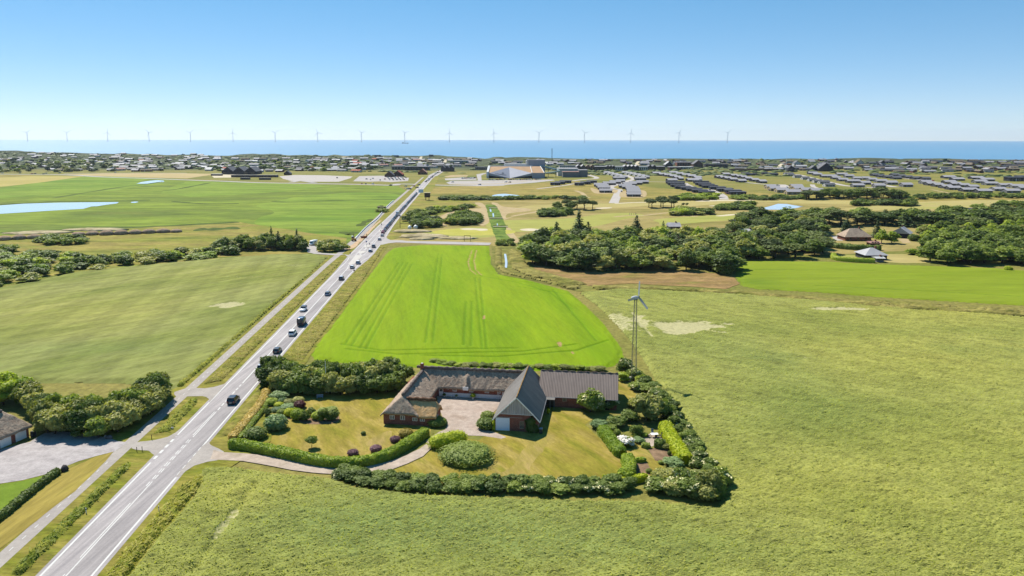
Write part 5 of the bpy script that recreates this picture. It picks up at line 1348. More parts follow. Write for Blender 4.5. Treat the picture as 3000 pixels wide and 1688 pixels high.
clump([zr(*q) for q in ((1070, 132), (1300, 128), (1590, 138), (1590, 120), (1300, 112), (1070, 118))], 8, 43, sc_kinds[:3] + ['tree_dark0'], (10, 14), (3, 6), 'thicket between two fairways', 'thicket between two fairways')
clump([zr(*q) for q in ((640, 78), (900, 72), (1110, 76), (1110, 55), (900, 50), (650, 60))], 9, 44, ['pine0', 'tree_dark0', 'tree_dark1', 'pine1'], (11, 15), (7, 11), 'first windbreak before the cabins', 'windbreak before the cabins')
clump([zr(*q) for q in ((1160, 72), (1480, 74), (1480, 50), (1160, 52))], 10, 45, ['pine0', 'tree_dark0', 'pine1'], (11, 14), (7, 11), 'second windbreak before the cabins', 'second windbreak before the cabins')
clump([zr(*q) for q in ((1500, 74), (2000, 70), (2560, 62), (2560, 45), (2000, 50), (1500, 58))], 12, 46, sc_kinds[:4], (10, 15), (3, 6), 'scrub line before the cabins', 'scrub line before the cabins')
clump([zr(*q) for q in ((-20, 78), (300, 80), (640, 74), (640, 60), (300, 62), (0, 66))], 11, 47, sc_kinds[:4], (10, 15), (2.5, 4.5), 'scrub line above the golf lake', 'scrub line above the golf lake')
clump([zr(*q) for q in ((2310, 140), (2576, 138), (2900, 140), (2900, 122), (2400, 122))], 9, 48, sc_kinds[:3], (10, 14), (3, 5), 'thicket behind the dark shed', 'thicket behind the driving range shed')
clump([Zm(1650, 420, 5.152)(q)[0] for q in ((1680, 850), (1800, 870), (2000, 860), (2350, 850), (2300, 810), (2100, 800), (1800, 815))], 10, 49, sc_kinds[2:7], (11, 16), (2.5, 5), 'thicket before the black cabins', 'thicket before the black cabins')
clump([z7(*q) for q in ((940, 230), (1030, 232), (1040, 200), (960, 180))], 6, 50, sc_kinds[:3], (6, 9), (2, 3.2), 'bushes round the meadow hut', 'bushes by the meadow hut')
clump([z7(*q) for q in ((2230, 590), (2400, 590), (2380, 560), (2260, 560))], 4, 51, sc_kinds[:3], (4, 6), (1.8, 3), 'bushes at the ditch mouth', 'bushes at the ditch mouth')

# ================================================================ the farm
FANG = math.radians(8.0)
FO = P(1400 + 272 / 5.367, 1030 + 1235 / 5.367)
FX, FY = Vector((math.cos(FANG), -math.sin(FANG), 0)), Vector((math.sin(FANG), math.cos(FANG), 0))
def FP(a, b, z=0.0): return FO + FX * a + FY * b + Vector((0, 0, z))

def thatch_mat(name, c1, c2, c3, strk=6.0):
    n = NT(name, .95, .05)
    f = n.noise(n.co((1, 1, 1)), 2.2, 6, .7, .6)
    g = n.noise(n.co((1, 1, 1)), .5, 4, .6)
    c = n.ramp(n.math('ADD', n.math('MULTIPLY', f, .75), n.math('MULTIPLY', g, .3)), [(.36, c1), (.52, c2), (.68, c3)])
    n.color(c); n.bump(f, 1., .25)
    return n.m
thatch_old = thatch_mat('weathered_thatch', A(122, 104, 90, 1.75), A(166, 146, 128, 1.75), A(200, 180, 156, 1.6))
thatch_new = thatch_mat('fresh_thatch', A(206, 158, 106, 1.5), A(222, 178, 126, 1.5), A(236, 198, 150, 1.5))
ridge_old = thatch_mat('weathered_ridge', A(96, 84, 78, 1.5), A(128, 114, 106, 1.5), A(156, 142, 132, 1.5))
ridge_new = thatch_mat('brown_ridge', A(112, 82, 64), A(142, 106, 84), A(168, 130, 104))
bk = NT('red_brick', .9, .15)
bt = bk.new('ShaderNodeTexBrick')
bt.inputs['Scale'].default_value = 1.0
bt.inputs['Brick Width'].default_value, bt.inputs['Row Height'].default_value, bt.inputs['Mortar Size'].default_value = .24, .075, .008
bt.inputs['Color1'].default_value, bt.inputs['Color2'].default_value, bt.inputs['Mortar'].default_value = A(132, 66, 52, 1.5), A(160, 86, 66, 1.5), A(160, 140, 126, 1.4)
cg = bk.new('ShaderNodeTexCoord'); sp_ = bk.new('ShaderNodeSeparateXYZ'); cb_ = bk.new('ShaderNodeCombineXYZ')
bk.link(cg.outputs['Object'], sp_.inputs[0])
bk.link(bk.math('ADD', sp_.outputs[0], sp_.outputs[1]), cb_.inputs[0]); bk.link(sp_.outputs[2], cb_.inputs[1])
bk.link(cb_.outputs[0], bt.inputs['Vector'])
bn = bk.noise(bk.co(), 1.3, 4, .6)
bk.color(bk.mix(1., bt.outputs['Color'], bk.ramp(bn, [(.3, grey(.75)), (.7, grey(1.2))]), 'MULTIPLY'))
brick = bk.m
white_w = plain('white_joinery', A(240, 238, 234, 1.75), .5, .4, .05, 3)
plast = plain('white_plaster', A(228, 228, 230, 1.6), .85, .2, .08, 2)
glass = glass_mat()
iron = plain('dark_iron', (.03, .03, .035, 1), .5, .5, .1)
wood_d = plain('dark_timber', A(78, 66, 56), .85, .2, .25, 3)

def wing_z(w, A_, B_):
    """Height of a hipped or gabled thatch over local points; -1 outside."""
    u, v = (A_, B_) if w['axis'] == 'a' else (B_, A_)
    d = np.abs(v - w['c'])
    z = w['ridge'] - (w['ridge'] - w['eave']) * d / w['hw']
    z = z - .16 * np.exp(-(d / .8) ** 2)                   # rounded top
    for e, sgn, key in ((w['u0'], 1, 'hip0'), (w['u1'], -1, 'hip1')):
        if w.get(key):
            he, sl = w[key]
            z = np.minimum(z, he + sl * (u - e) * sgn)
    out = (u < w['u0']) | (u > w['u1']) | (d > w['hw'])
    return np.where(out, -1., z)
def thatch(parent, wings, extra=None, res=.22, thick=.34):
    """Thatched roofs that run into each other, as one body per kind of thatch."""
    lo = [min(w['u0'] if w['axis'] == 'a' else w['c'] - w['hw'] for w in wings), min(w['c'] - w['hw'] if w['axis'] == 'a' else w['u0'] for w in wings)]
    hi = [max(w['u1'] if w['axis'] == 'a' else w['c'] + w['hw'] for w in wings), max(w['c'] + w['hw'] if w['axis'] == 'a' else w['u1'] for w in wings)]
    ga, gb = np.arange(lo[0] - res, hi[0] + 2 * res, res), np.arange(lo[1] - res, hi[1] + 2 * res, res)
    A_, B_ = np.meshgrid(ga, gb)
    Zs = np.stack([wing_z(w, A_, B_) for w in wings])
    Zm_ = Zs.max(0); who = Zs.argmax(0)
    ok = Zm_ > 0
    Zt = Zm_ + (fbm(A_ / .55, B_ / .55, 3, 41) - .5) * .26 + (fbm(A_ / 2.5, B_ / 2.5, 2, 47) - .5) * .2
    if extra is not None: Zt = Zt + extra(A_, B_)
    idx = -np.ones(ok.shape, np.int64); idx[ok] = np.arange(ok.sum()); N = int(ok.sum())
    q = np.stack([idx[:-1, :-1], idx[:-1, 1:], idx[1:, 1:], idx[1:, :-1]], -1).reshape(-1, 4)
    good = (q >= 0).all(1); q = q[good]
    wq = np.array([wings[k].get('new', 0) for k in who[:-1, :-1].ravel()[good]])
    top = np.stack([A_[ok], B_[ok], Zt[ok]], -1); bot = top - np.array([0, 0, thick])
    for new, nm, m in ((0, 'thatch_roof', thatch_old), (1, 'fresh_thatch_roof', thatch_new)):
        qq = q[wq == new]
        if not len(qq): continue
        ed = {}
        for f in qq:
            for i in range(4):
                e = (f[i], f[(i + 1) % 4])
                if (e[1], e[0]) in ed: del ed[(e[1], e[0])]
                else: ed[e] = 1
        side = np.array([(b, a, a + N, b + N) for a, b in ed])
        fs = np.concatenate([qq, side])
        bq = qq[:, ::-1] + N
        fs = np.concatenate([fs, bq])
        me = mesh_np(nm, np.concatenate([top, bot]), fs, np.full(len(fs), 4), [m])
        bm = bmesh.new(); bm.from_mesh(me); bmesh.ops.delete(bm, geom=[v for v in bm.verts if not v.link_faces], context='VERTS'); bm.to_mesh(me); bm.free()
        add(nm, me, parent)
def ridge_roll(parent, p0, p1, r, mat, name='ridge_roll', seg=None):
    p0, p1 = Vector(p0), Vector(p1)
    n = max(6, int((p1 - p0).length / .35))
    mb = MB()
    path = [p0.lerp(p1, i / n) + Vector((0, 0, .08 * math.sin(i * 1.3) + rng.uniform(-.05, .05))) for i in range(n + 1)]
    mb.tube(path, [r * rng.uniform(.9, 1.1) * (.75 if i in (0, n) else 1) for i in range(n + 1)], 10)
    return mb.build(name, mat, parent, smooth=True)
def window(parent, a0, a1, z0, z1, b, cols=2, rows=2, face='b-', frame=None, fw=.07):
    """Window in a wall: white frame with glazing bars standing proud, panes as its child."""
    mb, gl = MB(), MB()
    def bx(m, u0, u1, w0, w1, d0, d1):
        if face == 'b-': m.box(u0, u1, b - d1, b - d0, w0, w1)
        elif face == 'b+': m.box(u0, u1, b + d0, b + d1, w0, w1)
        elif face == 'a+': m.box(b + d0, b + d1, u0, u1, w0, w1)
        else: m.box(b - d1, b - d0, u0, u1, w0, w1)
    bx(mb, a0, a0 + fw, z0, z1, .0, .06); bx(mb, a1 - fw, a1, z0, z1, .0, .06)
    bx(mb, a0 + fw, a1 - fw, z0, z0 + fw, .0, .058); bx(mb, a0 + fw, a1 - fw, z1 - fw, z1, .0, .058)
    for i in range(1, cols):
        x = a0 + (a1 - a0) * i / cols; k = .045 if cols == 2 else .022
        bx(mb, x - k, x + k, z0 + fw, z1 - fw, .0, .052)
    for j in range(1, rows):
        z = z0 + (z1 - z0) * j / rows
        bx(mb, a0 + fw, a1 - fw, z - .02, z + .02, .0, .046)
    w = mb.build('window', frame or white_w, parent)
    bx(gl, a0 + fw, a1 - fw, z0 + fw, z1 - fw, .004, .028)
    gl.build('pane', glass, w)
    return w

# -- thatched farmhouse: long range, road-side wing with hipped end, cross wing with fresh thatch
fh = empty('thatched_farmhouse', FO, -FANG)
tag(fh, 'long L-shaped red brick farmhouse with weathered thatch and one freshly thatched slope', 'farmhouse')
RZ, LR = 6.0, 5.75
wings = [dict(axis='a', u0=-24.0, u1=4.5, c=20.8, hw=3.35, eave=2.3, ridge=RZ, hip0=(2.3, 1.15)),
         dict(axis='b', u0=-.55, u1=21.0, c=-20.4, hw=4.15, eave=2.1, ridge=LR, hip0=(2.62, 1.25)),
         dict(axis='a', u0=-20.4, u1=-12.25, c=2.45, hw=2.95, eave=1.95, ridge=4.95, hip1=(2.9, 1.9), new=1)]
vent = lambda a, b: .55 * np.clip(1 - np.abs(a + 9.8) / .75, 0, 1) * (b > 17.4) * (b < 20.4) * np.clip((20.6 - b) / 1.5, 0, 1)
thatch(fh, wings, vent)
mb = MB()
mb.box(-24.0, 4.4, 18.15, 23.4, 0, 2.75)
mb.box(-24.0, -16.8, 0, 18.15, 0, 2.55)
mb.box(-16.8, -12.75, 0, 4.85, 0, 2.3)
mb.build('wall', brick, fh)
mb = MB(); mb.box(-15.2, -1.4, 18.06, 18.152, 0, .98); mb.build('plinth', plast, fh)
ridge_roll(fh, (-22.3, 20.8, RZ + .02), (4.4, 20.8, RZ + .02), .36, ridge_old)
ridge_roll(fh, (-20.4, 2.1, LR + .02), (-20.4, 19.5, LR + .02), .36, ridge_old)
ridge_roll(fh, (-19.6, 2.45, 4.98), (-13.15, 2.45, 4.98), .34, ridge_new)
mb = MB(); mb.box(-21.05, -20.35, 19.2, 19.9, 4.8, 7.3, 0); mb.box(-21.12, -20.28, 19.13, 19.97, 7.08, 7.22, 0); mb.box(-20.9, -20.5, 19.35, 19.75, 7.3, 7.4, 1)
mb.build('chimney', [brick, plast], fh)
for a0, a1, z0, z1 in ((-22.6, -21.58, 1.1, 2.0), (-20.33, -19.3, 1.1, 2.0), (-17.65, -16.62, 1.02, 1.72), (-16.02, -15.0, 1.02, 1.72)): window(fh, a0, a1, z0, z1, 0., 2, 3)
mb = MB(); mb.box(-21.3, -20.78, -.03, 0.0, 2.22, 2.42); mb.build('name_plate', white_w, fh)
for x0, x1 in ((-13.04, -12.1), (-9.1, -8.15), (-5.4, -4.43), (-2.48, -1.7)): window(fh, x0, x1, 1.35, 2.05, 18.15, 3, 3)
mb = MB(); mb.box(-16.32, -15.34, 18.08, 18.152, .1, 2.08); d_ = mb.build('door', white_w, fh)
mb = MB(); mb.box(-16.18, -15.86, 18.06, 18.078, 1.2, 1.9); mb.box(-15.8, -15.48, 18.06, 18.078, 1.2, 1.9); mb.build('pane', glass, d_)
mb = MB(); mb.box(-1.35, -.05, 18.06, 18.152, .1, 2.1); mb.build('door', white_w, fh)
mb = MB(); mb.box(-10.5, -9.2, 17.38, 17.5, 1.95, 2.75); mb.build('loading_hatch', white_w, fh)
mb = MB(); mb.box(-10.3, -9.6, 18.08, 18.152, .98, 1.95); mb.build('door', plain('red_door', A(150, 70, 56), .7), fh)
for x in (-14.1, -3.4):
    mb = MB(); mb.box(x - .08, x + .08, 18.02, 18.152, 1.75, 1.98); mb.build('wall_lamp', white_w, fh)
window(fh, 7.2, 8.1, 1.2, 1.9, -16.8, 2, 2, 'a+'); window(fh, 12.2, 13.1, 1.2, 1.9, -16.8, 2, 2, 'a+')
window(fh, 1.6, 2.5, 1.1, 1.8, -12.75, 2, 2, 'a+')

# -- barn
def corr(mb, a0, a1, b0, z0, b1, z1, lam=.36, amp=.03, along='a', th=.1, m=0):
    """Corrugated sheeting from eave (b0, z0) to ridge (b1, z1); ribs run up the slope."""
    n = int(abs(a1 - a0) / (lam / 4))
    t = np.linspace(0, 1, n + 1)
    L_ = Vector((0, b1 - b0, z1 - z0)); nn = Vector((0, -(z1 - z0), b1 - b0)).normalized()
    if nn.z < 0: nn = -nn
    i0 = len(mb.v)
    for k in t:
        a = a0 + (a1 - a0) * k; h = amp * math.sin(2 * math.pi * (a - a0) / lam)
        for (bb, zz) in ((b0, z0), (b1, z1)):
            for d in (h, h - th):
                p = (a, bb + nn.y * d, zz + nn.z * d) if along == 'a' else (bb + nn.y * d, a, zz + nn.z * d)
                mb.v.append(p)
    for j in range(n):
        o, q = i0 + 4 * j, i0 + 4 * (j + 1)
        for f in ((o, q, q + 2, o + 2), (o + 1, o + 3, q + 3, q + 1), (o, o + 1, q + 1, q), (o + 2, q + 2, q + 3, o + 3)):
            mb.f.append(f); mb.mi.append(m)
    for o in (i0, i0 + 4 * n): mb.f.append((o, o + 2, o + 3, o + 1)); mb.mi.append(m)
def sheet_mat(name, c1, c2, rot, k=1.):
    n = NT(name, .75, .3)
    f = n.noise(n.co((3.2, .16, .16), 0) if rot == 'a' else n.co((.16, 3.2, .16), 0), 1., 5, .7)
    g = n.noise(n.co((1, 1, 1)), .35, 4, .6)
    c = n.ramp(n.math('ADD', n.math('MULTIPLY', f, .7), n.math('MULTIPLY', g, .35)), [(.36, c1), (.68, c2)])
    n.color(c); n.bump(f, .3, .05)
    return n.m
fibre = sheet_mat('grey_fibre_sheeting', A(136, 120, 112, 1.1), A(164, 146, 136, 1.1), 'a')
fibre_b = sheet_mat('barn_sheeting', A(132, 126, 120), A(176, 168, 160), 'b')
lichen = thatch_mat('lichen_ridge', A(150, 112, 60), A(178, 138, 84), A(196, 164, 112))
bo = FP(0, 0)
bn_ = empty('barn', FO, -FANG)
tag(bn_, 'steep-roofed brick barn with a big pale sliding door in its gable', 'barn')
mb = MB()
mb.prism([(0, 0), (8.9, 0), (8.9, 2.6), (7.0, 3.7), (.95, 3.7), (0, 2.6)], 'y', 0., 21.2)
mb.build('wall', brick, bn_)
mb = MB()
mb.prism([(.95, 3.7), (7.0 + .9, 3.7), (4.5, 7.15)], 'y', .02, 21.1)
mb.build('gable_core', wood_d, bn_)
mb = MB()
n_ = 60
i0 = len(mb.v)
for i in range(n_ + 1):
    a = .95 + (7.95 - .95) * i / n_
    zt_ = 3.7 + (7.2 - 3.7) * (1 - abs(a - 4.5) / 3.55) - .12
    h = -.06 + .05 * math.sin(i * math.pi / 2)
    mb.v += [(a, h, 3.66), (a, h, max(zt_, 3.68))]
for i in range(n_): mb.f.append((2 * i, 2 * i + 2, 2 * i + 3, 2 * i + 1)); mb.mi.append(0)
mb.build('gable_sheeting', sheet_mat('gable_sheeting', A(150, 142, 144, 1.7), A(212, 202, 202, 1.7), 'a'), bn_, fix=False)
for sgn, x0 in ((-1, -.5), (1, 9.35)):
    mb = MB(); corr(mb, -.35, 21.4, x0, 2.42, 4.45 if sgn < 0 else 4.55, 7.36, along='b', lam=.36, amp=.04)
    mb.build('roof_slope', fibre_b, bn_)
ridge_roll(bn_, (4.5, -.36, 7.4), (4.5, 21.4, 7.4), .13, lichen, 'ridge_cap')
mb = MB()
for p0, p1 in (((-.55, 2.36), (.8, 3.72)), ((.8, 3.72), (4.5, 7.34)), ((4.5, 7.34), (7.9, 3.98)), ((7.9, 3.98), (9.4, 2.36))):
    d = Vector((p1[0] - p0[0], p1[1] - p0[1])).normalized(); nx, nz = -d.y * .1, d.x * .1
    mb.prism([(p0[0] - nx, p0[1] - nz - .06), (p1[0] - nx, p1[1] - nz - .06), (p1[0] + nx, p1[1] + nz - .06), (p0[0] + nx, p0[1] + nz - .06)], 'y', -.42, -.36)
mb.build('barge_board', white_w, bn_)
mb = MB(); mb.box(.95, 7.9, -.1, -.03, 3.6, 3.68); mb.build('gable_trim', white_w, bn_)
blue_door = plain('pale_blue_door', A(214, 222, 236, 1.9), .6, .3, .05, 1)
mb = MB(); mb.box(.12, 3.04, -.12, -.03, .06, 2.8); d_ = mb.build('sliding_door', blue_door, bn_)
mb = MB()
for x in (.12, 2.98): mb.box(x, x + .06, -.15, -.122, .06, 2.8)
mb.box(.18, 2.98, -.149, -.121, 2.72, 2.8); mb.box(.18, 2.98, -.148, -.12, .06, .14); mb.build('door_frame', white_w, d_)
mb = MB(); mb.box(.05, 5.7, -.09, -.02, 2.9, 2.98); mb.build('door_rail', plain('pale_rail', A(214, 190, 176)), bn_)
window(bn_, 5.15, 6.05, .65, 2.2, 0., 3, 5, frame=plain('pale_window_frame', A(222, 196, 172)))
mb = MB(); mb.box(-.75, -.1, 3.6, 4.3, 1.7, 1.85); mb.build('rooflight_box', white_w, bn_)
# gutter pipe
mb = MB(); mb.tube([(9.45, -.2, 2.3), (9.45, 14.2, 2.3)], .06, 6); mb.tube([(9.45, -.2, 2.3), (9.3, -.1, 1.9), (9.02, -.05, 1.7), (9.02, -.05, .1)], .045, 6); mb.build('gutter', plain('zinc', A(170, 174, 180), .5, .5), bn_)

# -- corrugated wing
wg = empty('stable_wing', FO, -FANG)
tag(wg, 'long low brick wing with a grey corrugated roof beside the barn', 'stable')
mb = MB(); mb.prism([(14.85, 0), (26.2, 0), (26.2, 2.7), (20.6, 6.35), (14.85, 2.7)], 'x', 8.95, 25.0); mb.build('wall', brick, wg)
mb = MB(); corr(mb, 7.4, 25.3, 14.35, 2.55, 20.6, 6.62); mb.build('roof_slope', fibre, wg)
mb = MB(); corr(mb, 7.4, 25.3, 26.9, 2.55, 20.64, 6.62); mb.build('roof_slope', fibre, wg)
ridge_roll(wg, (7.5, 20.6, 6.66), (25.25, 20.6, 6.66), .12, ridge_old, 'ridge_cap')
mb = MB(); mb.tube([(9.4, 14.28, 2.5), (25.3, 14.28, 2.5)], .06, 6); mb.build('gutter', plain('zinc', A(170, 174, 180), .5, .5), wg)
for a0 in (12.9, 16.0, 19.5): window(wg, a0, a0 + .95, 1.5, 2.22, 14.85, 3, 3, frame=plain('pale_window_frame', A(222, 196, 172)))
mb = MB(); mb.box(22.2, 23.4, 14.8, 14.852, .05, 2.1); mb.build('door', wood_d, wg)
# -- porch between barn and wing
po = empty('porch', FO, -FANG)
tag(po, 'small flat-roofed timber porch between the barn and corrugated wing', 'porch')
mb = MB(); mb.solid([(9.15, 13.2, 2.2), (11.3, 13.2, 2.2), (11.3, 15.0, 2.5), (9.15, 15.0, 2.5), (9.15, 13.2, 2.32), (11.3, 13.2, 2.32), (11.3, 15.0, 2.62), (9.15, 15.0, 2.62)], [(0, 3, 2, 1), (4, 5, 6, 7), (0, 1, 5, 4), (1, 2, 6, 5), (2, 3, 7, 6), (3, 0, 4, 7)]); mb.build('roof', plain('weathered_felt', A(150, 144, 138), .9), po)
for x in (9.25, 10.2, 11.1):
    mb = MB(); mb.box(x, x + .09, 13.3, 13.39, 0, 2.22); mb.build('post', plain('grey_post', A(150, 160, 160)), po)
mb = MB(); mb.box(9.2, 11.2, 14.7, 14.76, 0, 2.3); mb.build('back_panel', wood_d, po)
# -- ivy on the barn gable
iv = crown_mesh('ivy', [(7.6, -.25, .9, 1.1, .42, 1.0), (7.45, -.2, 2.1, 1.0, .36, 1.0), (8.4, -.1, .7, .7, .4, .9)], 2200, .2, [LM['dark']], G, .4, up=-.9, core=.9)
o = add('ivy', iv, None, FO, -FANG); tag(o, 'dark ivy covering the lower corner of the barn gable', 'ivy')
vn = crown_mesh('climbing_plant', [(-.35, -.1, .5, .35, .35, .55), (-.3, -.05, 1.3, .3, .3, .6), (-.25, 0, 1.95, .2, .25, .35)], 700, .16, [LM['gold']], G, .5, up=-.9, core=.85)
o = add('climbing_plant', vn, None, FO, -FANG); tag(o, 'bright green climber on the barn corner beside the pale door', 'climber')

# -- yard things
def cartwheel():
    r = empty('cartwheel', FP(-2.2, 17.85, .62), -FANG)
    mb = MB(); k = 20
    mb.tube([(math.cos(t) * .55, 0, math.sin(t) * .55) for t in np.linspace(0, 2 * math.pi, k + 1)], .045, 6, cap=False); mb.build('rim', white_w, r)
    mb = MB(); mb.tube([(0, -.1, 0), (0, .1, 0)], .1, 10); mb.build('hub', white_w, r)
    for i in range(10):
        t = i * 2 * math.pi / 10
        m2 = MB(); m2.tube([(math.cos(t) * .1, 0, math.sin(t) * .1), (math.cos(t) * .52, 0, math.sin(t) * .52)], .025, 5); m2.build('spoke', white_w, r)
    return tag(r, 'white wooden cartwheel leaning on the courtyard wall', 'cartwheel')
cartwheel()
def bench(loc, rz, label, mat):
    r = empty('bench', loc, rz)
    for k in range(3):
        mb = MB(); mb.box(-.75, .75, -.22 + k * .16, -.1 + k * .16, .42, .46); mb.build('seat_slat', mat, r)
    for k in range(2):
        mb = MB(); mb.box(-.75, .75, .26, .3, .58 + k * .18, .7 + k * .18); mb.build('back_slat', mat, r)
    for x in (-.65, .6):
        for y in (-.2, .22):
            mb = MB(); mb.box(x, x + .06, y, y + .06, 0, .42 if y < 0 else .9); mb.build('leg', mat, r)
    return tag(r, label, 'bench')
bench(FP(-13.9, 17.6), -FANG, 'white garden bench with plants against the courtyard wall', white_w)
p = P(*zt(925, 540)); bench(p, .2, 'blue and white bench in the shade of the shelter belt', plain('pale_blue_paint', A(206, 222, 246), .6))
def planter(loc, label, leafkey, h=.5, w=.3, lf=.55, leaf=True):
    r = empty('planter', loc)
    mb = MB(); mb.tube([(0, 0, 0), (0, 0, h * .2), (0, 0, h)], [w * .7, w * .75, w], 10); mb.build('pot', plast, r)
    if leaf: add('foliage', crown_mesh('foliage', [(0, 0, h + lf * .6, lf, lf, lf * .8)], 260, .14, [LM[leafkey]], G, .7), r)
    return tag(r, label, 'planter')
planter(FP(-8.05, 17.2), 'white planter with a yellow-green plant in the courtyard', 'gold')
planter(FP(-15.0, 17.8), 'small dark-leaved planter beside the courtyard bench', 'dark', .35, .22, .3)
planter(FP(-12.1, 17.7), 'low planter right of the courtyard bench', 'blue', .3, .22, .25)
# bins at the barn corner
mb = MB(); mb.box(-.3, .3, -.35, .35, .05, 1.0, 0); mb.prism([(-.33, 1.0), (.33, 1.0), (.3, 1.12), (-.3, 1.08)], 'y', -.38, .38, 1)
r = empty('wheelie_bin', FP(9.6, -.3), -FANG); mb.build('body', [iron, plain('pale_lid', A(190, 200, 210))], r)
m2 = MB(); m2.tube([(-.25, .36, .1), (.25, .36, .1)], .1, 10); m2.build('wheel', iron, r)
tag(r, 'dark wheelie bin with a pale lid at the barn corner', 'bin')
# garden table and chairs on the terrace
gt = P(*zg(823, 712))
r = empty('garden_table', gt, .1)
mb = MB(); mb.box(-.75, .75, -.45, .45, .7, .74); mb.build('tabletop', white_w, r)
for x in (-.68, .62):
    for y in (-.38, .32):
        m2 = MB(); m2.box(x, x + .06, y, y + .06, 0, .7); m2.build('leg', wood_d, r)
tag(r, 'white-topped garden table on the small terrace', 'table')
def gchair(loc, rz, label, mat):
    r = empty('garden_chair', loc, rz)
    m = MB(); m.box(-.25, .25, -.25, .25, .42, .46); m.build('seat', mat, r)
    m = MB(); m.solid([(-.25, .23, .46), (.25, .23, .46), (.25, .36, 1.05), (-.25, .36, 1.05), (-.25, .27, .46), (.25, .27, .46), (.25, .4, 1.05), (-.25, .4, 1.05)], [(0, 1, 2, 3), (7, 6, 5, 4), (0, 4, 5, 1), (1, 5, 6, 2), (2, 6, 7, 3), (3, 7, 4, 0)]); m.build('backrest', mat, r)
    for x in (-.24, .2):
        for y in (-.24, .2):
            m = MB(); m.box(x, x + .04, y, y + .04, 0, .42); m.build('leg', mat, r)
    return tag(r, label, 'chair')
grey_c = plain('grey_chair', A(150, 158, 176), .6); dark_c = plain('dark_chair', A(60, 58, 66), .6)
gchair(gt + Vector((-.1, 1.5, 0)), 0, 'grey high-backed chair behind the garden table', grey_c)
gchair(gt + Vector((-1.15, -.1, 0)), 1.5, 'dark chair at the lawn end of the garden table', dark_c)
gchair(gt + Vector((1.15, -.1, 0)), -1.5, 'dark chair at the hedge end of the garden table', dark_c)
gchair(gt + Vector((.1, -1.0, 0)), 3.1, 'dark chair on the near side of the garden table', dark_c)
# flagpole
r = empty('flagpole', P(956, 1150))
mb = MB(); mb.tube([(0, 0, 0), (0, 0, 4), (0, 0, 7.6)], [.09, .075, .05], 8); mb.build('pole', white_w, r)
mb = MB(); mb.tube([(0, 0, 7.58), (0, 0, 7.66), (0, 0, 7.74)], [.03, .08, .02], 8); mb.build('finial', white_w, r)
mb = MB(); mb.box(-.18, .18, -.18, .18, 0, .15); mb.build('base', plast, r)
tag(r, 'slim white flagpole in front of the dark shelter belt', 'flagpole')

# -- lattice windmill
tw = empty('windmill', (30.55, 177.0, 0))
tag(tw, 'lattice windmill tower with three flat white blades at the field corner', 'windmill')
galv = plain('galvanised_steel', A(160, 154, 134), .5, .5, .15, 4)
HT = 20.6
leg = lambda sx, sy, z: Vector((sx * (.62 - .34 * z / HT), sy * (.62 - .34 * z / HT), z))
for sx in (-1, 1):
    for sy in (-1, 1):
        mb = MB(); mb.tube([leg(sx, sy, -.1), leg(sx, sy, HT)], .055, 5); mb.build('leg', galv, tw)
levels = np.linspace(0, HT, 15)
for z0, z1 in zip(levels[:-1], levels[1:]):
    mb = MB()
    for (ax, ay), (bx_, by_) in (((-1, -1), (1, -1)), ((1, -1), (1, 1)), ((1, 1), (-1, 1)), ((-1, 1), (-1, -1))):
        mb.tube([leg(ax, ay, z0), leg(bx_, by_, z1)], .022, 4); mb.tube([leg(ax, ay, z1), leg(bx_, by_, z1)], .024, 4)
    mb.build('brace', galv, tw)
mb = MB(); mb.box(-.5, .5, -.5, .5, HT, HT + .08); mb.build('platform', galv, tw)
nac = MB()
ax = Vector((-.82, -.57, 0)); sd = Vector((.57, -.82, 0))
prof = [(-.75, .34, .34), (-.5, .42, .42), (.5, .46, .46), (1.2, .36, .36), (1.35, .18, .2)]
for s, hw, hh in prof:
    for cx, cz in ((-1, -.7), (-1, .55), (-.5, 1), (.5, 1), (1, .55), (1, -.7)):
        q = ax * s + sd * (cx * hw); nac.v.append((q.x, q.y, HT + .55 + cz * hh))
for j in range(4):
    for k in range(6): nac.f.append((j * 6 + k, j * 6 + (k + 1) % 6, j * 6 + 6 + (k + 1) % 6, j * 6 + 6 + k)); nac.mi.append(0)
nac.f += [tuple(range(6)), tuple(range(24, 30))]; nac.mi += [0, 0]
nac.build('nacelle', plain('white_gelcoat', A(236, 236, 240), .4, .4, .04), tw)
hubc = Vector((0, 0, HT + .6)) - ax * 1.0
mb = MB(); mb.tube([hubc + ax * .3, hubc - ax * .1, hubc - ax * .3], [.22, .24, .1], 10); mb.build('hub', iron, tw)
wr = Vector((sd.x, sd.y, 0)); wu = Vector((0, 0, 1))
for an in (87, 203, -37):
    t = math.radians(an); d = wr * math.cos(t) + wu * math.sin(t); e = -wr * math.sin(t) + wu * math.cos(t)
    mb = MB()
    pts = []
    for s, hw in ((.25, .14), (.7, .3), (4.0, .24)):
        for k, off in ((-1, .05), (1, -.05)):
            for th in (-.03, .03): pts.append(hubc + d * s + e * (k * hw) + ax * (off + th))
    mb.v += [tuple(p) for p in pts]
    for j in range(2):
        o = 4 * j
        for f in ((o, o + 2, o + 6, o + 4), (o + 1, o + 5, o + 7, o + 3), (o, o + 4, o + 5, o + 1), (o + 2, o + 3, o + 7, o + 6)): mb.f.append(f); mb.mi.append(0)
    mb.f += [(0, 1, 3, 2), (8, 10, 11, 9)]; mb.mi += [0, 0]
    mb.build('blade', plain('white_gelcoat', A(236, 236, 240), .4, .4, .04), tw)
mb = MB(); mb.box(-1.3, -.7, -.9, -.4, 0, 1.1); mb.build('control_box', plain('pale_box', A(214, 210, 196)), tw)

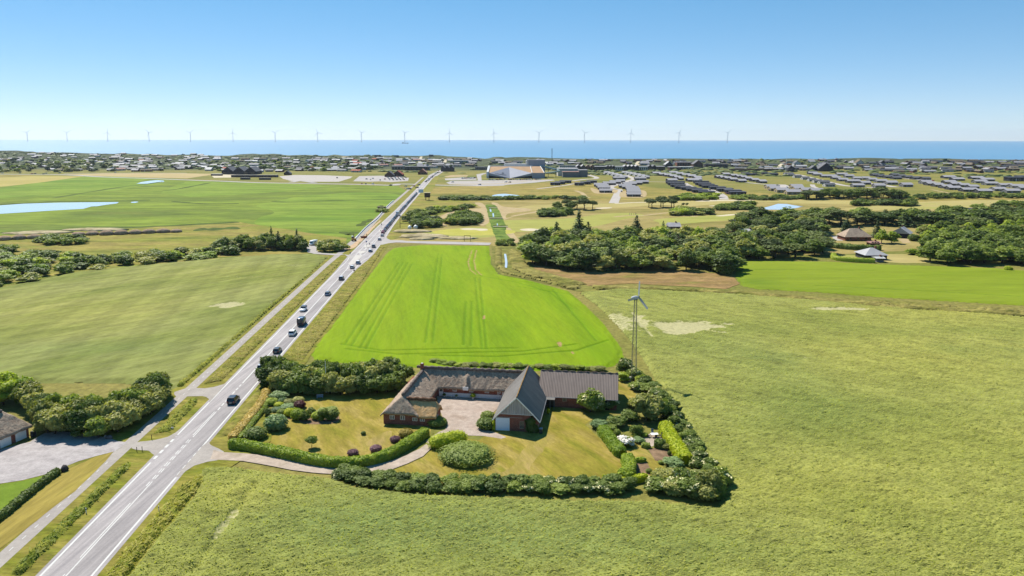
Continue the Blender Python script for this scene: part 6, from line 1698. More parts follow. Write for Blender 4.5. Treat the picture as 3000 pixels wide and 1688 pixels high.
# -- neighbouring thatched garage
gd = Vector((.29, .957, 0)).normalized(); ga_ = math.atan2(-gd.x, gd.y)      # local y runs along its front
go = Vector((-99.6, 135.6, 0))
gg = empty('thatched_garage', go, ga_)
tag(gg, 'thatched brick garage with two white doors on the neighbouring forecourt', 'garage')
thatch(gg, [dict(axis='b', u0=-13, u1=6.6, c=-3.6, hw=4.2, eave=2.25, ridge=6.0, hip1=(2.5, 1.25))])
ridge_roll(gg, (-3.6, -13, 6.02), (-3.6, 3.7, 6.02), .34, ridge_old)
mb = MB(); mb.box(-7.2, 0, -12.6, 6.1, 0, 2.6); mb.build('wall', brick, gg)
for y0 in (-.05, 3.2):
    mb = MB(); mb.box(.0, .06, y0, y0 + 2.3, .05, 2.1); mb.build('garage_door', white_w, gg)
mb = MB(); mb.box(-.3, .3, -.4, .4, 0, 1.15); p = go + gd * 6.2 + Vector((.9, -.2, 0))
r = empty('wheelie_bin', p, ga_); mb.build('body', iron, r); m2 = MB(); m2.prism([(-.34, 1.15), (.34, 1.15), (.28, 1.26), (-.28, 1.22)], 'y', -.44, .44); m2.build('lid', iron, r)
tag(r, 'black wheelie bin at the corner of the thatched garage', 'bin')
def boulder(px, py, s, label, mat, name='boulder'):
    iv_, fi = ico(2); q = iv_ * np.array(s) * (1 + .18 * np.sin(iv_[:, :1] * 3 + px) + .12 * np.cos(iv_[:, 1:2] * 5 + py)); q[:, 2] += s[2] * .75
    me = mesh_np(name, q, fi, np.full(len(fi), 3), [mat])
    return tag(add(name, me, None, P(px, py)), label, 'boulder')
granite = plain('granite', A(128, 120, 120), .9, .2, .3, 3, bump=.5); granite_d = plain('dark_granite', A(86, 80, 82), .9, .2, .3, 3, bump=.5)
boulder(*zq(433, 752), (.75, .6, .65), 'dark boulder at the end of the low hedge by the forecourt', granite_d)
boulder(*zq(725, 540), (.6, .5, .55), 'grey boulder under the belt at the forecourt edge', granite)
boulder(*zq(700, 528), (.3, .25, .3), 'small white-topped stone beside the grey boulder', plain('pale_stone', A(214, 208, 200)))

# ================================================================ vehicles (local +y is forward)
tyre_m = plain('tyre_rubber', (.02, .02, .022, 1), .85, .2, 0)
rim_m = plain('alloy', (.5, .5, .52, 1), .35, .5, 0, metallic=.6)
carglass = glass_mat('car_glass', (.015, .02, .028, 1))
tail_m = plain('tail_light', (.45, .02, .02, 1), .3, .5, 0)
head_m = plain('head_light', (.8, .8, .78, 1), .2, .5, 0)
plate_m = plain('number_plate', (.75, .75, .72, 1), .5, .3, 0)
def paint_m(name, c):
    if 'car_' + name in MATS: return MATS['car_' + name]
    n = NT('car_' + name, .28, .5)
    n.color(c); n.b.inputs['Coat Weight'].default_value = .5
    MATS['car_' + name] = n.m
    return n.m
PAINT = {k: paint_m(k, c) for k, c in dict(black=(.012, .013, .018, 1), charcoal=(.05, .055, .065, 1), grey=(.16, .17, .19, 1), silver=(.42, .44, .48, 1), white=(.8, .8, .8, 1), blue=(.05, .09, .2, 1), steel=(.22, .28, .38, 1), red=(.35, .02, .03, 1), maroon=(.12, .015, .03, 1)).items()}
def loft(mb, secs, m=0, caps=True):
    """secs: lists of (x, y, z) rings of equal length."""
    k = len(secs[0]); i0 = len(mb.v)
    for s in secs: mb.v += [tuple(p) for p in s]
    for j in range(len(secs) - 1):
        for q in range(k):
            q2 = (q + 1) % k
            mb.f.append((i0 + j * k + q, i0 + j * k + q2, i0 + (j + 1) * k + q2, i0 + (j + 1) * k + q)); mb.mi.append(m)
    if caps:
        mb.f += [tuple(i0 + q for q in range(k))[::-1], tuple(i0 + (len(secs) - 1) * k + q for q in range(k))]; mb.mi += [m, m]
def ring(y, hw, z0, z1, r=.12):
    return [(-hw + r, y, z0), (hw - r, y, z0), (hw, y, z0 + r), (hw, y, z1 - r), (hw - r, y, z1), (-hw + r, y, z1), (-hw, y, z1 - r), (-hw, y, z0 + r)]
BODY = {  # hull rings (y, half width, z low, z high); cabin: rear base y, rear roof y, front roof y, front base y, roof z
 'suv': ([(-2.2, .78, .4, .95), (-2.1, .88, .32, 1.05), (-1.3, .92, .28, 1.06), (.8, .92, .28, 1.04), (1.5, .9, .28, .98), (2.1, .82, .32, .86), (2.25, .7, .38, .7)], (-2.12, -1.75, .15, 1.05, 1.68)),
 'hatch': ([(-2.0, .74, .4, .86), (-1.92, .84, .3, .95), (-1.2, .87, .25, .96), (.7, .87, .25, .93), (1.4, .85, .25, .86), (1.95, .76, .3, .74), (2.08, .64, .36, .6)], (-1.95, -1.5, .1, 1.05, 1.46)),
 'estate': ([(-2.3, .76, .4, .9), (-2.2, .86, .3, .96), (-1.3, .89, .25, .96), (.8, .89, .25, .94), (1.6, .87, .25, .87), (2.2, .78, .3, .74), (2.35, .64, .36, .6)], (-2.25, -1.9, .1, 1.1, 1.48)),
}
def car_meshes(kind):
    secs, (rb, rr, fr, fb, zr) = BODY[kind]
    hw = max(s[1] for s in secs); zb = secs[2][3] - .03
    body, gl, roof = MB(), MB(), MB()
    loft(body, [ring(*s) for s in secs])
    wi = hw - .06; wr = hw - .2
    base = [(-wi, rb, zb), (wi, rb, zb), (wi, fb, zb), (-wi, fb, zb)]
    top = [(-wr, rr, zr - .05), (wr, rr, zr - .05), (wr, fr, zr - .05), (-wr, fr, zr - .05)]
    loft(gl, [base, top])
    # pillars and roof skin in body colour
    loft(roof, [[(-wr - .02, rr - .03, zr - .06), (wr + .02, rr - .03, zr - .06), (wr + .02, fr + .03, zr - .06), (-wr - .02, fr + .03, zr - .06)], [(-wr + .08, rr + .08, zr), (wr - .08, rr + .08, zr), (wr - .08, fr - .08, zr), (-wr + .08, fr - .08, zr)]])
    for sx in (-1, 1):
        for (b, t) in ((base[0 if sx < 0 else 1], top[0 if sx < 0 else 1]), (base[3 if sx < 0 else 2], top[3 if sx < 0 else 2])):
            roof.tube([b, t], .05, 4)
        mid = .5 * (rb + fb)
        roof.tube([(sx * (wi + .01), mid - .2, zb), (sx * (wr + .01), .5 * (rr + fr) - .1, zr - .05)], .045, 4)
    wh = MB(); wh.tube([(-.1, 0, 0), (.1, 0, 0)], .32, 14)
    rm = MB(); rm.tube([(-.11, 0, 0), (.11, 0, 0)], .19, 10)
    tl, hl, pl = MB(), MB(), MB()
    y0 = secs[0][0]; y1 = secs[-1][0]; zt_ = secs[0][3]
    tl.box(-.12, .12, y0 - .03, y0 + .2, zt_ - .2, zt_ - .04); hl.box(-.16, .16, y1 - .3, y1 + .01, .56, .68); pl.box(-.26, .26, y0 - .025, y0 - .005, .55, .66)
    return dict(body=body, glass=gl, roof=roof, wheel=wh.mesh('wheel', tyre_m, True), rim=rm.mesh('rim', rim_m), tail=tl.mesh('tail_light', tail_m), head=hl.mesh('head_light', head_m), plate=pl.mesh('number_plate', plate_m), L=(secs[0][0], secs[-1][0]), hw=hw, gm=gl.mesh('windows', carglass))
CARM = {k: car_meshes(k) for k in BODY}
CACHE = {}
def make_car(kind, paint_, loc, head, label, group=None, roofpaint=None):
    c = CARM[kind]
    r = empty('car', loc, head)
    for nm in ('body', 'roof'):
        pk = (roofpaint if nm == 'roof' and roofpaint else paint_)
        key = (kind, nm, pk)
        if key not in CACHE: CACHE[key] = c[nm].mesh(nm, PAINT[pk], nm == 'body')
        add(nm, CACHE[key], r)
    add('windows', c['gm'], r)
    y0, y1 = c['L']
    for x in (-c['hw'] + .09, c['hw'] - .09):
        for y in (y0 + .85, y1 - .85):
            w = add('wheel', c['wheel'], r, (x, y, .32)); add('rim', c['rim'], w)
        add('tail_light', c['tail'], r, (math.copysign(c['hw'] - .2, x), 0, 0)); add('head_light', c['head'], r, (math.copysign(c['hw'] - .28, x), 0, 0))
    add('number_plate', c['plate'], r)
    return tag(r, label, 'car', group)
def simple_car(kind, paint_):
    """One mesh for cars too far off to show their parts."""
    key = (kind, paint_, 'all')
    if key not in CACHE:
        c = CARM[kind]; mb = MB()
        for q, m in ((c['body'], 0), (c['roof'], 0), (c['glass'], 1)):
            i = len(mb.v); mb.v += q.v; mb.f += [tuple(i + k for k in f) for f in q.f]; mb.mi += [m] * len(q.f)
        for x in (-c['hw'] + .09, c['hw'] - .09):
            for y in (c['L'][0] + .85, c['L'][1] - .85): mb.tube([(x - .1, y, .32), (x + .1, y, .32)], .32, 8, 2)
        CACHE[key] = mb.mesh('car', [PAINT[paint_], carglass, tyre_m])
    return CACHE[key]
HEAD = -_th          # heading of the road
CZ = ROADZ + .005
for s, t, kind, pc, flip, rp, lab in [
    (-3.2, 1.95, 'suv', 'black', 0, None, 'black car nearest the camera, driving past the farm lawn'),
    (21.0, 1.95, 'suv', 'charcoal', 0, 'silver', 'dark grey car half hidden by the shelter belt'),
    (36.5, 1.9, 'hatch', 'black', 0, None, 'black hatchback second ahead of the half-hidden car'.replace('second', 'just')),
    (55.0, 1.9, 'suv', 'white', 0, None, 'white car driving directly behind the dark van'),
    (87.0, -1.8, 'suv', 'white', 1, 'charcoal', 'white car coming towards the camera in the opposite lane'),
    (113.0, 1.9, 'estate', 'steel', 0, 'charcoal', 'blue-grey car with a dark roof first ahead of the van'),
    (144.0, 1.9, 'suv', 'charcoal', 0, 'silver', 'dark car with a pale roof second ahead of the van'),
    (172.0, 2.2, 'hatch', 'silver', 0, 'white', 'silver car third ahead of the van'),
    (184.0, 3.2, 'suv', 'steel', 0, 'white', 'blue-grey car fourth ahead of the van near the first traffic island'),
    (222.0, 4.2, 'estate', 'steel', 0, 'white', 'pale blue car beside the long traffic island'),
    (237.5, 4.0, 'suv', 'grey', 0, 'charcoal', 'grey car beside the blue arrow sign'),
    (267.0, 3.8, 'hatch', 'steel', 0, 'white', 'pale blue car just past the side road mouth'),
    (285.0, 3.4, 'estate', 'silver', 0, 'white', 'silver car closing on the tail of the queue')]:
    make_car(kind, pc, RS(s, t, CZ), HEAD + (math.pi if flip else 0), lab, 'cars on the main road', rp)
# dark high-roofed van with rear carrier
v = empty('van', RS(67.5, 1.9, CZ), HEAD)
mb = MB(); loft(mb, [ring(-2.7, .95, .45, 2.5, .16), ring(-2.6, 1.0, .35, 2.6, .16), ring(1.0, 1.0, .35, 2.6, .18), ring(1.7, .98, .35, 2.3, .18), ring(2.1, .96, .35, 1.35, .14), ring(2.75, .86, .4, 1.05, .12)]); mb.build('body', PAINT['charcoal'], v, True)
mb = MB(); mb.box(-.8, .8, -2.74, -2.7, 1.5, 2.2); mb.build('rear_window', carglass, v)
mb = MB(); mb.box(-.84, .84, 1.86, 2.02, 1.42, 2.05); mb.build('windscreen', carglass, v)
for x in (-1.0, 1.0):
    m = MB(); m.box(x - .02, x + .02, -.4, 1.3, 1.5, 2.1); m.build('side_window', carglass, v)
    for y in (-1.7, 1.75):
        m = MB(); m.tube([(x * .9 - .12, y, .36), (x * .9 + .12, y, .36)], .36, 14); m.build('wheel', tyre_m, v)
    m = MB(); m.box(x * .86 - .08, x * .86 + .08, -2.74, -2.6, .8, 1.2); m.build('tail_light', tail_m, v)
m = MB(); m.box(-.7, .7, -3.0, -2.74, .7, 1.1); m.tube([(-.6, -2.95, 1.1), (-.6, -2.85, 1.7)], .03, 5); m.tube([(.6, -2.95, 1.1), (.6, -2.85, 1.7)], .03, 5); m.build('rear_carrier', iron, v)
m = MB(); m.box(-.7, .7, -2.2, -.8, 2.62, 2.72); m.build('roof_panel', PAINT['steel'], v)
tag(v, 'tall dark van with a rear carrier in the near traffic', 'van')
# the queue
qp = ['black', 'charcoal', 'grey', 'black', 'blue', 'charcoal', 'black', 'maroon', 'silver', 'charcoal', 'black', 'grey', 'blue', 'black']
s, i = 296.0, 0
CW = {'black': 'black', 'charcoal': 'dark grey', 'grey': 'grey', 'blue': 'dark blue', 'maroon': 'maroon', 'silver': 'silver', 'red': 'red', 'white': 'white'}
while s < 640:
    if 404 < s < 412 and 'lorry' not in CACHE:
        CACHE['lorry'] = 1
        L_ = empty('lorry', RS(s + 2, 1.6, CZ), HEAD)
        m = MB(); loft(m, [ring(-3.4, 1.15, .9, 3.3, .05), ring(1.2, 1.15, .9, 3.3, .05)]); m.build('box_body', PAINT['silver'], L_)
        m = MB(); loft(m, [ring(1.35, 1.05, .5, 2.5, .15), ring(2.6, 1.05, .5, 2.4, .2), ring(3.0, 1.0, .5, 1.3, .15)]); m.build('cab', PAINT['white'], L_)
        for x in (-1, 1):
            for y in (-2.2, 2.1): m = MB(); m.tube([(x - .12, y, .45), (x + .12, y, .45)], .45, 10); m.build('wheel', tyre_m, L_)
        tag(L_, 'grey box lorry standing in the middle of the queue', 'lorry')
        s += 9; continue
    pc = 'red' if i in (0, 1) else qp[(i * 5 + i // 3) % len(qp)]
    o = add('car', simple_car(rng.choice(['suv', 'hatch', 'estate', 'suv']), pc), None, RS(s, max(1.25, 2.2 - (s - 300) / 120) + rng.uniform(-.15, .15), CZ), HEAD + rng.uniform(-.03, .03))
    tag(o, f'{ordinal(i)} car from the near end of the queue, {CW[pc]}', 'car', 'cars queuing towards the town')
    s += rng.uniform(5.3, 6.2); i += 1
def far_cars(pts, where, group, heads=None, cols=('white', 'silver', 'charcoal', 'black', 'steel', 'grey', 'red')):
    """Cars standing or driving far off."""
    for i, q in enumerate(sorted(pts)):
        p = PT(*q[:2])
        if p is None: continue
        pc = cols[(i * 3 + len(where)) % len(cols)] if len(q) < 3 else q[2]
        o = add('car', simple_car(('suv', 'hatch', 'estate')[i % 3], pc), None, p + Vector((0, 0, .22)), rng.uniform(-.3, .3) if heads is None else heads + rng.uniform(-.1, .1))
        tag(o, f'{ordinal(i)} parked car from the left {where}' if heads is None else f'{ordinal(i)} car from the left {where}', 'car', group)
far_cars(ZC(*[(150 + 11 * k + rng.uniform(-4, 4), 516 + 12 * (k % 4) + rng.uniform(-3, 3)) for k in range(22)]), 'outside the red-roofed restaurant', 'cars at the restaurant')
far_cars(ZC(*[(1430 + 22 * k + rng.uniform(-5, 5), 548 + rng.uniform(-5, 4)) for k in range(30)]), 'along the water park front', 'cars at the water park')
far_cars(ZC(*[(1090 + 17 * k, 530 + rng.uniform(-3, 3)) for k in range(11)]), 'in the small car park by the water park', 'cars in the small car park')
far_cars(ZC(*[(640 + 12 * k + rng.uniform(-6, 6), 575 - 10 * k + rng.uniform(-6, 6)) for k in range(14)]), 'on the street into town', 'cars on the town street', heads=-.4)
far_cars(ZC((1310, 612), (970, 580), (1640, 580), (1690, 582), (520, 650), (480, 630), (545, 615), (190, 622), (380, 632), (400, 665), (430, 668)), 'around the cross roads', 'vehicles round the cross roads', heads=1.4)
far_cars(ZA((30, 638), (250, 638), (400, 646), (440, 644), (545, 648), (580, 640), (750, 636), (1450, 628)), 'on the far cross road', 'cars on the cross road', heads=1.45)
far_cars(ZB((1880, 612), (2250, 628), (2300, 634), (2330, 620), (2420, 640), (2480, 628), (2190, 686), (2240, 688), (2330, 690), (2550, 708)), 'in the big gravel car park area', 'cars near the gravel car park')
far_cars(ZD((2210, 710), (2460, 765), (2480, 770), (880, 735), (900, 605), (930, 552), (780, 628), (1890, 520)), 'among the nearer cabins', 'cars among the cabins')
far_cars(ZE((150, 655), (170, 660), (800, 615), (910, 540), (930, 545), (1060, 572), (1080, 600), (1340, 645), (1380, 640)), 'among the farther cabins', 'cars by the farther cabins')
far_cars(ZF((450, 505), (100, 435), (1200, 470), (2260, 640), (2290, 642)), 'among the last cabins', 'cars by the last cabins')
# camper van in the lay-by
cv = empty('camper_van', P(*za(1385, 385)) + Vector((0, 1.5, .1)), math.radians(165))
m = MB(); loft(m, [ring(-3.2, 1.1, .5, 2.75, .15), ring(1.2, 1.15, .45, 2.85, .18), ring(1.9, 1.1, .45, 2.6, .25)]); m.build('body', PAINT['white'], cv, True)
m = MB(); loft(m, [ring(1.85, 1.0, .4, 1.9, .12), ring(2.4, .98, .4, 1.25, .12), ring(3.0, .9, .45, 1.0, .12)]); m.build('bonnet', PAINT['white'], cv, True)
m = MB(); m.box(-.9, .9, 1.9, 2.15, 1.25, 1.9); m.build('windscreen', carglass, cv)
for x in (-1.1, 1.1):
    m = MB(); m.box(x - .06, x + .06, -1.5, .3, 1.5, 2.1); m.build('side_window', carglass, cv)
    for y in (-1.9, 2.0): m = MB(); m.tube([(x * .88 - .1, y, .35), (x * .88 + .1, y, .35)], .35, 12); m.build('wheel', tyre_m, cv)
tag(cv, 'white camper van parked in the lay-by beside the dark firs', 'camper van')
# excavator
ex_ = empty('excavator', P(*ZJ((585, 690))[0]), .4)
yel = plain('plant_yellow', A(196, 146, 52), .5, .4, .1)
for x in (-.95, .95): m = MB(); loft(m, [[(x - .25, y, z) for y, z in ((-1.7, .1), (1.7, .1), (1.9, .4), (1.6, .75), (-1.6, .75), (-1.9, .4))], [(x + .25, y, z) for y, z in ((-1.7, .1), (1.7, .1), (1.9, .4), (1.6, .75), (-1.6, .75), (-1.9, .4))]]); m.build('track', tyre_m, ex_)
m = MB(); m.box(-1.2, 1.2, -1.7, 1.2, .8, 1.7); m.build('house', yel, ex_)
m = MB(); m.box(-1.15, -.1, -.3, 1.2, 1.7, 2.9); c_ = m.build('cab', carglass, ex_)
m = MB(); m.box(-1.2, -.05, -.35, 1.25, 2.9, 3.0); m.build('cab_roof', PAINT['white'], c_)
m = MB(); m.tube([(.4, 1.0, 1.5), (.4, 2.4, 3.9)], .22, 6); m.build('boom', yel, ex_)
m = MB(); m.tube([(.4, 2.4, 3.9), (.4, 4.0, 1.9)], .17, 6); m.build('arm', yel, ex_)
m = MB(); m.prism([(3.7, 1.9), (4.3, 1.8), (4.4, 1.2), (3.8, 1.0), (3.5, 1.4)], 'x', -.1, .9); m.build('bucket', iron, ex_)
tag(ex_, 'yellow excavator standing at the roadworks by the barrier', 'excavator')
# skip, worker, signs, bollards, posts
sk = empty('skip', P(*ZJ((890, 600))[0]), .3)
m = MB(); m.solid([(-1.5, -.8, .1), (1.5, -.8, .1), (1.5, .8, .1), (-1.5, .8, .1), (-2.1, -.9, 1.2), (2.1, -.9, 1.2), (2.1, .9, 1.2), (-2.1, .9, 1.2)], [(0, 3, 2, 1), (0, 1, 5, 4), (1, 2, 6, 5), (2, 3, 7, 6), (3, 0, 4, 7)]); m.build('shell', plain('skip_orange', A(190, 96, 66), .6), sk)
m = MB(); m.box(-1.95, 1.95, -.82, .82, .85, .95); m.build('rubble', dirt, sk)
tag(sk, 'orange-red skip on the sandy works strip', 'skip')
def person(loc, rz, top_c, leg_c, label, lean=0.0):
    """A small figure: one continuous skinned body, clothes and hair as its children."""
    r = empty('person', loc, rz)
    bm_ = MB()
    prof = [(0, .80, .17, .12), (0, .98, .16, .11), (0, 1.2, .19, .12), (0, 1.4, .21, .11), (0, 1.5, .08, .07), (0, 1.56, .065, .065), (.01, 1.64, .085, .1), (.01, 1.74, .08, .1), (0, 1.8, .03, .04)]
    loft(bm_, [[(math.cos(t) * w, y + math.sin(t) * d, z) for t in np.linspace(0, 2 * math.pi, 9)[:-1]] for y, z, w, d in prof])
    for sx in (-1, 1):
        bm_.tube([(sx * .09, 0, .86), (sx * .1, .02, .48), (sx * .11, 0, .08), (sx * .11, .12, .03)], [.1, .07, .05, .04], 6)
        bm_.tube([(sx * .19, 0, 1.42), (sx * .25, .02, 1.15), (sx * .24, .12, .92), (sx * .23, .16, .82)], [.06, .05, .04, .045], 6)
    bm_.build('body', plain('skin', A(210, 170, 146), .7), r, True)
    c1 = MB(); loft(c1, [[(math.cos(t) * (w + .02), y + math.sin(t) * (d + .02), z) for t in np.linspace(0, 2 * math.pi, 9)[:-1]] for y, z, w, d in prof[:4]]); c1.build('top', top_c, r, True)
    c2 = MB()
    for sx in (-1, 1): c2.tube([(sx * .09, 0, .9), (sx * .1, .02, .48), (sx * .11, 0, .1)], [.12, .085, .065], 6)
    c2.build('trousers', leg_c, r, True)
    h = MB(); loft(h, [[(math.cos(t) * .095, .0 + math.sin(t) * .11, 1.7) for t in np.linspace(0, 2 * math.pi, 9)[:-1]], [(math.cos(t) * .06, math.sin(t) * .07, 1.82) for t in np.linspace(0, 2 * math.pi, 9)[:-1]]]); h.build('hair', wood_d, r)
    return tag(r, label, 'person')
hv = plain('hi_vis', A(110, 130, 60)); navy = plain('navy_cloth', (.02, .025, .05, 1)); whitec = plain('white_cloth', A(236, 236, 232)); redc = plain('red_cloth', A(190, 60, 60))
person(P(*ZJ((975, 545))[0]), 1., hv, navy, 'road worker in dark clothes standing behind the orange skip')
for i, (x, c) in enumerate(((1270, whitec), (1290, navy), (1312, redc), (1330, whitec), (1345, navy))):
    person(P(*ZW((x, 262 - (i % 2) * 4))[0]), i, c, navy if i % 2 else whitec, f'{ordinal(i)} golfer from the left in the group standing on the fairway')
def bollard(p, label, c, h=1.0, r_=.14):
    b = empty('bollard', p)
    m = MB(); m.tube([(0, 0, 0), (0, 0, h)], r_, 8); m.build('post', iron, b)
    m = MB(); m.tube([(0, 0, h - .35), (0, 0, h)], r_ * 2.1, 10); m.build('head', c, b)
    return tag(b, label, 'bollard')
blk = plain('bollard_black', (.03, .03, .035, 1), .6)
bollard(RS(248, .4, CZ), 'dark bollard at the town end of the second traffic island', blk)
bollard(RS(308, -.2, CZ), 'dark bollard on the farther traffic island', blk)
bollard(RS(214, -5.2, CZ), 'dark bollard at the cycle path crossing', blk)
def sign(p, label, w, h, zc, col, name='road_sign', rz=None):
    s_ = empty(name, p, HEAD if rz is None else rz)
    m = MB(); m.tube([(0, 0, 0), (0, 0, zc + h / 2)], .05, 6); m.build('post', galv, s_)
    m = MB(); m.box(-w / 2, w / 2, -.09, -.055, zc - h / 2, zc + h / 2); m.build('board', col, s_)
    return tag(s_, label, 'sign')
bluep = plain('sign_blue', A(60, 110, 190), .5)
b_ = empty('road_sign', RS(240, -.3, CZ), HEAD)
m = MB(); m.tube([(0, 0, 0), (0, 0, 3.4)], .06, 6); m.build('post', galv, b_)
m = MB(); m.tube([(0, -.1, 3.0), (0, -.06, 3.0)], .42, 16); m.build('disc', bluep, b_)
m = MB(); m.poly([(-.22, -.106, 3.22), (-.16, -.106, 3.26), (.12, -.106, 2.92), (.18, -.106, 3.0), (.2, -.106, 2.76), (-.02, -.106, 2.8), (.05, -.106, 2.86)]); m.build('arrow', paint, b_, fix=False)
tag(b_, 'round blue keep-right arrow sign on the traffic island', 'sign')
sign(RS(322, -1.2, CZ), 'tall dark-headed sign post on the farther island', .7, .7, 3.2, blk)
sg = empty('road_sign', RS(158, 5.2, 0), HEAD)
m = MB(); m.tube([(0, 0, 0), (0, 0, 1.9)], .04, 6); m.build('post', galv, sg)
m = MB(); m.poly([(-.5, -.06, 1.3), (.5, -.06, 1.3), (0, -.06, 2.15)]); m.poly([(-.5, -.04, 1.3), (0, -.04, 2.15), (.5, -.04, 1.3)]); bd = m.build('board', plain('sign_red', A(170, 50, 50)), sg, fix=False)
m = MB(); m.poly([(-.34, -.066, 1.39), (.34, -.066, 1.39), (0, -.066, 1.97)]); m.build('face', plain('sign_face', A(110, 100, 96)), bd, fix=False)
tag(sg, 'triangular warning sign at the road edge beside the bright field', 'sign')
sign(PT(*ZC((572, 728))[0]), 'large pale blue panel sign beside the far end of the road', 5.2, 3.6, 3.6, plain('pale_sign', A(190, 216, 230, 1.8)), 'panel_sign')
for k, (s, t) in enumerate(((-53, -6.0), (76, -6.2), (118, -6.1), (-53, 5.4))):
    r = empty('marker_post', RS(s, t))
    m = MB(); m.box(-.06, .06, -.04, .04, 0, 1.0); m.build('post', white_w, r)
    m = MB(); m.box(-.065, .065, -.045, .045, .72, .86); m.build('band', iron, r)
    tag(r, ('white marker post on the grass strip nearest the camera', 'white marker post on the grass strip beyond the accesses', 'white marker post farthest along the grass strip', 'white marker post on the crop side of the near road')[k], 'marker post')
for k, q in enumerate(Z6((5, 1140), (70, 1135), (185, 990))):
    r = empty('fence_post', P(*q)); m = MB(); m.tube([(0, 0, 0), (0, 0, 1.1)], .06, 6); m.build('post', wood_d, r)
    tag(r, ('dark post at the strip end by the forecourt access, outer', 'dark post at the strip end by the forecourt access, inner', 'single dark post across the forecourt access')[k], 'post')
boulder(*Z6((437, 862))[0], (.32, .28, .3), 'white stone lying in the roadside grass strip', plain('white_stone', A(236, 232, 226)), 'stone')
# long white roadside barrier in segments
br = empty('roadside_barrier', RS(275, -10.9))
seg = MB(); seg.prism([(-.3, 0), (.3, 0), (.16, .25), (.1, .9), (-.1, .9), (-.16, .25)], 'y', 0, 5.0)
segm = seg.mesh('segment', plain('barrier_white', A(236, 238, 240, 1.9), .6))
bp = catmull([RS(s, t) for s, t in ((268, -11.0), (300, -11.9), (335, -12.4), (380, -11.6), (414, -12.4), (477, -14.6), (550, -15.0))], False, 10)
Lb = [0.0]
for a, b in zip(bp[:-1], bp[1:]): Lb.append(Lb[-1] + (b - a).length)
s = 0.0
while s < Lb[-1] - 5.1:
    p0 = Vector((np.interp(s, Lb, [p.x for p in bp]), np.interp(s, Lb, [p.y for p in bp]), 0)); p1 = Vector((np.interp(s + 5.05, Lb, [p.x for p in bp]), np.interp(s + 5.05, Lb, [p.y for p in bp]), 0))
    d = p1 - p0
    add('segment', segm, br, p0 - br.location, math.atan2(-d.x, d.y)); s += 5.05
tag(br, 'long white segmented barrier between the meadow and the works', 'barrier')
# straw stacks in the meadow
strawm = thatch_mat('straw', A(150, 122, 100), A(196, 168, 140), A(232, 212, 186))
for i, (x0, x1, yb, h) in enumerate(((-60, 92, 832, 34), (98, 250, 822, 36), (255, 420, 815, 34), (420, 560, 800, 30), (740, 890, 778, 26), (895, 1040, 776, 32), (1045, 1198, 776, 38), (1200, 1358, 770, 36), (1360, 1508, 764, 34), (1508, 1655, 757, 34), (1658, 1812, 750, 32), (1812, 1940, 746, 26))):
    a, b = P(*ZL((x0, yb))[0]), P(*ZL((x1, yb - 4))[0])
    L_ = (b - a).length; hh = h / 3.68 * px_scale(a) * 1.35
    iv_, fi = ico(3)
    q = iv_.copy(); q[:, 0] *= L_ * .52; q[:, 1] *= 3.6; q[:, 2] = np.sign(q[:, 2]) * np.abs(q[:, 2]) ** .7 * hh
    q *= 1 + (fbm(iv_[:, 0] * 6 + i * 9, iv_[:, 2] * 4 + iv_[:, 1] * 3, 3, i)[:, None] - .5) * .16
    q = q[:, :]; q[:, 2] = np.maximum(q[:, 2], 0)
    o = add('straw_stack', mesh_np('straw_stack', q, fi, np.full(len(fi), 3), [strawm]), None, (a + b) / 2 + Vector((0, 3, .05)), math.atan2(b.y - a.y, b.x - a.x))
    tag(o, f'{ordinal(i)} long straw stack from the left in the row across the meadow', 'straw stack', 'straw stacks in the meadow')
# pale spoil banks
for i, (x, y, w, d, h, z) in enumerate(((1310, 440, 26, 6, 1.6, Z7), (1430, 495, 30, 7, 2.0, Z7), (1560, 500, 14, 5, 1.4, Z7), (1420, 520, 16, 4, 1.2, Z7), (1810, 512, 24, 5, 1.2, Z7), (500, 742, 36, 6, 1.2, ZL), (1050, 715, 44, 6, 1.4, ZL), (250, 752, 26, 5, 1.0, ZL))):
    iv_, fi = ico(3); q = iv_ * np.array([w * .5, d, h]); q *= 1 + (fbm(iv_[:, 0] * 5 + i * 7, iv_[:, 1] * 5, 3, i)[:, None] - .5) * .5; q[:, 2] = np.maximum(q[:, 2], 0)
    o = add('spoil_heap', mesh_np('spoil_heap', q, fi, np.full(len(fi), 3), [ground_mat('spoil', [A(186, 170, 124), A(226, 208, 170)], 6, 1, .2, .6, .3)]), None, P(*z((x, y))[0]))
    tag(o, ('pale sand heap behind the white stones by the golf green', 'largest pale sand heap by the gravel road', 'small pale heap at the end of the sand heaps', 'low pale heap in front of the largest one', 'long low sand heap below the putting green', 'pale bank left of the straw stacks', 'long pale bank behind the middle straw stacks', 'pale bank at the edge behind the first straw stacks')[i], 'spoil heap')

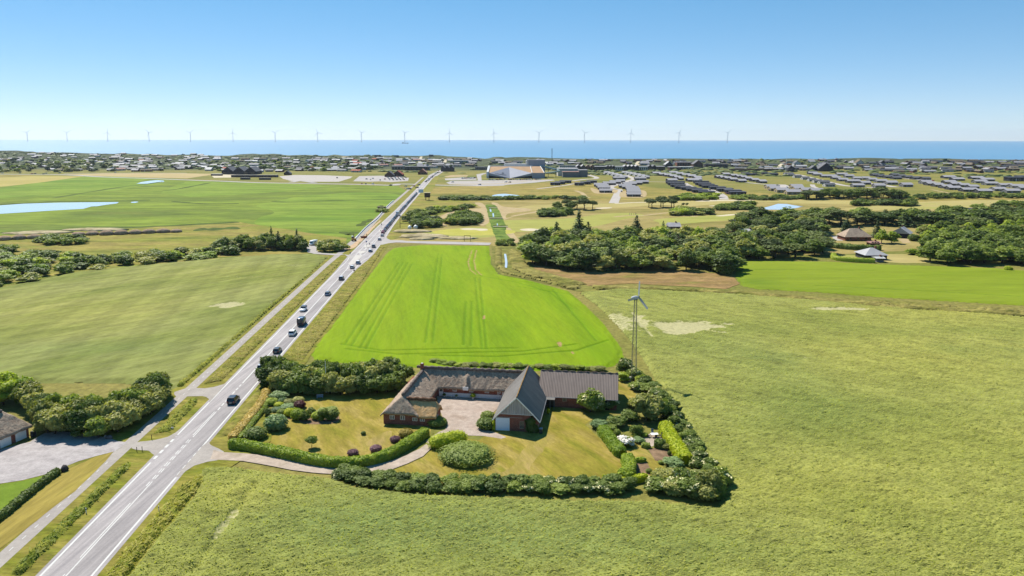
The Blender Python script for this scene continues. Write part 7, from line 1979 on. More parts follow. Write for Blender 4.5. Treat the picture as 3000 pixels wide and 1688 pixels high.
# ================================================================ cabins, town, coast
ROOF = {'grey': plain('grey_roof', A(196, 192, 196), .7, .3, .12, .3), 'lgrey': plain('light_grey_roof', A(206, 204, 206), .7, .3, .1, .3), 'dark': plain('dark_roof', A(112, 112, 118), .7, .3, .15, .3),
        'black': plain('black_roof', A(82, 82, 92), .7, .3, .15, .3), 'red': plain('red_roof', A(204, 108, 84), .8, .2, .12, .3), 'tan': plain('thatched_roof', A(152, 138, 118), .9, .1, .2, .6), 'white': plain('white_roof', A(238, 236, 232), .7, .2, .05, .3), 'rose': plain('faded_red_roof', A(210, 160, 146), .8, .2, .1, .3)}
WALL = {'black': plain('black_boarding', A(58, 58, 70), .8, .2, .15, .5), 'dark': plain('dark_boarding', A(84, 84, 92), .8, .2, .15, .5), 'grey': plain('grey_boarding', A(150, 148, 150), .8, .2, .1, .5), 'white': plain('white_render', A(240, 238, 234), .8, .2, .05, .5), 'brick': plain('brick_wall', A(160, 110, 92), .85, .1, .15, .5), 'tan': plain('yellow_brick', A(206, 186, 150), .85, .1, .1, .5), 'brown': plain('brown_boarding', A(112, 86, 72), .85, .1, .15, .5)}
frame_w = plain('pale_frames', A(214, 214, 216), .6, .3, 0)
# unit house: 1 x 1 footprint, ridge along x; wall height and roof rise set by scale
def unit_wall(c):
    k = ('wall', c)
    if k not in CACHE:
        m = MB(); m.prism([(-.5, 0), (.5, 0), (.5, 1), (0, 1.62), (-.5, 1)], 'x', -.5, .5); CACHE[k] = m.mesh('wall', WALL[c])
    return CACHE[k]
def unit_roof(c, flat=False):
    k = ('roof', c, flat)
    if k not in CACHE:
        m = MB()
        if flat: m.prism([(-.54, 1.0), (.54, 1.12), (.54, 1.26), (-.54, 1.14)], 'x', -.54, .54)
        else:
            for s in (-1, 1): m.prism([(s * .6, .9), (s * .6, .98), (0, 1.75), (0, 1.66)], 'x', -.54, .54)
        CACHE[k] = m.mesh('roof', ROOF[c])
    return CACHE[k]
def unit_flatwall(c):
    k = ('fwall', c)
    if k not in CACHE:
        m = MB(); m.prism([(-.5, 0), (.5, 0), (.5, 1.11), (-.5, .99)], 'x', -.5, .5); CACHE[k] = m.mesh('wall', WALL[c])
    return CACHE[k]
def win_mesh():
    if 'winq' not in CACHE:
        m = MB(); m.box(-.06, .06, -.515, -.5, .25, .78, 0); m.box(-.05, .05, -.52, -.514, .3, .74, 1); CACHE['winq'] = m.mesh('window', [frame_w, glass])
        m = MB(); m.box(-.515, -.5, -.1, .1, .25, .8, 0); m.box(-.52, -.514, -.085, .085, .3, .76, 1); CACHE['wing'] = m.mesh('window', [frame_w, glass])
        m = MB(); m.box(-.04, .04, -.515, -.5, .0, .82); CACHE['doorq'] = m.mesh('door', frame_w)
        m = MB(); m.box(-.04, .04, -.06, .06, 1.5, 2.05); CACHE['chim'] = m.mesh('chimney', WALL['brick'])
    return CACHE['winq']
def house(name, p, w, d, h, rz, wall, roof, label, cat, group=None, flat=False, wins=3, chimney=False, gw=False):
    """A small building: walls, roof, windows, door."""
    r = empty(name, (p.x, p.y, p.z - .1), rz); r.scale = (w, d, h)
    add('wall', unit_flatwall(wall) if flat else unit_wall(wall), r); add('roof', unit_roof(roof, flat), r)
    win_mesh()
    xs = {0: [], 1: [0], 2: [-.25, .25], 3: [-.32, .06, .34], 4: [-.38, -.14, .14, .38]}[wins]
    for x in xs: add('window', CACHE['winq'], r, (x, 0, 0))
    if wins: add('door', CACHE['doorq'], r, (-.13, 0, 0))
    if gw: add('window', CACHE['wing'], r)
    if chimney: add('chimney', CACHE['chim'], r, (.2, 0, 0))
    return tag(r, label, cat, group)
def row(Z, items, name, wall, roof, what, where, group, d=8., h=2.7, rz=0., flat=False, wins=3, gw=False, aspect=None):
    """items: (x centre, y foot, width) as photographed."""
    for i, it in enumerate(items):
        p = PT(*Z((it[0], it[1]))[0])
        if p is None: continue
        w = it[2] / (5.152 if Z in (ZD, ZE, ZF) else 4.293) * px_scale(p)
        q = p + Vector((p.x, p.y, 0)).normalized() * (d * .5)
        q.z = min(p.z, float(T(q.x, q.y))) if p.y > 1100 else 0.05
        house(name, q, w, d, h, rz + rng.uniform(-.03, .03), it[3] if len(it) > 3 else wall, it[4] if len(it) > 4 else roof, f'{ordinal(i)} {what} {where}', 'cabin' if name == 'cabin' else 'house', group, flat, wins, gw=gw)
# holiday cabins, cluster by cluster
row(ZD, [(560, 655, 185), (585, 672, 180), (612, 700, 182), (640, 748, 186)], 'cabin', 'dark', 'grey', 'cabin down the first column', 'of the front grey-roofed cabins', 'front cabin column one', 7, gw=True)
row(ZD, [(935, 672, 190), (985, 690, 190), (1035, 708, 186), (1052, 738, 190), (1060, 768, 196), (1062, 808, 202)], 'cabin', 'dark', 'grey', 'cabin down the second column', 'of the front grey-roofed cabins', 'front cabin column two', 7, gw=True)
row(ZD, [(690, 632, 180), (780, 612, 160), (860, 596, 130), (835, 548, 165), (935, 535, 60)], 'cabin', 'dark', 'grey', 'cabin along the cabin road', 'above the first front column', 'cabins above column one', 8, rz=.1)
row(ZD, [(1000, 642, 190), (1090, 626, 180), (1190, 610, 180), (1160, 555, 165), (1268, 535, 55)], 'cabin', 'dark', 'grey', 'cabin along the cabin road', 'above the second front column', 'cabins above column two', 8, rz=.1)
row(ZD, [(655, 466, 80), (715, 480, 85), (775, 496, 90), (835, 512, 95), (890, 528, 90)], 'cabin', 'white', 'grey', 'white-gabled cabin from the left', 'in the first stepped terrace', 'first stepped terrace', 14, rz=.1, gw=True)
row(ZD, [(925, 464, 80), (985, 474, 90), (1045, 486, 90), (1110, 500, 95), (1175, 516, 100), (1225, 530, 80)], 'cabin', 'white', 'grey', 'white-gabled cabin from the left', 'in the second stepped terrace', 'second stepped terrace', 14, rz=.1, gw=True)
row(ZD, [(1400, 472, 115), (1490, 490, 110), (1570, 502, 110), (1650, 518, 110), (1715, 538, 100), (1765, 556, 70), (1635, 582, 140)], 'cabin', 'black', 'grey', 'dark cabin from the left', 'in the third stepped terrace', 'third stepped terrace', 13, rz=.1)
row(ZD, [(1655, 462, 120), (1745, 480, 110), (1840, 498, 120), (1930, 516, 120), (2020, 542, 110), (1945, 580, 160), (2035, 572, 80)], 'cabin', 'black', 'grey', 'dark cabin from the left', 'in the fourth stepped terrace', 'fourth stepped terrace', 13, rz=.1)
row(ZD, [(1690, 612, 270), (1700, 636, 230), (1730, 662, 210), (1800, 690, 220), (1890, 706, 220), (1975, 726, 220), (2060, 748, 220), (2165, 772, 230)], 'cabin', 'black', 'black', 'black flat-roofed cabin from the left', 'in the nearest black row', 'nearest black row', 8, 2.9, flat=True)
row(ZD, [(2080, 608, 220), (2110, 634, 220), (2160, 656, 220), (2210, 676, 220), (2330, 700, 220), (2440, 724, 220), (2560, 752, 230)], 'cabin', 'black', 'black', 'black flat-roofed cabin from the left', 'in the second black row', 'second black row', 8, 2.9, flat=True)
row(ZC, [(2260, 614, 120), (2320, 602, 120), (2390, 588, 140), (2560, 618, 110), (2640, 604, 120), (2720, 590, 120)], 'cabin', 'black', 'black', 'black flat-roofed cabin from the left', 'in the pair of groups nearest the water park', 'black cabins by the water park', 9, 3.0, flat=True)
row(ZE, [(30, 425, 100), (90, 436, 100), (155, 448, 100), (240, 466, 110), (365, 488, 120)], 'cabin', 'black', 'grey', 'dark cabin from the left', 'in the fifth stepped terrace', 'fifth stepped terrace', 13, rz=.1)
row(ZE, [(130, 384, 100), (250, 404, 100), (330, 418, 90), (395, 430, 90), (465, 450, 100), (565, 474, 110), (675, 498, 110)], 'cabin', 'black', 'grey', 'dark cabin from the left', 'in the sixth stepped terrace', 'sixth stepped terrace', 13, rz=.1)
row(ZE, [(430, 372, 110), (520, 384, 140), (740, 374, 110), (850, 384, 130)], 'cabin', 'black', 'black', 'black flat cabin from the left', 'in the pair of lone black groups', 'lone black groups', 9, 3, flat=True)
row(ZE, [(60, 628, 110), (170, 636, 120), (310, 678, 230)], 'cabin', 'black', 'black', 'black flat cabin from the left', 'at the end of the second black row', 'end of the second black row', 9, 3, flat=True)
row(ZE, [(805, 588, 140), (860, 618, 150), (970, 642, 170), (1140, 672, 210)], 'cabin', 'tan', 'grey', 'yellow-brick cabin from the left', 'in the front left brick group', 'front brick group one', 11, 3.2, gw=True)
row(ZE, [(1195, 585, 165), (1225, 620, 150), (1345, 642, 170), (1500, 652, 180)], 'cabin', 'tan', 'grey', 'yellow-brick cabin from the left', 'in the front right brick group', 'front brick group two', 11, 3.2, gw=True)
row(ZE, [(1080, 380, 130), (1110, 392, 90), (1210, 418, 110), (1330, 446, 110), (1430, 472, 110), (1510, 494, 120), (1610, 508, 150), (1690, 552, 150)], 'cabin', 'white', 'dark', 'cabin from the left', 'along the near side of the long straight cabin road', 'straight cabin road, near side', 9, gw=True)
row(ZE, [(1440, 366, 130), (1510, 386, 120), (1680, 414, 220), (1790, 440, 120), (1895, 470, 140), (2050, 494, 190), (2230, 520, 140)], 'cabin', 'dark', 'grey', 'cabin from the left', 'along the far side of the long straight cabin road', 'straight cabin road, far side', 10)
row(ZE, [(1880, 384, 150), (1990, 412, 130), (2110, 448, 120), (2240, 446, 110), (2340, 468, 120), (2470, 490, 160), (2120, 560, 170), (2440, 568, 150)], 'cabin', 'grey', 'grey', 'white-gabled grey cabin from the left', 'in the paved cabin court', 'paved cabin court', 10, gw=True)
row(ZF, [(320, 394, 100), (410, 412, 100), (520, 424, 130), (640, 440, 130)], 'cabin', 'dark', 'dark', 'cabin from the left', 'in the first terrace behind the court', 'terrace behind the court one', 11, rz=.1)
row(ZF, [(620, 394, 110), (720, 412, 110), (820, 428, 120), (940, 444, 130), (1080, 450, 120)], 'cabin', 'dark', 'dark', 'cabin from the left', 'in the second terrace behind the court', 'terrace behind the court two', 11, rz=.1)
row(ZF, [(560, 522, 160), (790, 556, 150), (1085, 512, 150), (380, 568, 150)], 'cabin', 'grey', 'grey', 'grey cabin from the left', 'at the lower end of the paved court', 'lower end of the court', 11, 3.1, gw=True)
row(ZF, [(1150, 534, 120), (1270, 554, 140), (1390, 578, 150), (1500, 600, 180)], 'cabin', 'dark', 'grey', 'cabin from the left', 'in the front terrace right of the court', 'front terrace one', 11, gw=True)
row(ZF, [(1440, 506, 170), (1530, 536, 150), (1660, 556, 140), (1790, 580, 140), (1730, 628, 220), (1950, 648, 210)], 'cabin', 'dark', 'grey', 'cabin from the left', 'in the second front terrace right of the court', 'front terrace two', 11, gw=True)
row(ZF, [(1430, 428, 170), (1560, 462, 170), (1850, 440, 180), (2000, 468, 190)], 'cabin', 'dark', 'grey', 'cabin from the left', 'in the upper terrace right of the court', 'upper terrace', 12)
row(ZF, [(1900, 498, 180), (2060, 530, 190), (2280, 556, 190), (2450, 570, 190), (2180, 618, 180), (2370, 646, 210), (2560, 600, 170)], 'cabin', 'grey', 'grey', 'cabin from the left', 'in the last terrace towards the coast road', 'last terrace', 11, gw=True)
row(ZF, [(2440, 470, 260), (2560, 450, 180)], 'cabin', 'black', 'black', 'large black flat building', 'at the far end of the cabins', 'black end buildings', 14, 5, flat=True)

# -- town houses over the dunes, scattered but each its own
r2 = random.Random(99)
spots = []
def town(n, x0, x1, y0, y1, sw, roofs, walls, where, group, wid=(12, 21), sep=8., name='town_house'):
    got, tries = [], 0
    while len(got) < n and tries < n * 25:
        tries += 1
        px, py = r2.uniform(x0, x1), r2.uniform(y0, y1)
        if any(abs(px - a) < sep * 1.9 and abs(py - b) < sep * .32 for a, b in spots): continue
        p = PT(px, py)
        if p is None or p.y > float(coast_y(p.x)) - 25: continue
        spots.append((px, py)); got.append((px, p))
    for i, (px, p) in enumerate(sorted(got, key=lambda q: q[0])):
        rf = r2.choice(roofs)
        wl_ = r2.choice(walls)
        house(name, p, r2.uniform(*wid), r2.uniform(7, 10), r2.uniform(2.5, 3.2), r2.uniform(-.5, .5) + (math.pi / 2 if r2.random() < .25 else 0), wl_, rf, f'{ordinal(i)} house from the left {where}', 'house', group, wins=2 if r2.random() < .5 else 1, chimney=r2.random() < .4)
rf1 = ['grey', 'grey', 'lgrey', 'dark', 'dark', 'tan', 'grey', 'black', 'lgrey', 'white']
wl1 = ['white', 'brick', 'dark', 'brown', 'white', 'tan', 'black']
town(38, 0, 330, 462, 504, 1, rf1, wl1, 'in the wooded town end', 'houses of the wooded town end', (11, 18))
town(66, 330, 640, 462, 503, 1, rf1 + ['rose'], wl1, 'behind the dark-gabled inn', 'houses behind the inn')
town(74, 640, 1100, 466, 505, 1, rf1 + ['red'], wl1, 'behind the gravel car park', 'houses behind the car park')
town(58, 1060, 1400, 466, 492, 1, rf1 + ['rose'], wl1, 'above the town street', 'houses above the town street')
town(22, 1400, 1700, 470, 484, 1, rf1, wl1, 'behind the water park', 'houses behind the water park')
town(30, 1650, 2150, 470, 482, 1, ['dark', 'grey', 'tan', 'dark', 'black'], wl1, 'on the dunes behind the shopping row', 'dune houses behind the shops', (12, 20), name='dune_house')
town(56, 2100, 2560, 470, 502, 1, ['dark', 'grey', 'tan', 'dark', 'lgrey'], wl1, 'on the dunes around the small square', 'dune houses round the square', (12, 20), name='dune_house')
town(72, 2560, 3000, 472, 506, 1, ['dark', 'tan', 'dark', 'grey', 'tan', 'black'], ['brown', 'dark', 'white', 'brick'], 'scattered over the last dunes', 'houses on the last dunes', (13, 22), name='dune_house')
town(22, 60, 620, 449, 463, 1, ['grey', 'dark', 'lgrey', 'white'], wl1, 'high on the first dunes', 'houses high on the first dunes', name='dune_house')

# -- town trees
r3 = random.Random(5)
def far_trees(n, x0, x1, y0, y1, kinds, where, group, wid=(9, 15), hh=(5, 9)):
    got = []
    for _ in range(n):
        p = PT(r3.uniform(x0, x1), r3.uniform(y0, y1))
        if p is None or p.y > float(coast_y(p.x)) - 40: continue
        k = r3.choice(kinds)
        got.append((p.x / p.y, plant(k, p.x, p.y, r3.uniform(*wid), r3.uniform(*hh), None, group=group, z=p.z - .3), KINDW[k.rstrip('0123456789')]))
    cnt = {}
    for _, o, w in sorted(got, key=lambda q: q[0]):
        o['label'] = f'{ordinal(cnt.get(w, 0))} {w} from the left {where}'; cnt[w] = cnt.get(w, 0) + 1
fk = ['far_dark0', 'far_dark1', 'far_mid0', 'far_dark0', 'far_mid1', 'far_olive0']
far_trees(90, -20, 320, 470, 506, fk, 'in the wooded town end', 'trees of the wooded town end')
far_trees(34, 320, 640, 470, 503, fk, 'behind the dark-gabled inn', 'trees behind the inn', (8, 13), (4, 7))
far_trees(70, 640, 1100, 474, 503, fk, 'behind the gravel car park', 'trees behind the car park', (9, 14), (5, 9))
far_trees(24, 1100, 1420, 470, 492, fk, 'above the town street', 'trees above the street', (8, 12), (4, 7))
far_trees(18, 1400, 2150, 468, 482, fk, 'behind the water park and shops', 'trees behind the shops', (8, 13), (3, 5))
far_trees(20, 2150, 3000, 470, 500, fk, 'among the dune houses', 'trees among the dune houses', (8, 14), (3, 5))

# -- low scrub over the dunes and between the houses: nobody could count it
V_, L_, o_ = [], [], 0
iv_, fi = ico(1)
gs = np.random.default_rng(77)
for _ in range(9000):
    px, py = gs.uniform(-150, 3100), gs.uniform(448, 512)
    r_ = ray(px, py)
    y_ = gs.uniform(1180, 2350); x_ = r_[0] / r_[1] * y_
    nn_ = y_ - float(coast_y(x_))
    if nn_ > -30 or nn_ < -700: continue
    if fbm(x_ / 130., y_ / 70., 2, 3) < (.33 if px < 1100 else .46): continue
    z_ = float(T(x_, y_)); w_ = gs.uniform(4, 10) * (1.2 if px < 700 else 1)
    v = iv_ * np.array([w_, w_ * .8, gs.uniform(1.2, 3.2)]) * gs.uniform(.75, 1.25, (len(iv_), 1)) + np.array([x_, y_, z_])
    V_.append(v); L_.append((fi + o_).ravel()); o_ += len(v)
nL = sum(len(q) for q in L_) // 3
tag(add('dune_scrub', mesh_np('dune_scrub', np.concatenate(V_), np.concatenate(L_), np.full(nL, 3), [LM['pine']])), 'low dark scrub spread over the dunes between the houses', 'scrub', kind='stuff')

# -- water park hall: folded grey front between russet roof facets
def at(Z, x, y, dy=0.0, z=None):
    p = PT(*Z((x, y))[0]); return p
wp = PT(*ZC((1690, 527))[0]); sc_ = px_scale(wp) / 4.293
xl, xr = (1425 - 1690) * sc_, (1970 - 1690) * sc_
hall = empty('water_park', (wp.x, wp.y, wp.z - .2), math.radians(-2))
grey_p = plain('grey_cladding', A(170, 172, 186, 1.3), .6, .3, .05, .1); russ = plain('russet_sedum', A(222, 184, 146), .95, .05, .1, .12); wtrim = plain('white_trim', A(246, 246, 246), .6, .3, 0)
H1, H2, DP = 8.2, 15.8, 38.
ML, MR, TP, BT = (xl, 2, H1), (xr, 2, H1), (-2, 24, H2 + .3), (0, 0, .3)
RL, RR = (xl, DP, H2 + 1), (xr, DP, H2 + 1)
m = MB()
for q in (((xl, 2, 4.4), BT, ML), (BT, TP, ML), (BT, MR, TP), (BT, (xr, 2, 4.4), MR)): m.poly(q)
m.build('front_panel', grey_p, hall, fix=False)
for q in ((ML, TP, RL), (MR, RR, TP), (RL, TP, RR)): m = MB(); m.poly(q); m.build('roof_facet', russ, hall, fix=False)
m = MB(); m.poly([(xl, 5, 0), BT, (xl, 2.3, 4.4)]); m.build('glazing', glass, hall, fix=False)
m = MB(); m.poly([BT, (xr, 5, 0), (xr, 2.3, 4.4)]); m.build('glazing', glass, hall, fix=False)
m = MB(); m.poly([(xl, 5, 0), ML, RL, (xl, DP, 0)]); m.poly([(xr, 5, 0), (xr, DP, 0), RR, MR]); m.poly([(xl, DP, 0), RL, RR, (xr, DP, 0)]); m.build('side_wall', wtrim, hall, fix=False)
m = MB(); m.prism([(-1, 0), (40, 0), (39, H2 + 2.2), (3, H1 + 1.6), (-1, 4)], 'x', xl - 3.6, xl - .3); m.build('end_fin', wtrim, hall)
xe = xr + (2125 - 1970) * sc_
m = MB(); m.poly([(xr + .3, 1, 0), (xe, 3, 0), (xe, 3, 8.6), (xr + .3, 1, 8.6)]); m.poly([(xe, 3, 0), (xe - 4, DP, 0), (xe - 6, DP, 17), (xe, 3, 8.6)]); m.build('annex_wall', grey_p, hall, fix=False)
m = MB(); m.poly([(xr + .3, 1, 8.6), (xe, 3, 8.6), (xe - 6, DP, 17), (xr - 3, DP, 17.2)]); m.build('annex_roof', russ, hall, fix=False)
for (a, b) in ((( xr + .2, 1.0, 8.7), (xr - 3.2, DP, 17.4)), ((xe, 2.8, 8.7), (xe - 6, DP, 17.2)), ((xl, 37, H2 + 1.2), (xr, 37, H2 + 1.4))):
    m = MB(); m.tube([a, b], .7, 4); m.build('roof_rib', wtrim, hall)
m = MB(); m.box(xr - 6, xr + 20, 46, 58, 0, 27); m.build('slide_tower', grey_p, hall)
m = MB(); m.box(xr - 9, xr - 6.2, 45, 58, 0, 28); m.build('tower_edge', wtrim, hall)
m = MB(); m.box(xr - 45, xr - 9.2, 44, 60, 0, 20.5); m.build('rear_block', wtrim, hall)
for k, off in enumerate((0, 5)):
    m = MB(); m.tube([(xe - 8, 44 + off, 18 - k), (xe + 8, 40 + off, 15 - k), (xe + 20, 34 + off, 12.5 - k * 1.5), (xe + 24, 26 + off, 10.5 - k), (xe + 14, 22 + off, 9 - k), (xe + 2, 24 + off, 7.5 - k)], .9, 7); m.build('slide_tube', wtrim if k else plain('aqua_tube', A(190, 224, 226)), hall)
for x in (xe + 6, xe + 18): m = MB(); m.tube([(x, 28, 0), (x, 28, 14)], .45, 6); m.build('slide_post', iron, hall)
tag(hall, 'huge folded grey hall with russet roof facets and water slides', 'water park')
# lettering and emblem on the front panel
def on_panel(u, v): # u across from left edge, v up; the panel's left half
    a, b, c = Vector(ML), Vector(BT), Vector(TP)
    return a
nrm_ = (Vector(BT) - Vector(ML)).cross(Vector(TP) - Vector(ML)).normalized()
if nrm_.y > 0: nrm_ = -nrm_
ux = Vector((1, 0, 0)); ux = (ux - nrm_ * ux.dot(nrm_)).normalized(); uy = nrm_.cross(ux); uy = uy if uy.z > 0 else -uy
cu = bpy.data.curves.new('lettering', 'FONT'); cu.body = 'LALANDIA'; cu.size = 3.6; cu.align_x = 'CENTER'; cu.extrude = .03
lt = bpy.data.objects.new('lettering', cu); COL.objects.link(lt)
bpy.context.view_layer.update()
lme = bpy.data.meshes.new_from_object(lt); bpy.data.objects.remove(lt)
lme.materials.clear(); lme.materials.append(iron)
org = Vector(ML) + ux * (18.5) + uy * (-.4) + nrm_ * .25
lo_ = add('lettering', lme, hall)
lo_.matrix_local = Matrix(((ux.x, uy.x, nrm_.x, org.x), (ux.y, uy.y, nrm_.y, org.y), (ux.z, uy.z, nrm_.z, org.z), (0, 0, 0, 1)))
m = MB()
for a0, L0 in ((150, 2.6), (115, 2.9), (80, 2.8), (45, 2.5)):
    t = math.radians(a0); d = ux * math.cos(t) + uy * math.sin(t); e = -ux * math.sin(t) + uy * math.cos(t)
    o3 = org + uy * 4.0 + ux * 3 + nrm_ * .05
    m.poly([o3, o3 + d * L0 * .5 + e * .5, o3 + d * L0, o3 + d * L0 * .5 - e * .5])
m.build('emblem', iron, hall, fix=False)

# -- other large buildings: blocks given by photographed foot, width, depth, height
def block(name, Z, x0, x1, y, depth, h, wall, label, cat, roofc='grey', parts=(), rz=0., gables=0, wins=0):
    p = PT(*Z(((x0 + x1) / 2, y))[0]); k = 5.152 if Z in (ZD, ZE, ZF) else 4.293 if Z in (ZA, ZB, ZC) else 3.03 if Z is ZR else 3.68
    w = (x1 - x0) / k * px_scale(p)
    q = p + Vector((p.x, p.y, 0)).normalized() * depth * .5
    r = empty(name, (q.x, q.y, p.z - .2), rz)
    m = MB(); m.box(-w / 2, w / 2, -depth / 2, depth / 2, 0, h); m.build('wall', WALL[wall], r)
    if gables:
        gw_ = w / gables
        for i in range(gables):
            c = -w / 2 + gw_ * (i + .5)
            m = MB(); m.prism([(c - gw_ * .5, h), (c + gw_ * .5, h), (c, h + gw_ * .38)], 'y', -depth / 2 + .05, depth / 2 - .05); m.build('gable', WALL[wall], r)
            for s in (-1, 1):
                m = MB(); m.prism([(c + s * gw_ * .52, h - .3), (c + s * gw_ * .52, h + .1), (c, h + gw_ * .38 + .5), (c, h + gw_ * .38 + .1)], 'y', -depth / 2 - .6, depth / 2 + .3); m.build('roof_slope', ROOF[roofc], r)
    else:
        m = MB(); m.box(-w / 2 - .4, w / 2 + .4, -depth / 2 - .4, depth / 2 + .4, h + .02, h + .5); m.build('roof', ROOF[roofc], r)
    for i in range(wins):
        c = -w / 2 + w * (i + .5) / wins
        m = MB(); m.box(c - w / wins * .3, c + w / wins * .3, -depth / 2 - .06, -depth / 2 - .01, h * .25, h * .78); m.build('window', glass, r)
    return tag(r, label, cat)
block('inn', ZB, 470, 900, 563, 30, 5, 'black', 'dark inn with a row of steep gables behind the sandy forecourt', 'inn', 'dark', gables=3, wins=5)
block('shed', ZB, 560, 1130, 600, 10, 3.2, 'black', 'long black shed in front of the dark-gabled inn', 'shed', 'dark', wins=8)
block('shed', ZB, 670, 780, 630, 6, 2.6, 'dark', 'small dark shed at the meadow side of the inn', 'shed', 'dark')
block('shed', ZB, 905, 1040, 632, 6, 2.6, 'dark', 'dark low shed at the corner of the inn garden', 'shed', 'dark')
block('shed', ZB, 305, 430, 580, 8, 2.6, 'brown', 'brown shed at the end of the sandy forecourt', 'shed', 'white')
block('dark_house', ZB, 1220, 1300, 572, 9, 3, 'black', 'dark gabled house at the edge of the gravel car park', 'house', 'dark', gables=1, wins=2)
block('restaurant', ZC, 125, 240, 510, 16, 3.2, 'brown', 'brown wing of the restaurant by its car park', 'restaurant', 'dark', gables=1, wins=3)
block('restaurant', ZC, 225, 350, 505, 18, 3.4, 'brown', 'restaurant with a bright red roof beside the town street', 'restaurant', 'red', gables=1, wins=3)
block('restaurant', ZC, 540, 650, 480, 14, 3.6, 'brick', 'brick house with faded red roof by the town street', 'house', 'rose', gables=1, wins=3)
block('shop', ZC, 375, 680, 428, 22, 7, 'dark', 'long two-storey dark shop building above the town street', 'shop', 'dark', wins=9)
block('shop', ZC, 212, 360, 420, 18, 7, 'grey', 'grey block at the end of the dark shop building', 'shop', 'grey', wins=4)
block('shop', ZC, 828, 990, 442, 20, 7, 'black', 'black house with three white-trimmed gables by the street', 'shop', 'dark', gables=3, wins=6)
block('hotel', ZC, 945, 1165, 343, 18, 7, 'white', 'pale hotel with columned front on the dunes', 'hotel', 'lgrey', wins=9)
block('shop', ZC, 720, 820, 350, 16, 6, 'tan', 'sandy block beside the pale hotel', 'house', 'grey', wins=4)
block('apartment_house', ZC, 1255, 1405, 422, 14, 5.5, 'grey', 'long grey apartment house beside the water park', 'apartment house', 'dark', wins=7)
block('pool_hall', ZC, 2285, 2540, 500, 34, 12, 'white', 'white windowless hall beside the water park', 'hall', 'lgrey', wins=0)
block('pool_hall', ZC, 2350, 2552, 515, 16, 8.5, 'grey', 'lower grey annex in front of the white hall', 'hall', 'rose')
block('pool_hall', ZC, 2550, 2660, 512, 20, 11, 'grey', 'grey end block of the white hall', 'hall', 'grey')
block('apartment_house', ZC, 2310, 2570, 408, 16, 6, 'white', 'white terrace with many windows behind the white hall', 'apartment house', 'dark', wins=10)
x = 200
for i, (x0, x1, rc, wc, g, lab) in enumerate(((190, 330, 'grey', 'black', 2, 'first'), (330, 465, 'tan', 'brick', 2, 'second'), (470, 640, 'lgrey', 'dark', 0, 'third'), (640, 775, 'dark', 'black', 3, 'fourth'), (778, 895, 'lgrey', 'white', 0, 'fifth'), (898, 1130, 'grey', 'black', 4, 'sixth'), (1132, 1260, 'lgrey', 'white', 0, 'seventh'), (1262, 1390, 'dark', 'black', 2, 'eighth'), (1395, 1520, 'grey', 'brown', 0, 'ninth'))):
    block('shop', ZD, x0, x1, 412, 22, 7.5, wc, f'{lab} building from the left in the long row of shops', 'shop', rc, gables=g, wins=4)
block('shop', ZD, 1525, 1640, 365, 20, 6, 'dark', 'shop with a light sloping roof behind the end of the row', 'shop', 'lgrey', gables=1, wins=3)
block('shop', ZD, 1590, 1760, 408, 20, 6, 'brown', 'brown supermarket block with a pale front', 'shop', 'lgrey', wins=3)
block('shop', ZD, 1755, 1950, 392, 18, 4.5, 'white', 'white shop with a pale blue canopy front', 'shop', 'white', wins=5)
block('shop', ZD, 1700, 1930, 345, 22, 8, 'brick', 'large brick building behind the blue-fronted shop', 'shop', 'grey', wins=6)
block('shop', ZD, 1945, 2090, 368, 20, 7, 'brown', 'dark brick hall with one broad gable', 'shop', 'dark', gables=1, wins=4)
block('hotel', ZD, 2130, 2465, 370, 16, 7, 'dark', 'long dark hotel with balcony rows at the end of town', 'hotel', 'dark', wins=14)
block('timber_stack', ZE, 190, 560, 316, 8, 3.5, 'brown', 'long brown timber-clad building on the heath', 'building', 'tan')
block('timber_stack', ZE, 565, 910, 316, 8, 3.8, 'brown', 'brown timber building with an orange-tan roof end', 'building', 'tan')
block('square_house', ZE, 1050, 1150, 328, 14, 6.5, 'black', 'black two-storey house by the small square', 'house', 'black', gables=1, wins=3)
block('square_house', ZE, 1150, 1245, 250, 12, 7, 'white', 'tall white gabled house above the small square', 'house', 'dark', gables=1, wins=3)
block('square_house', ZE, 1035, 1110, 250, 10, 5, 'brick', 'house with a bright red roof by the small square', 'house', 'red', wins=2)
block('square_house', ZE, 1510, 1730, 320, 16, 5, 'black', 'broad black house with a grey-green roof', 'house', 'dark', gables=1, wins=5)
block('square_house', ZE, 1395, 1505, 318, 12, 5, 'dark', 'dark house with a steep gable beside the broad black one', 'house', 'dark', gables=1, wins=2)
block('dune_villa', ZE, 2080, 2200, 236, 12, 6, 'white', 'white villa with a wide gable high on the dunes', 'villa', 'tan', gables=1, wins=3)
block('dune_villa', ZE, 2450, 2520, 236, 10, 7, 'dark', 'dark villa with pale gable trim on the dunes', 'villa', 'dark', gables=1, wins=2)
block('dune_villa', ZE, 1610, 1690, 206, 10, 5, 'tan', 'flat-topped villa just below the dune crest', 'villa', 'dark', wins=3)
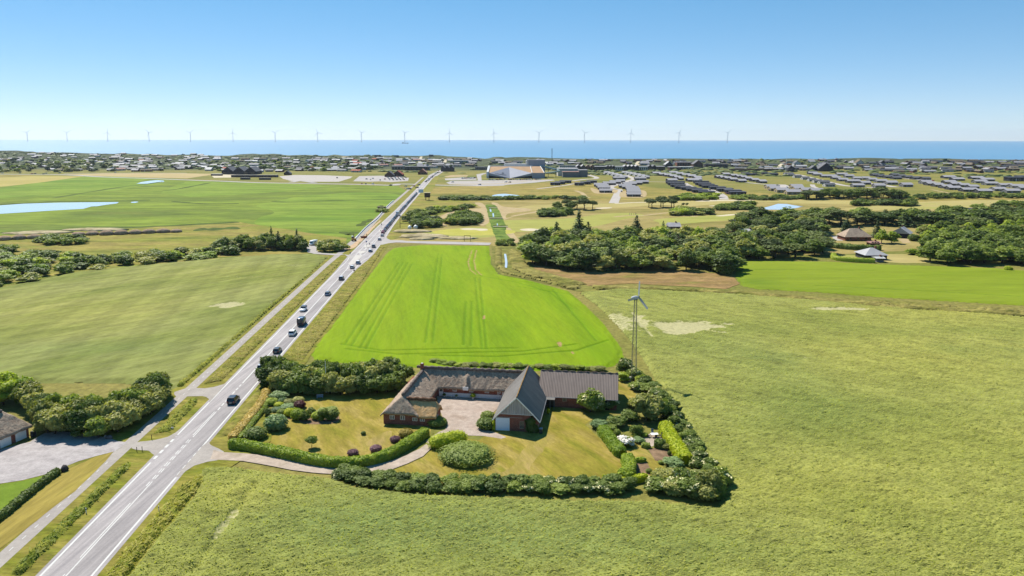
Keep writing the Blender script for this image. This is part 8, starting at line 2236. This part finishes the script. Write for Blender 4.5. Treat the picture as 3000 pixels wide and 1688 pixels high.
# observation mast on the crest
p = PT(1617, 470)
ms = empty('mast', p)
for x in (-1.2, 1.2): m = MB(); m.tube([(x, 0, 0), (x * .7, 0, 30)], .35, 5); m.build('leg', iron, ms)
for z in range(3, 30, 4): m = MB(); m.tube([(-1.2 + z * .012, 0, z), (1.2 - z * .012, 0, z + 3)], .14, 4); m.build('brace', iron, ms)
tag(ms, 'tall dark lattice mast on the dune crest', 'mast')
m = MB(); sqm = PT(*ZE((1042, 330))[0]); r = empty('flag_mast', sqm); m.tube([(0, 0, 0), (0, 0, 32)], [.35, .15], 6); m.build('pole', white_w, r); tag(r, 'tall white mast rising from the small square', 'mast')
for i, (x, y) in enumerate(((700, 235), (265, 243))):
    p = PT(*ZC((x, y + 8))[0]); 
    if p is None: p = PT(*ZC((x, y + 16))[0])
    b = block('bunker', ZC, x - 25, x + 25, y + 14, 9, 4, 'dark', ('dark hut on the dune crest beyond the hotel', 'dark hut on the dune crest beyond the street')[i], 'hut', 'dark')
block('dune_house', ZB, 2352, 2428, 344, 9, 5, 'dark', 'dark box-like house standing on the dune crest', 'house', 'dark', wins=2)
# sandy tracks up the dunes
for q in (ZC((550, 320), (560, 290), (575, 255)), ZC((870, 330), (880, 300), (900, 292)), ZD((1150, 335), (1110, 310), (1130, 280), (1150, 275)), ZE((940, 270), (950, 235), (990, 205)), ZE((1760, 175), (1800, 155), (1835, 135)), ZF((1880, 205), (1895, 185), (1910, 168)), ZB((1940, 350), (1990, 340), (2020, 336))):
    strip('dune_track', q, 7, sand, lift=.3, drape=True, n=10)
# houses in the wood
def woodhouse(name, x0, x1, y, depth, h, rise, wall, roofm, label, rz=0., hip=True, k=3.03):
    p = P(*zr((x0 + x1) / 2, y)); w = (x1 - x0) / k * px_scale(p)
    q = p + Vector((p.x, p.y, 0)).normalized() * depth * .5
    r = empty(name, (q.x, q.y, 0), rz)
    m = MB(); m.box(-w / 2, w / 2, -depth / 2, depth / 2, 0, h); m.build('wall', WALL[wall], r)
    o = .7; i_ = depth * .5 if hip else 0
    m = MB(); m.solid([(-w / 2 - o, -depth / 2 - o, h - .2), (w / 2 + o, -depth / 2 - o, h - .2), (w / 2 + o, depth / 2 + o, h - .2), (-w / 2 - o, depth / 2 + o, h - .2), (-w / 2 - o + i_, 0, h + rise), (w / 2 + o - i_, 0, h + rise)], [(0, 1, 5, 4), (1, 2, 5), (2, 3, 4, 5), (3, 0, 4), (0, 3, 2, 1)]); m.build('roof', roofm, r)
    for c in (-.3, 0, .3): m = MB(); m.box(w * c - .6, w * c + .6, -depth / 2 - .05, -depth / 2 - .01, 1, 2.1); m.build('window', glass, r)
    m = MB(); m.box(w * .15, w * .15 + .8, -.3, .5, h + rise - .5, h + rise + .8); m.build('chimney', WALL['brick'], r)
    return tag(r, label, 'house')
woodhouse('thatched_house', 950, 1180, 442, 11, 2.6, 4.4, 'brick', thatch_old, 'large thatched house with hipped roof in a clearing of the wood')
woodhouse('bungalow', 1120, 1310, 610, 11, 2.6, 2.9, 'dark', ROOF['lgrey'], 'pale-roofed dark house beside the clipped hedge and dry lawn')
woodhouse('bungalow', 1420, 1550, 418, 10, 3.0, 3.4, 'black', ROOF['lgrey'], 'black house with pale roof and white french windows', .9, hip=False)
woodhouse('summer_house', 610, 690, 548, 6, 2.4, .8, 'brown', ROOF['dark'], 'small dark summer house among the trees', hip=False)
woodhouse('garden_shed', 1195, 1275, 482, 5, 1.6, .6, 'brown', ROOF['rose'], 'little shed with an orange-red roof behind the thatched house', hip=False)
woodhouse('garden_shed', 1250, 1312, 632, 4, 2.2, .4, 'grey', ROOF['white'], 'low white-roofed shed attached beside the pale-roofed house', hip=False)
woodhouse('driving_range_shed', 2020, 2250, 195, 7, 3.4, .6, 'black', ROOF['black'], 'long black open shed on the golf course', hip=False)
woodhouse('driving_range_shed', 2280, 2390, 190, 7, 2.6, .5, 'black', ROOF['black'], 'short black shed beside the long one on the golf course', hip=False)
woodhouse('roof_in_wood', 80, 170, 325, 8, 3, 2.4, 'grey', ROOF['lgrey'], 'pale roof half hidden at the back of the wood', hip=False)
woodhouse('roof_in_wood', 50, 180, 430, 9, 3.6, 2.4, 'tan', ROOF['white'], 'whitish roof half hidden in the middle of the wood', hip=False)
woodhouse('roof_in_wood', -585, -490, 352, 9, 3.0, 2.0, 'grey', ROOF['grey'], 'grey roof half hidden at the back of the wood by the fairway', hip=False)
sheet('dry_lawn', ZR((1320, 560), (1540, 562), (1700, 590), (1770, 640), (1500, 640), (1310, 630)), fairway, lift=.06)
sheet('house_yard', ZR((860, 395), (950, 400), (970, 440), (900, 440)), gravel, lift=.06)
sheet('house_yard', ZR((1460, 425), (1540, 422), (1575, 460), (1500, 465)), dirt, lift=.06)
sheet('house_lawn', ZR((920, 565), (1110, 570), (1120, 600), (940, 600)), fair_g, lift=.06)
# hut, frame, boards, little bridges on the golf side
hp = P(*z7(1480, 100)); r = empty('lookout_hut', hp)
for x in (-1.6, 1.6):
    for y in (-1.6, 1.6): m = MB(); m.tube([(x, y, 0), (x, y, 3.2)], .16, 5); m.build('leg', wood_d, r)
m = MB(); m.box(-2.6, 2.6, -2.4, 2.4, 3.0, 7.2); m.build('cabin', WALL['brown'], r)
m = MB(); m.box(-3.2, 3.2, -3.0, 3.0, 7.2, 7.7); m.build('roof', plain('pale_hut_roof', A(226, 210, 160)), r)
m = MB(); m.box(-1.4, 1.4, -2.46, -2.41, 4.6, 6.0); m.build('window', glass, r)
tag(r, 'brown lookout hut on legs with a pale flat roof', 'hut')
hp = P(*z7(985, 205)); r = empty('meadow_hut', hp)
m = MB(); m.box(-2.6, 2.6, -2, 2, 0, 2.6); m.build('wall', WALL['dark'], r); m = MB(); m.box(-3, 3, -2.5, 2.5, 2.62, 2.9); m.build('roof', ROOF['tan'], r); tag(r, 'small dark hut in the meadow beside the road barrier', 'hut')
hp = P(*z7(1240, 400)); r = empty('timber_gantry', hp)
for x in (-3.4, 3.4): m = MB(); m.tube([(x, 0, 0), (x, 0, 8)], .18, 5); m.build('post', wood_d, r)
for z in (3.2, 5.6, 8): m = MB(); m.tube([(-3.4, 0, z), (3.4, 0, z)], .13, 5); m.build('rail', wood_d, r)
tag(r, 'tall open timber frame on the golf rough', 'frame')
for i, (x, y, w) in enumerate(((1288, 415, 3.0), (1352, 410, 3.4))):
    iv_, fi = ico(1); q = iv_ * np.array([w * .5, 1.2, 1.8]); q[:, 2] = np.maximum(q[:, 2] + 1.2, 0)
    tag(add('white_stone', mesh_np('white_stone', q, fi, np.full(len(fi), 3), [white_w]), None, P(*z7(x, y))), ('smaller white block beside the timber frame', 'larger white block beside the dark thicket')[i], 'stone')
for i, (x0, x1, y) in enumerate(((2140, 2232, 186), (2146, 2292, 298), (2190, 2346, 390))):
    a, b = P(*z7(x0, y)), P(*z7(x1, y)); r = empty('footbridge', (a + b) / 2, math.atan2((b - a).y, (b - a).x)); L_ = (b - a).length / 2
    m = MB(); m.box(-L_, L_, -1.3, 1.3, .35, .6); m.build('deck', plain('bridge_timber', A(206, 200, 160)), r)
    for s in (-1.25, 1.25): m = MB(); m.box(-L_, L_, s - .06, s + .06, 1.2, 1.35); m.build('rail', wood_d, r)
    tag(r, ('farthest footbridge over the golf ditch', 'middle footbridge over the golf ditch', 'nearest footbridge over the golf ditch')[i], 'footbridge')
r = empty('timber_gateway', P(*z7(1910, 545)))
for x in (-1.8, 1.8): m = MB(); m.tube([(x, 0, 0), (x, 0, 3.6)], .14, 5); m.build('post', wood_d, r)
m = MB(); m.tube([(-1.8, 0, 3.6), (1.8, 0, 3.6)], .12, 5); m.build('crossbar', wood_d, r); tag(r, 'dark gate-like frame beside the gravel side road', 'frame')

# -- offshore wind farm and a ship
towm = plain('turbine_white', A(226, 232, 240, 1.1), .6, .2, 0)
HH = 150.
m = MB(); m.tube([(0, 0, -4), (0, 0, HH * .5), (0, 0, HH)], [4.2, 3.6, 2.8], 10); tower_me = m.mesh('tower', towm, True)
m = MB(); m.tube([(0, 0, -4), (0, 0, 16)], 4.6, 10); found_me = m.mesh('foundation', plain('turbine_base', A(206, 196, 150)))
m = MB(); loft(m, [ring(-9, 3.2, HH - 3, HH + 4, 1), ring(8, 3.2, HH - 3, HH + 4, 1)]); nac_me = m.mesh('nacelle', towm)
m = MB(); loft(m, [[(-2.2, 0, 2), (2.2, -.6, 2), (2.2, .6, 2)], [(-2.6, 0, 24), (2.6, -.4, 24), (2.6, .4, 24)], [(-.5, 0, 84), (.5, -.2, 84), (.5, .2, 84)]]); bl_me = m.mesh('blade', towm)
for i, dx in enumerate((69, 169, 271, 375, 479, 586, 692, 799, 909, 1018, 1130, 1242, 1355, 1470, 1586, 1707, 1829)):
    u = ray(dx * 1.16505, 410); D_ = 12600 - 1500 * i / 16
    r = empty('wind_turbine', (u[0] / u[1] * D_, D_, -2), rng.uniform(-.15, .15) + .35)
    add('tower', tower_me, r); add('foundation', found_me, r); add('nacelle', nac_me, r)
    ph = rng.uniform(0, 120)
    for k in range(3):
        b = add('blade', bl_me, r, (0, -10, HH)); b.rotation_euler = (0, math.radians(ph + 120 * k), 0)
    tag(r, f'{ordinal(i)} offshore wind turbine from the left on the horizon', 'wind turbine', 'offshore wind turbines')
u = ray(1187, 418.5); D_ = 9000.
r = empty('ship', (u[0] / u[1] * D_, D_, -2), 0)
m = MB(); loft(m, [[(-38, -6, 0), (-38, 6, 0), (-40, 7, 7), (-40, -7, 7)], [(30, -6, 0), (30, 6, 0), (32, 7, 7), (32, -7, 7)], [(40, -1, 0), (40, 1, 0), (44, 1, 9), (44, -1, 9)]]); m.build('hull', plain('ship_hull', A(120, 140, 164)), r)
m = MB(); m.box(-34, -20, -5, 5, 7, 17); m.build('bridge', wtrim, r); tag(r, 'grey ship lying below the turbine above the town street', 'ship')

# ================================================================ air
hz = NT('sea_air', 1, 0)
hz.n.remove(hz.b)
pv = hz.new('ShaderNodeVolumePrincipled')
pv.inputs['Color'].default_value = (.78, .88, 1.0, 1)
pv.inputs['Density'].default_value = 2.6e-5
pv.inputs['Anisotropy'].default_value = .3
hz.link(pv.outputs[0], hz.out.inputs['Volume'])
m = MB(); m.box(-24500, 24500, -420, 29500, -10, 330)
tag(m.build('haze', hz.m), kind='stuff')
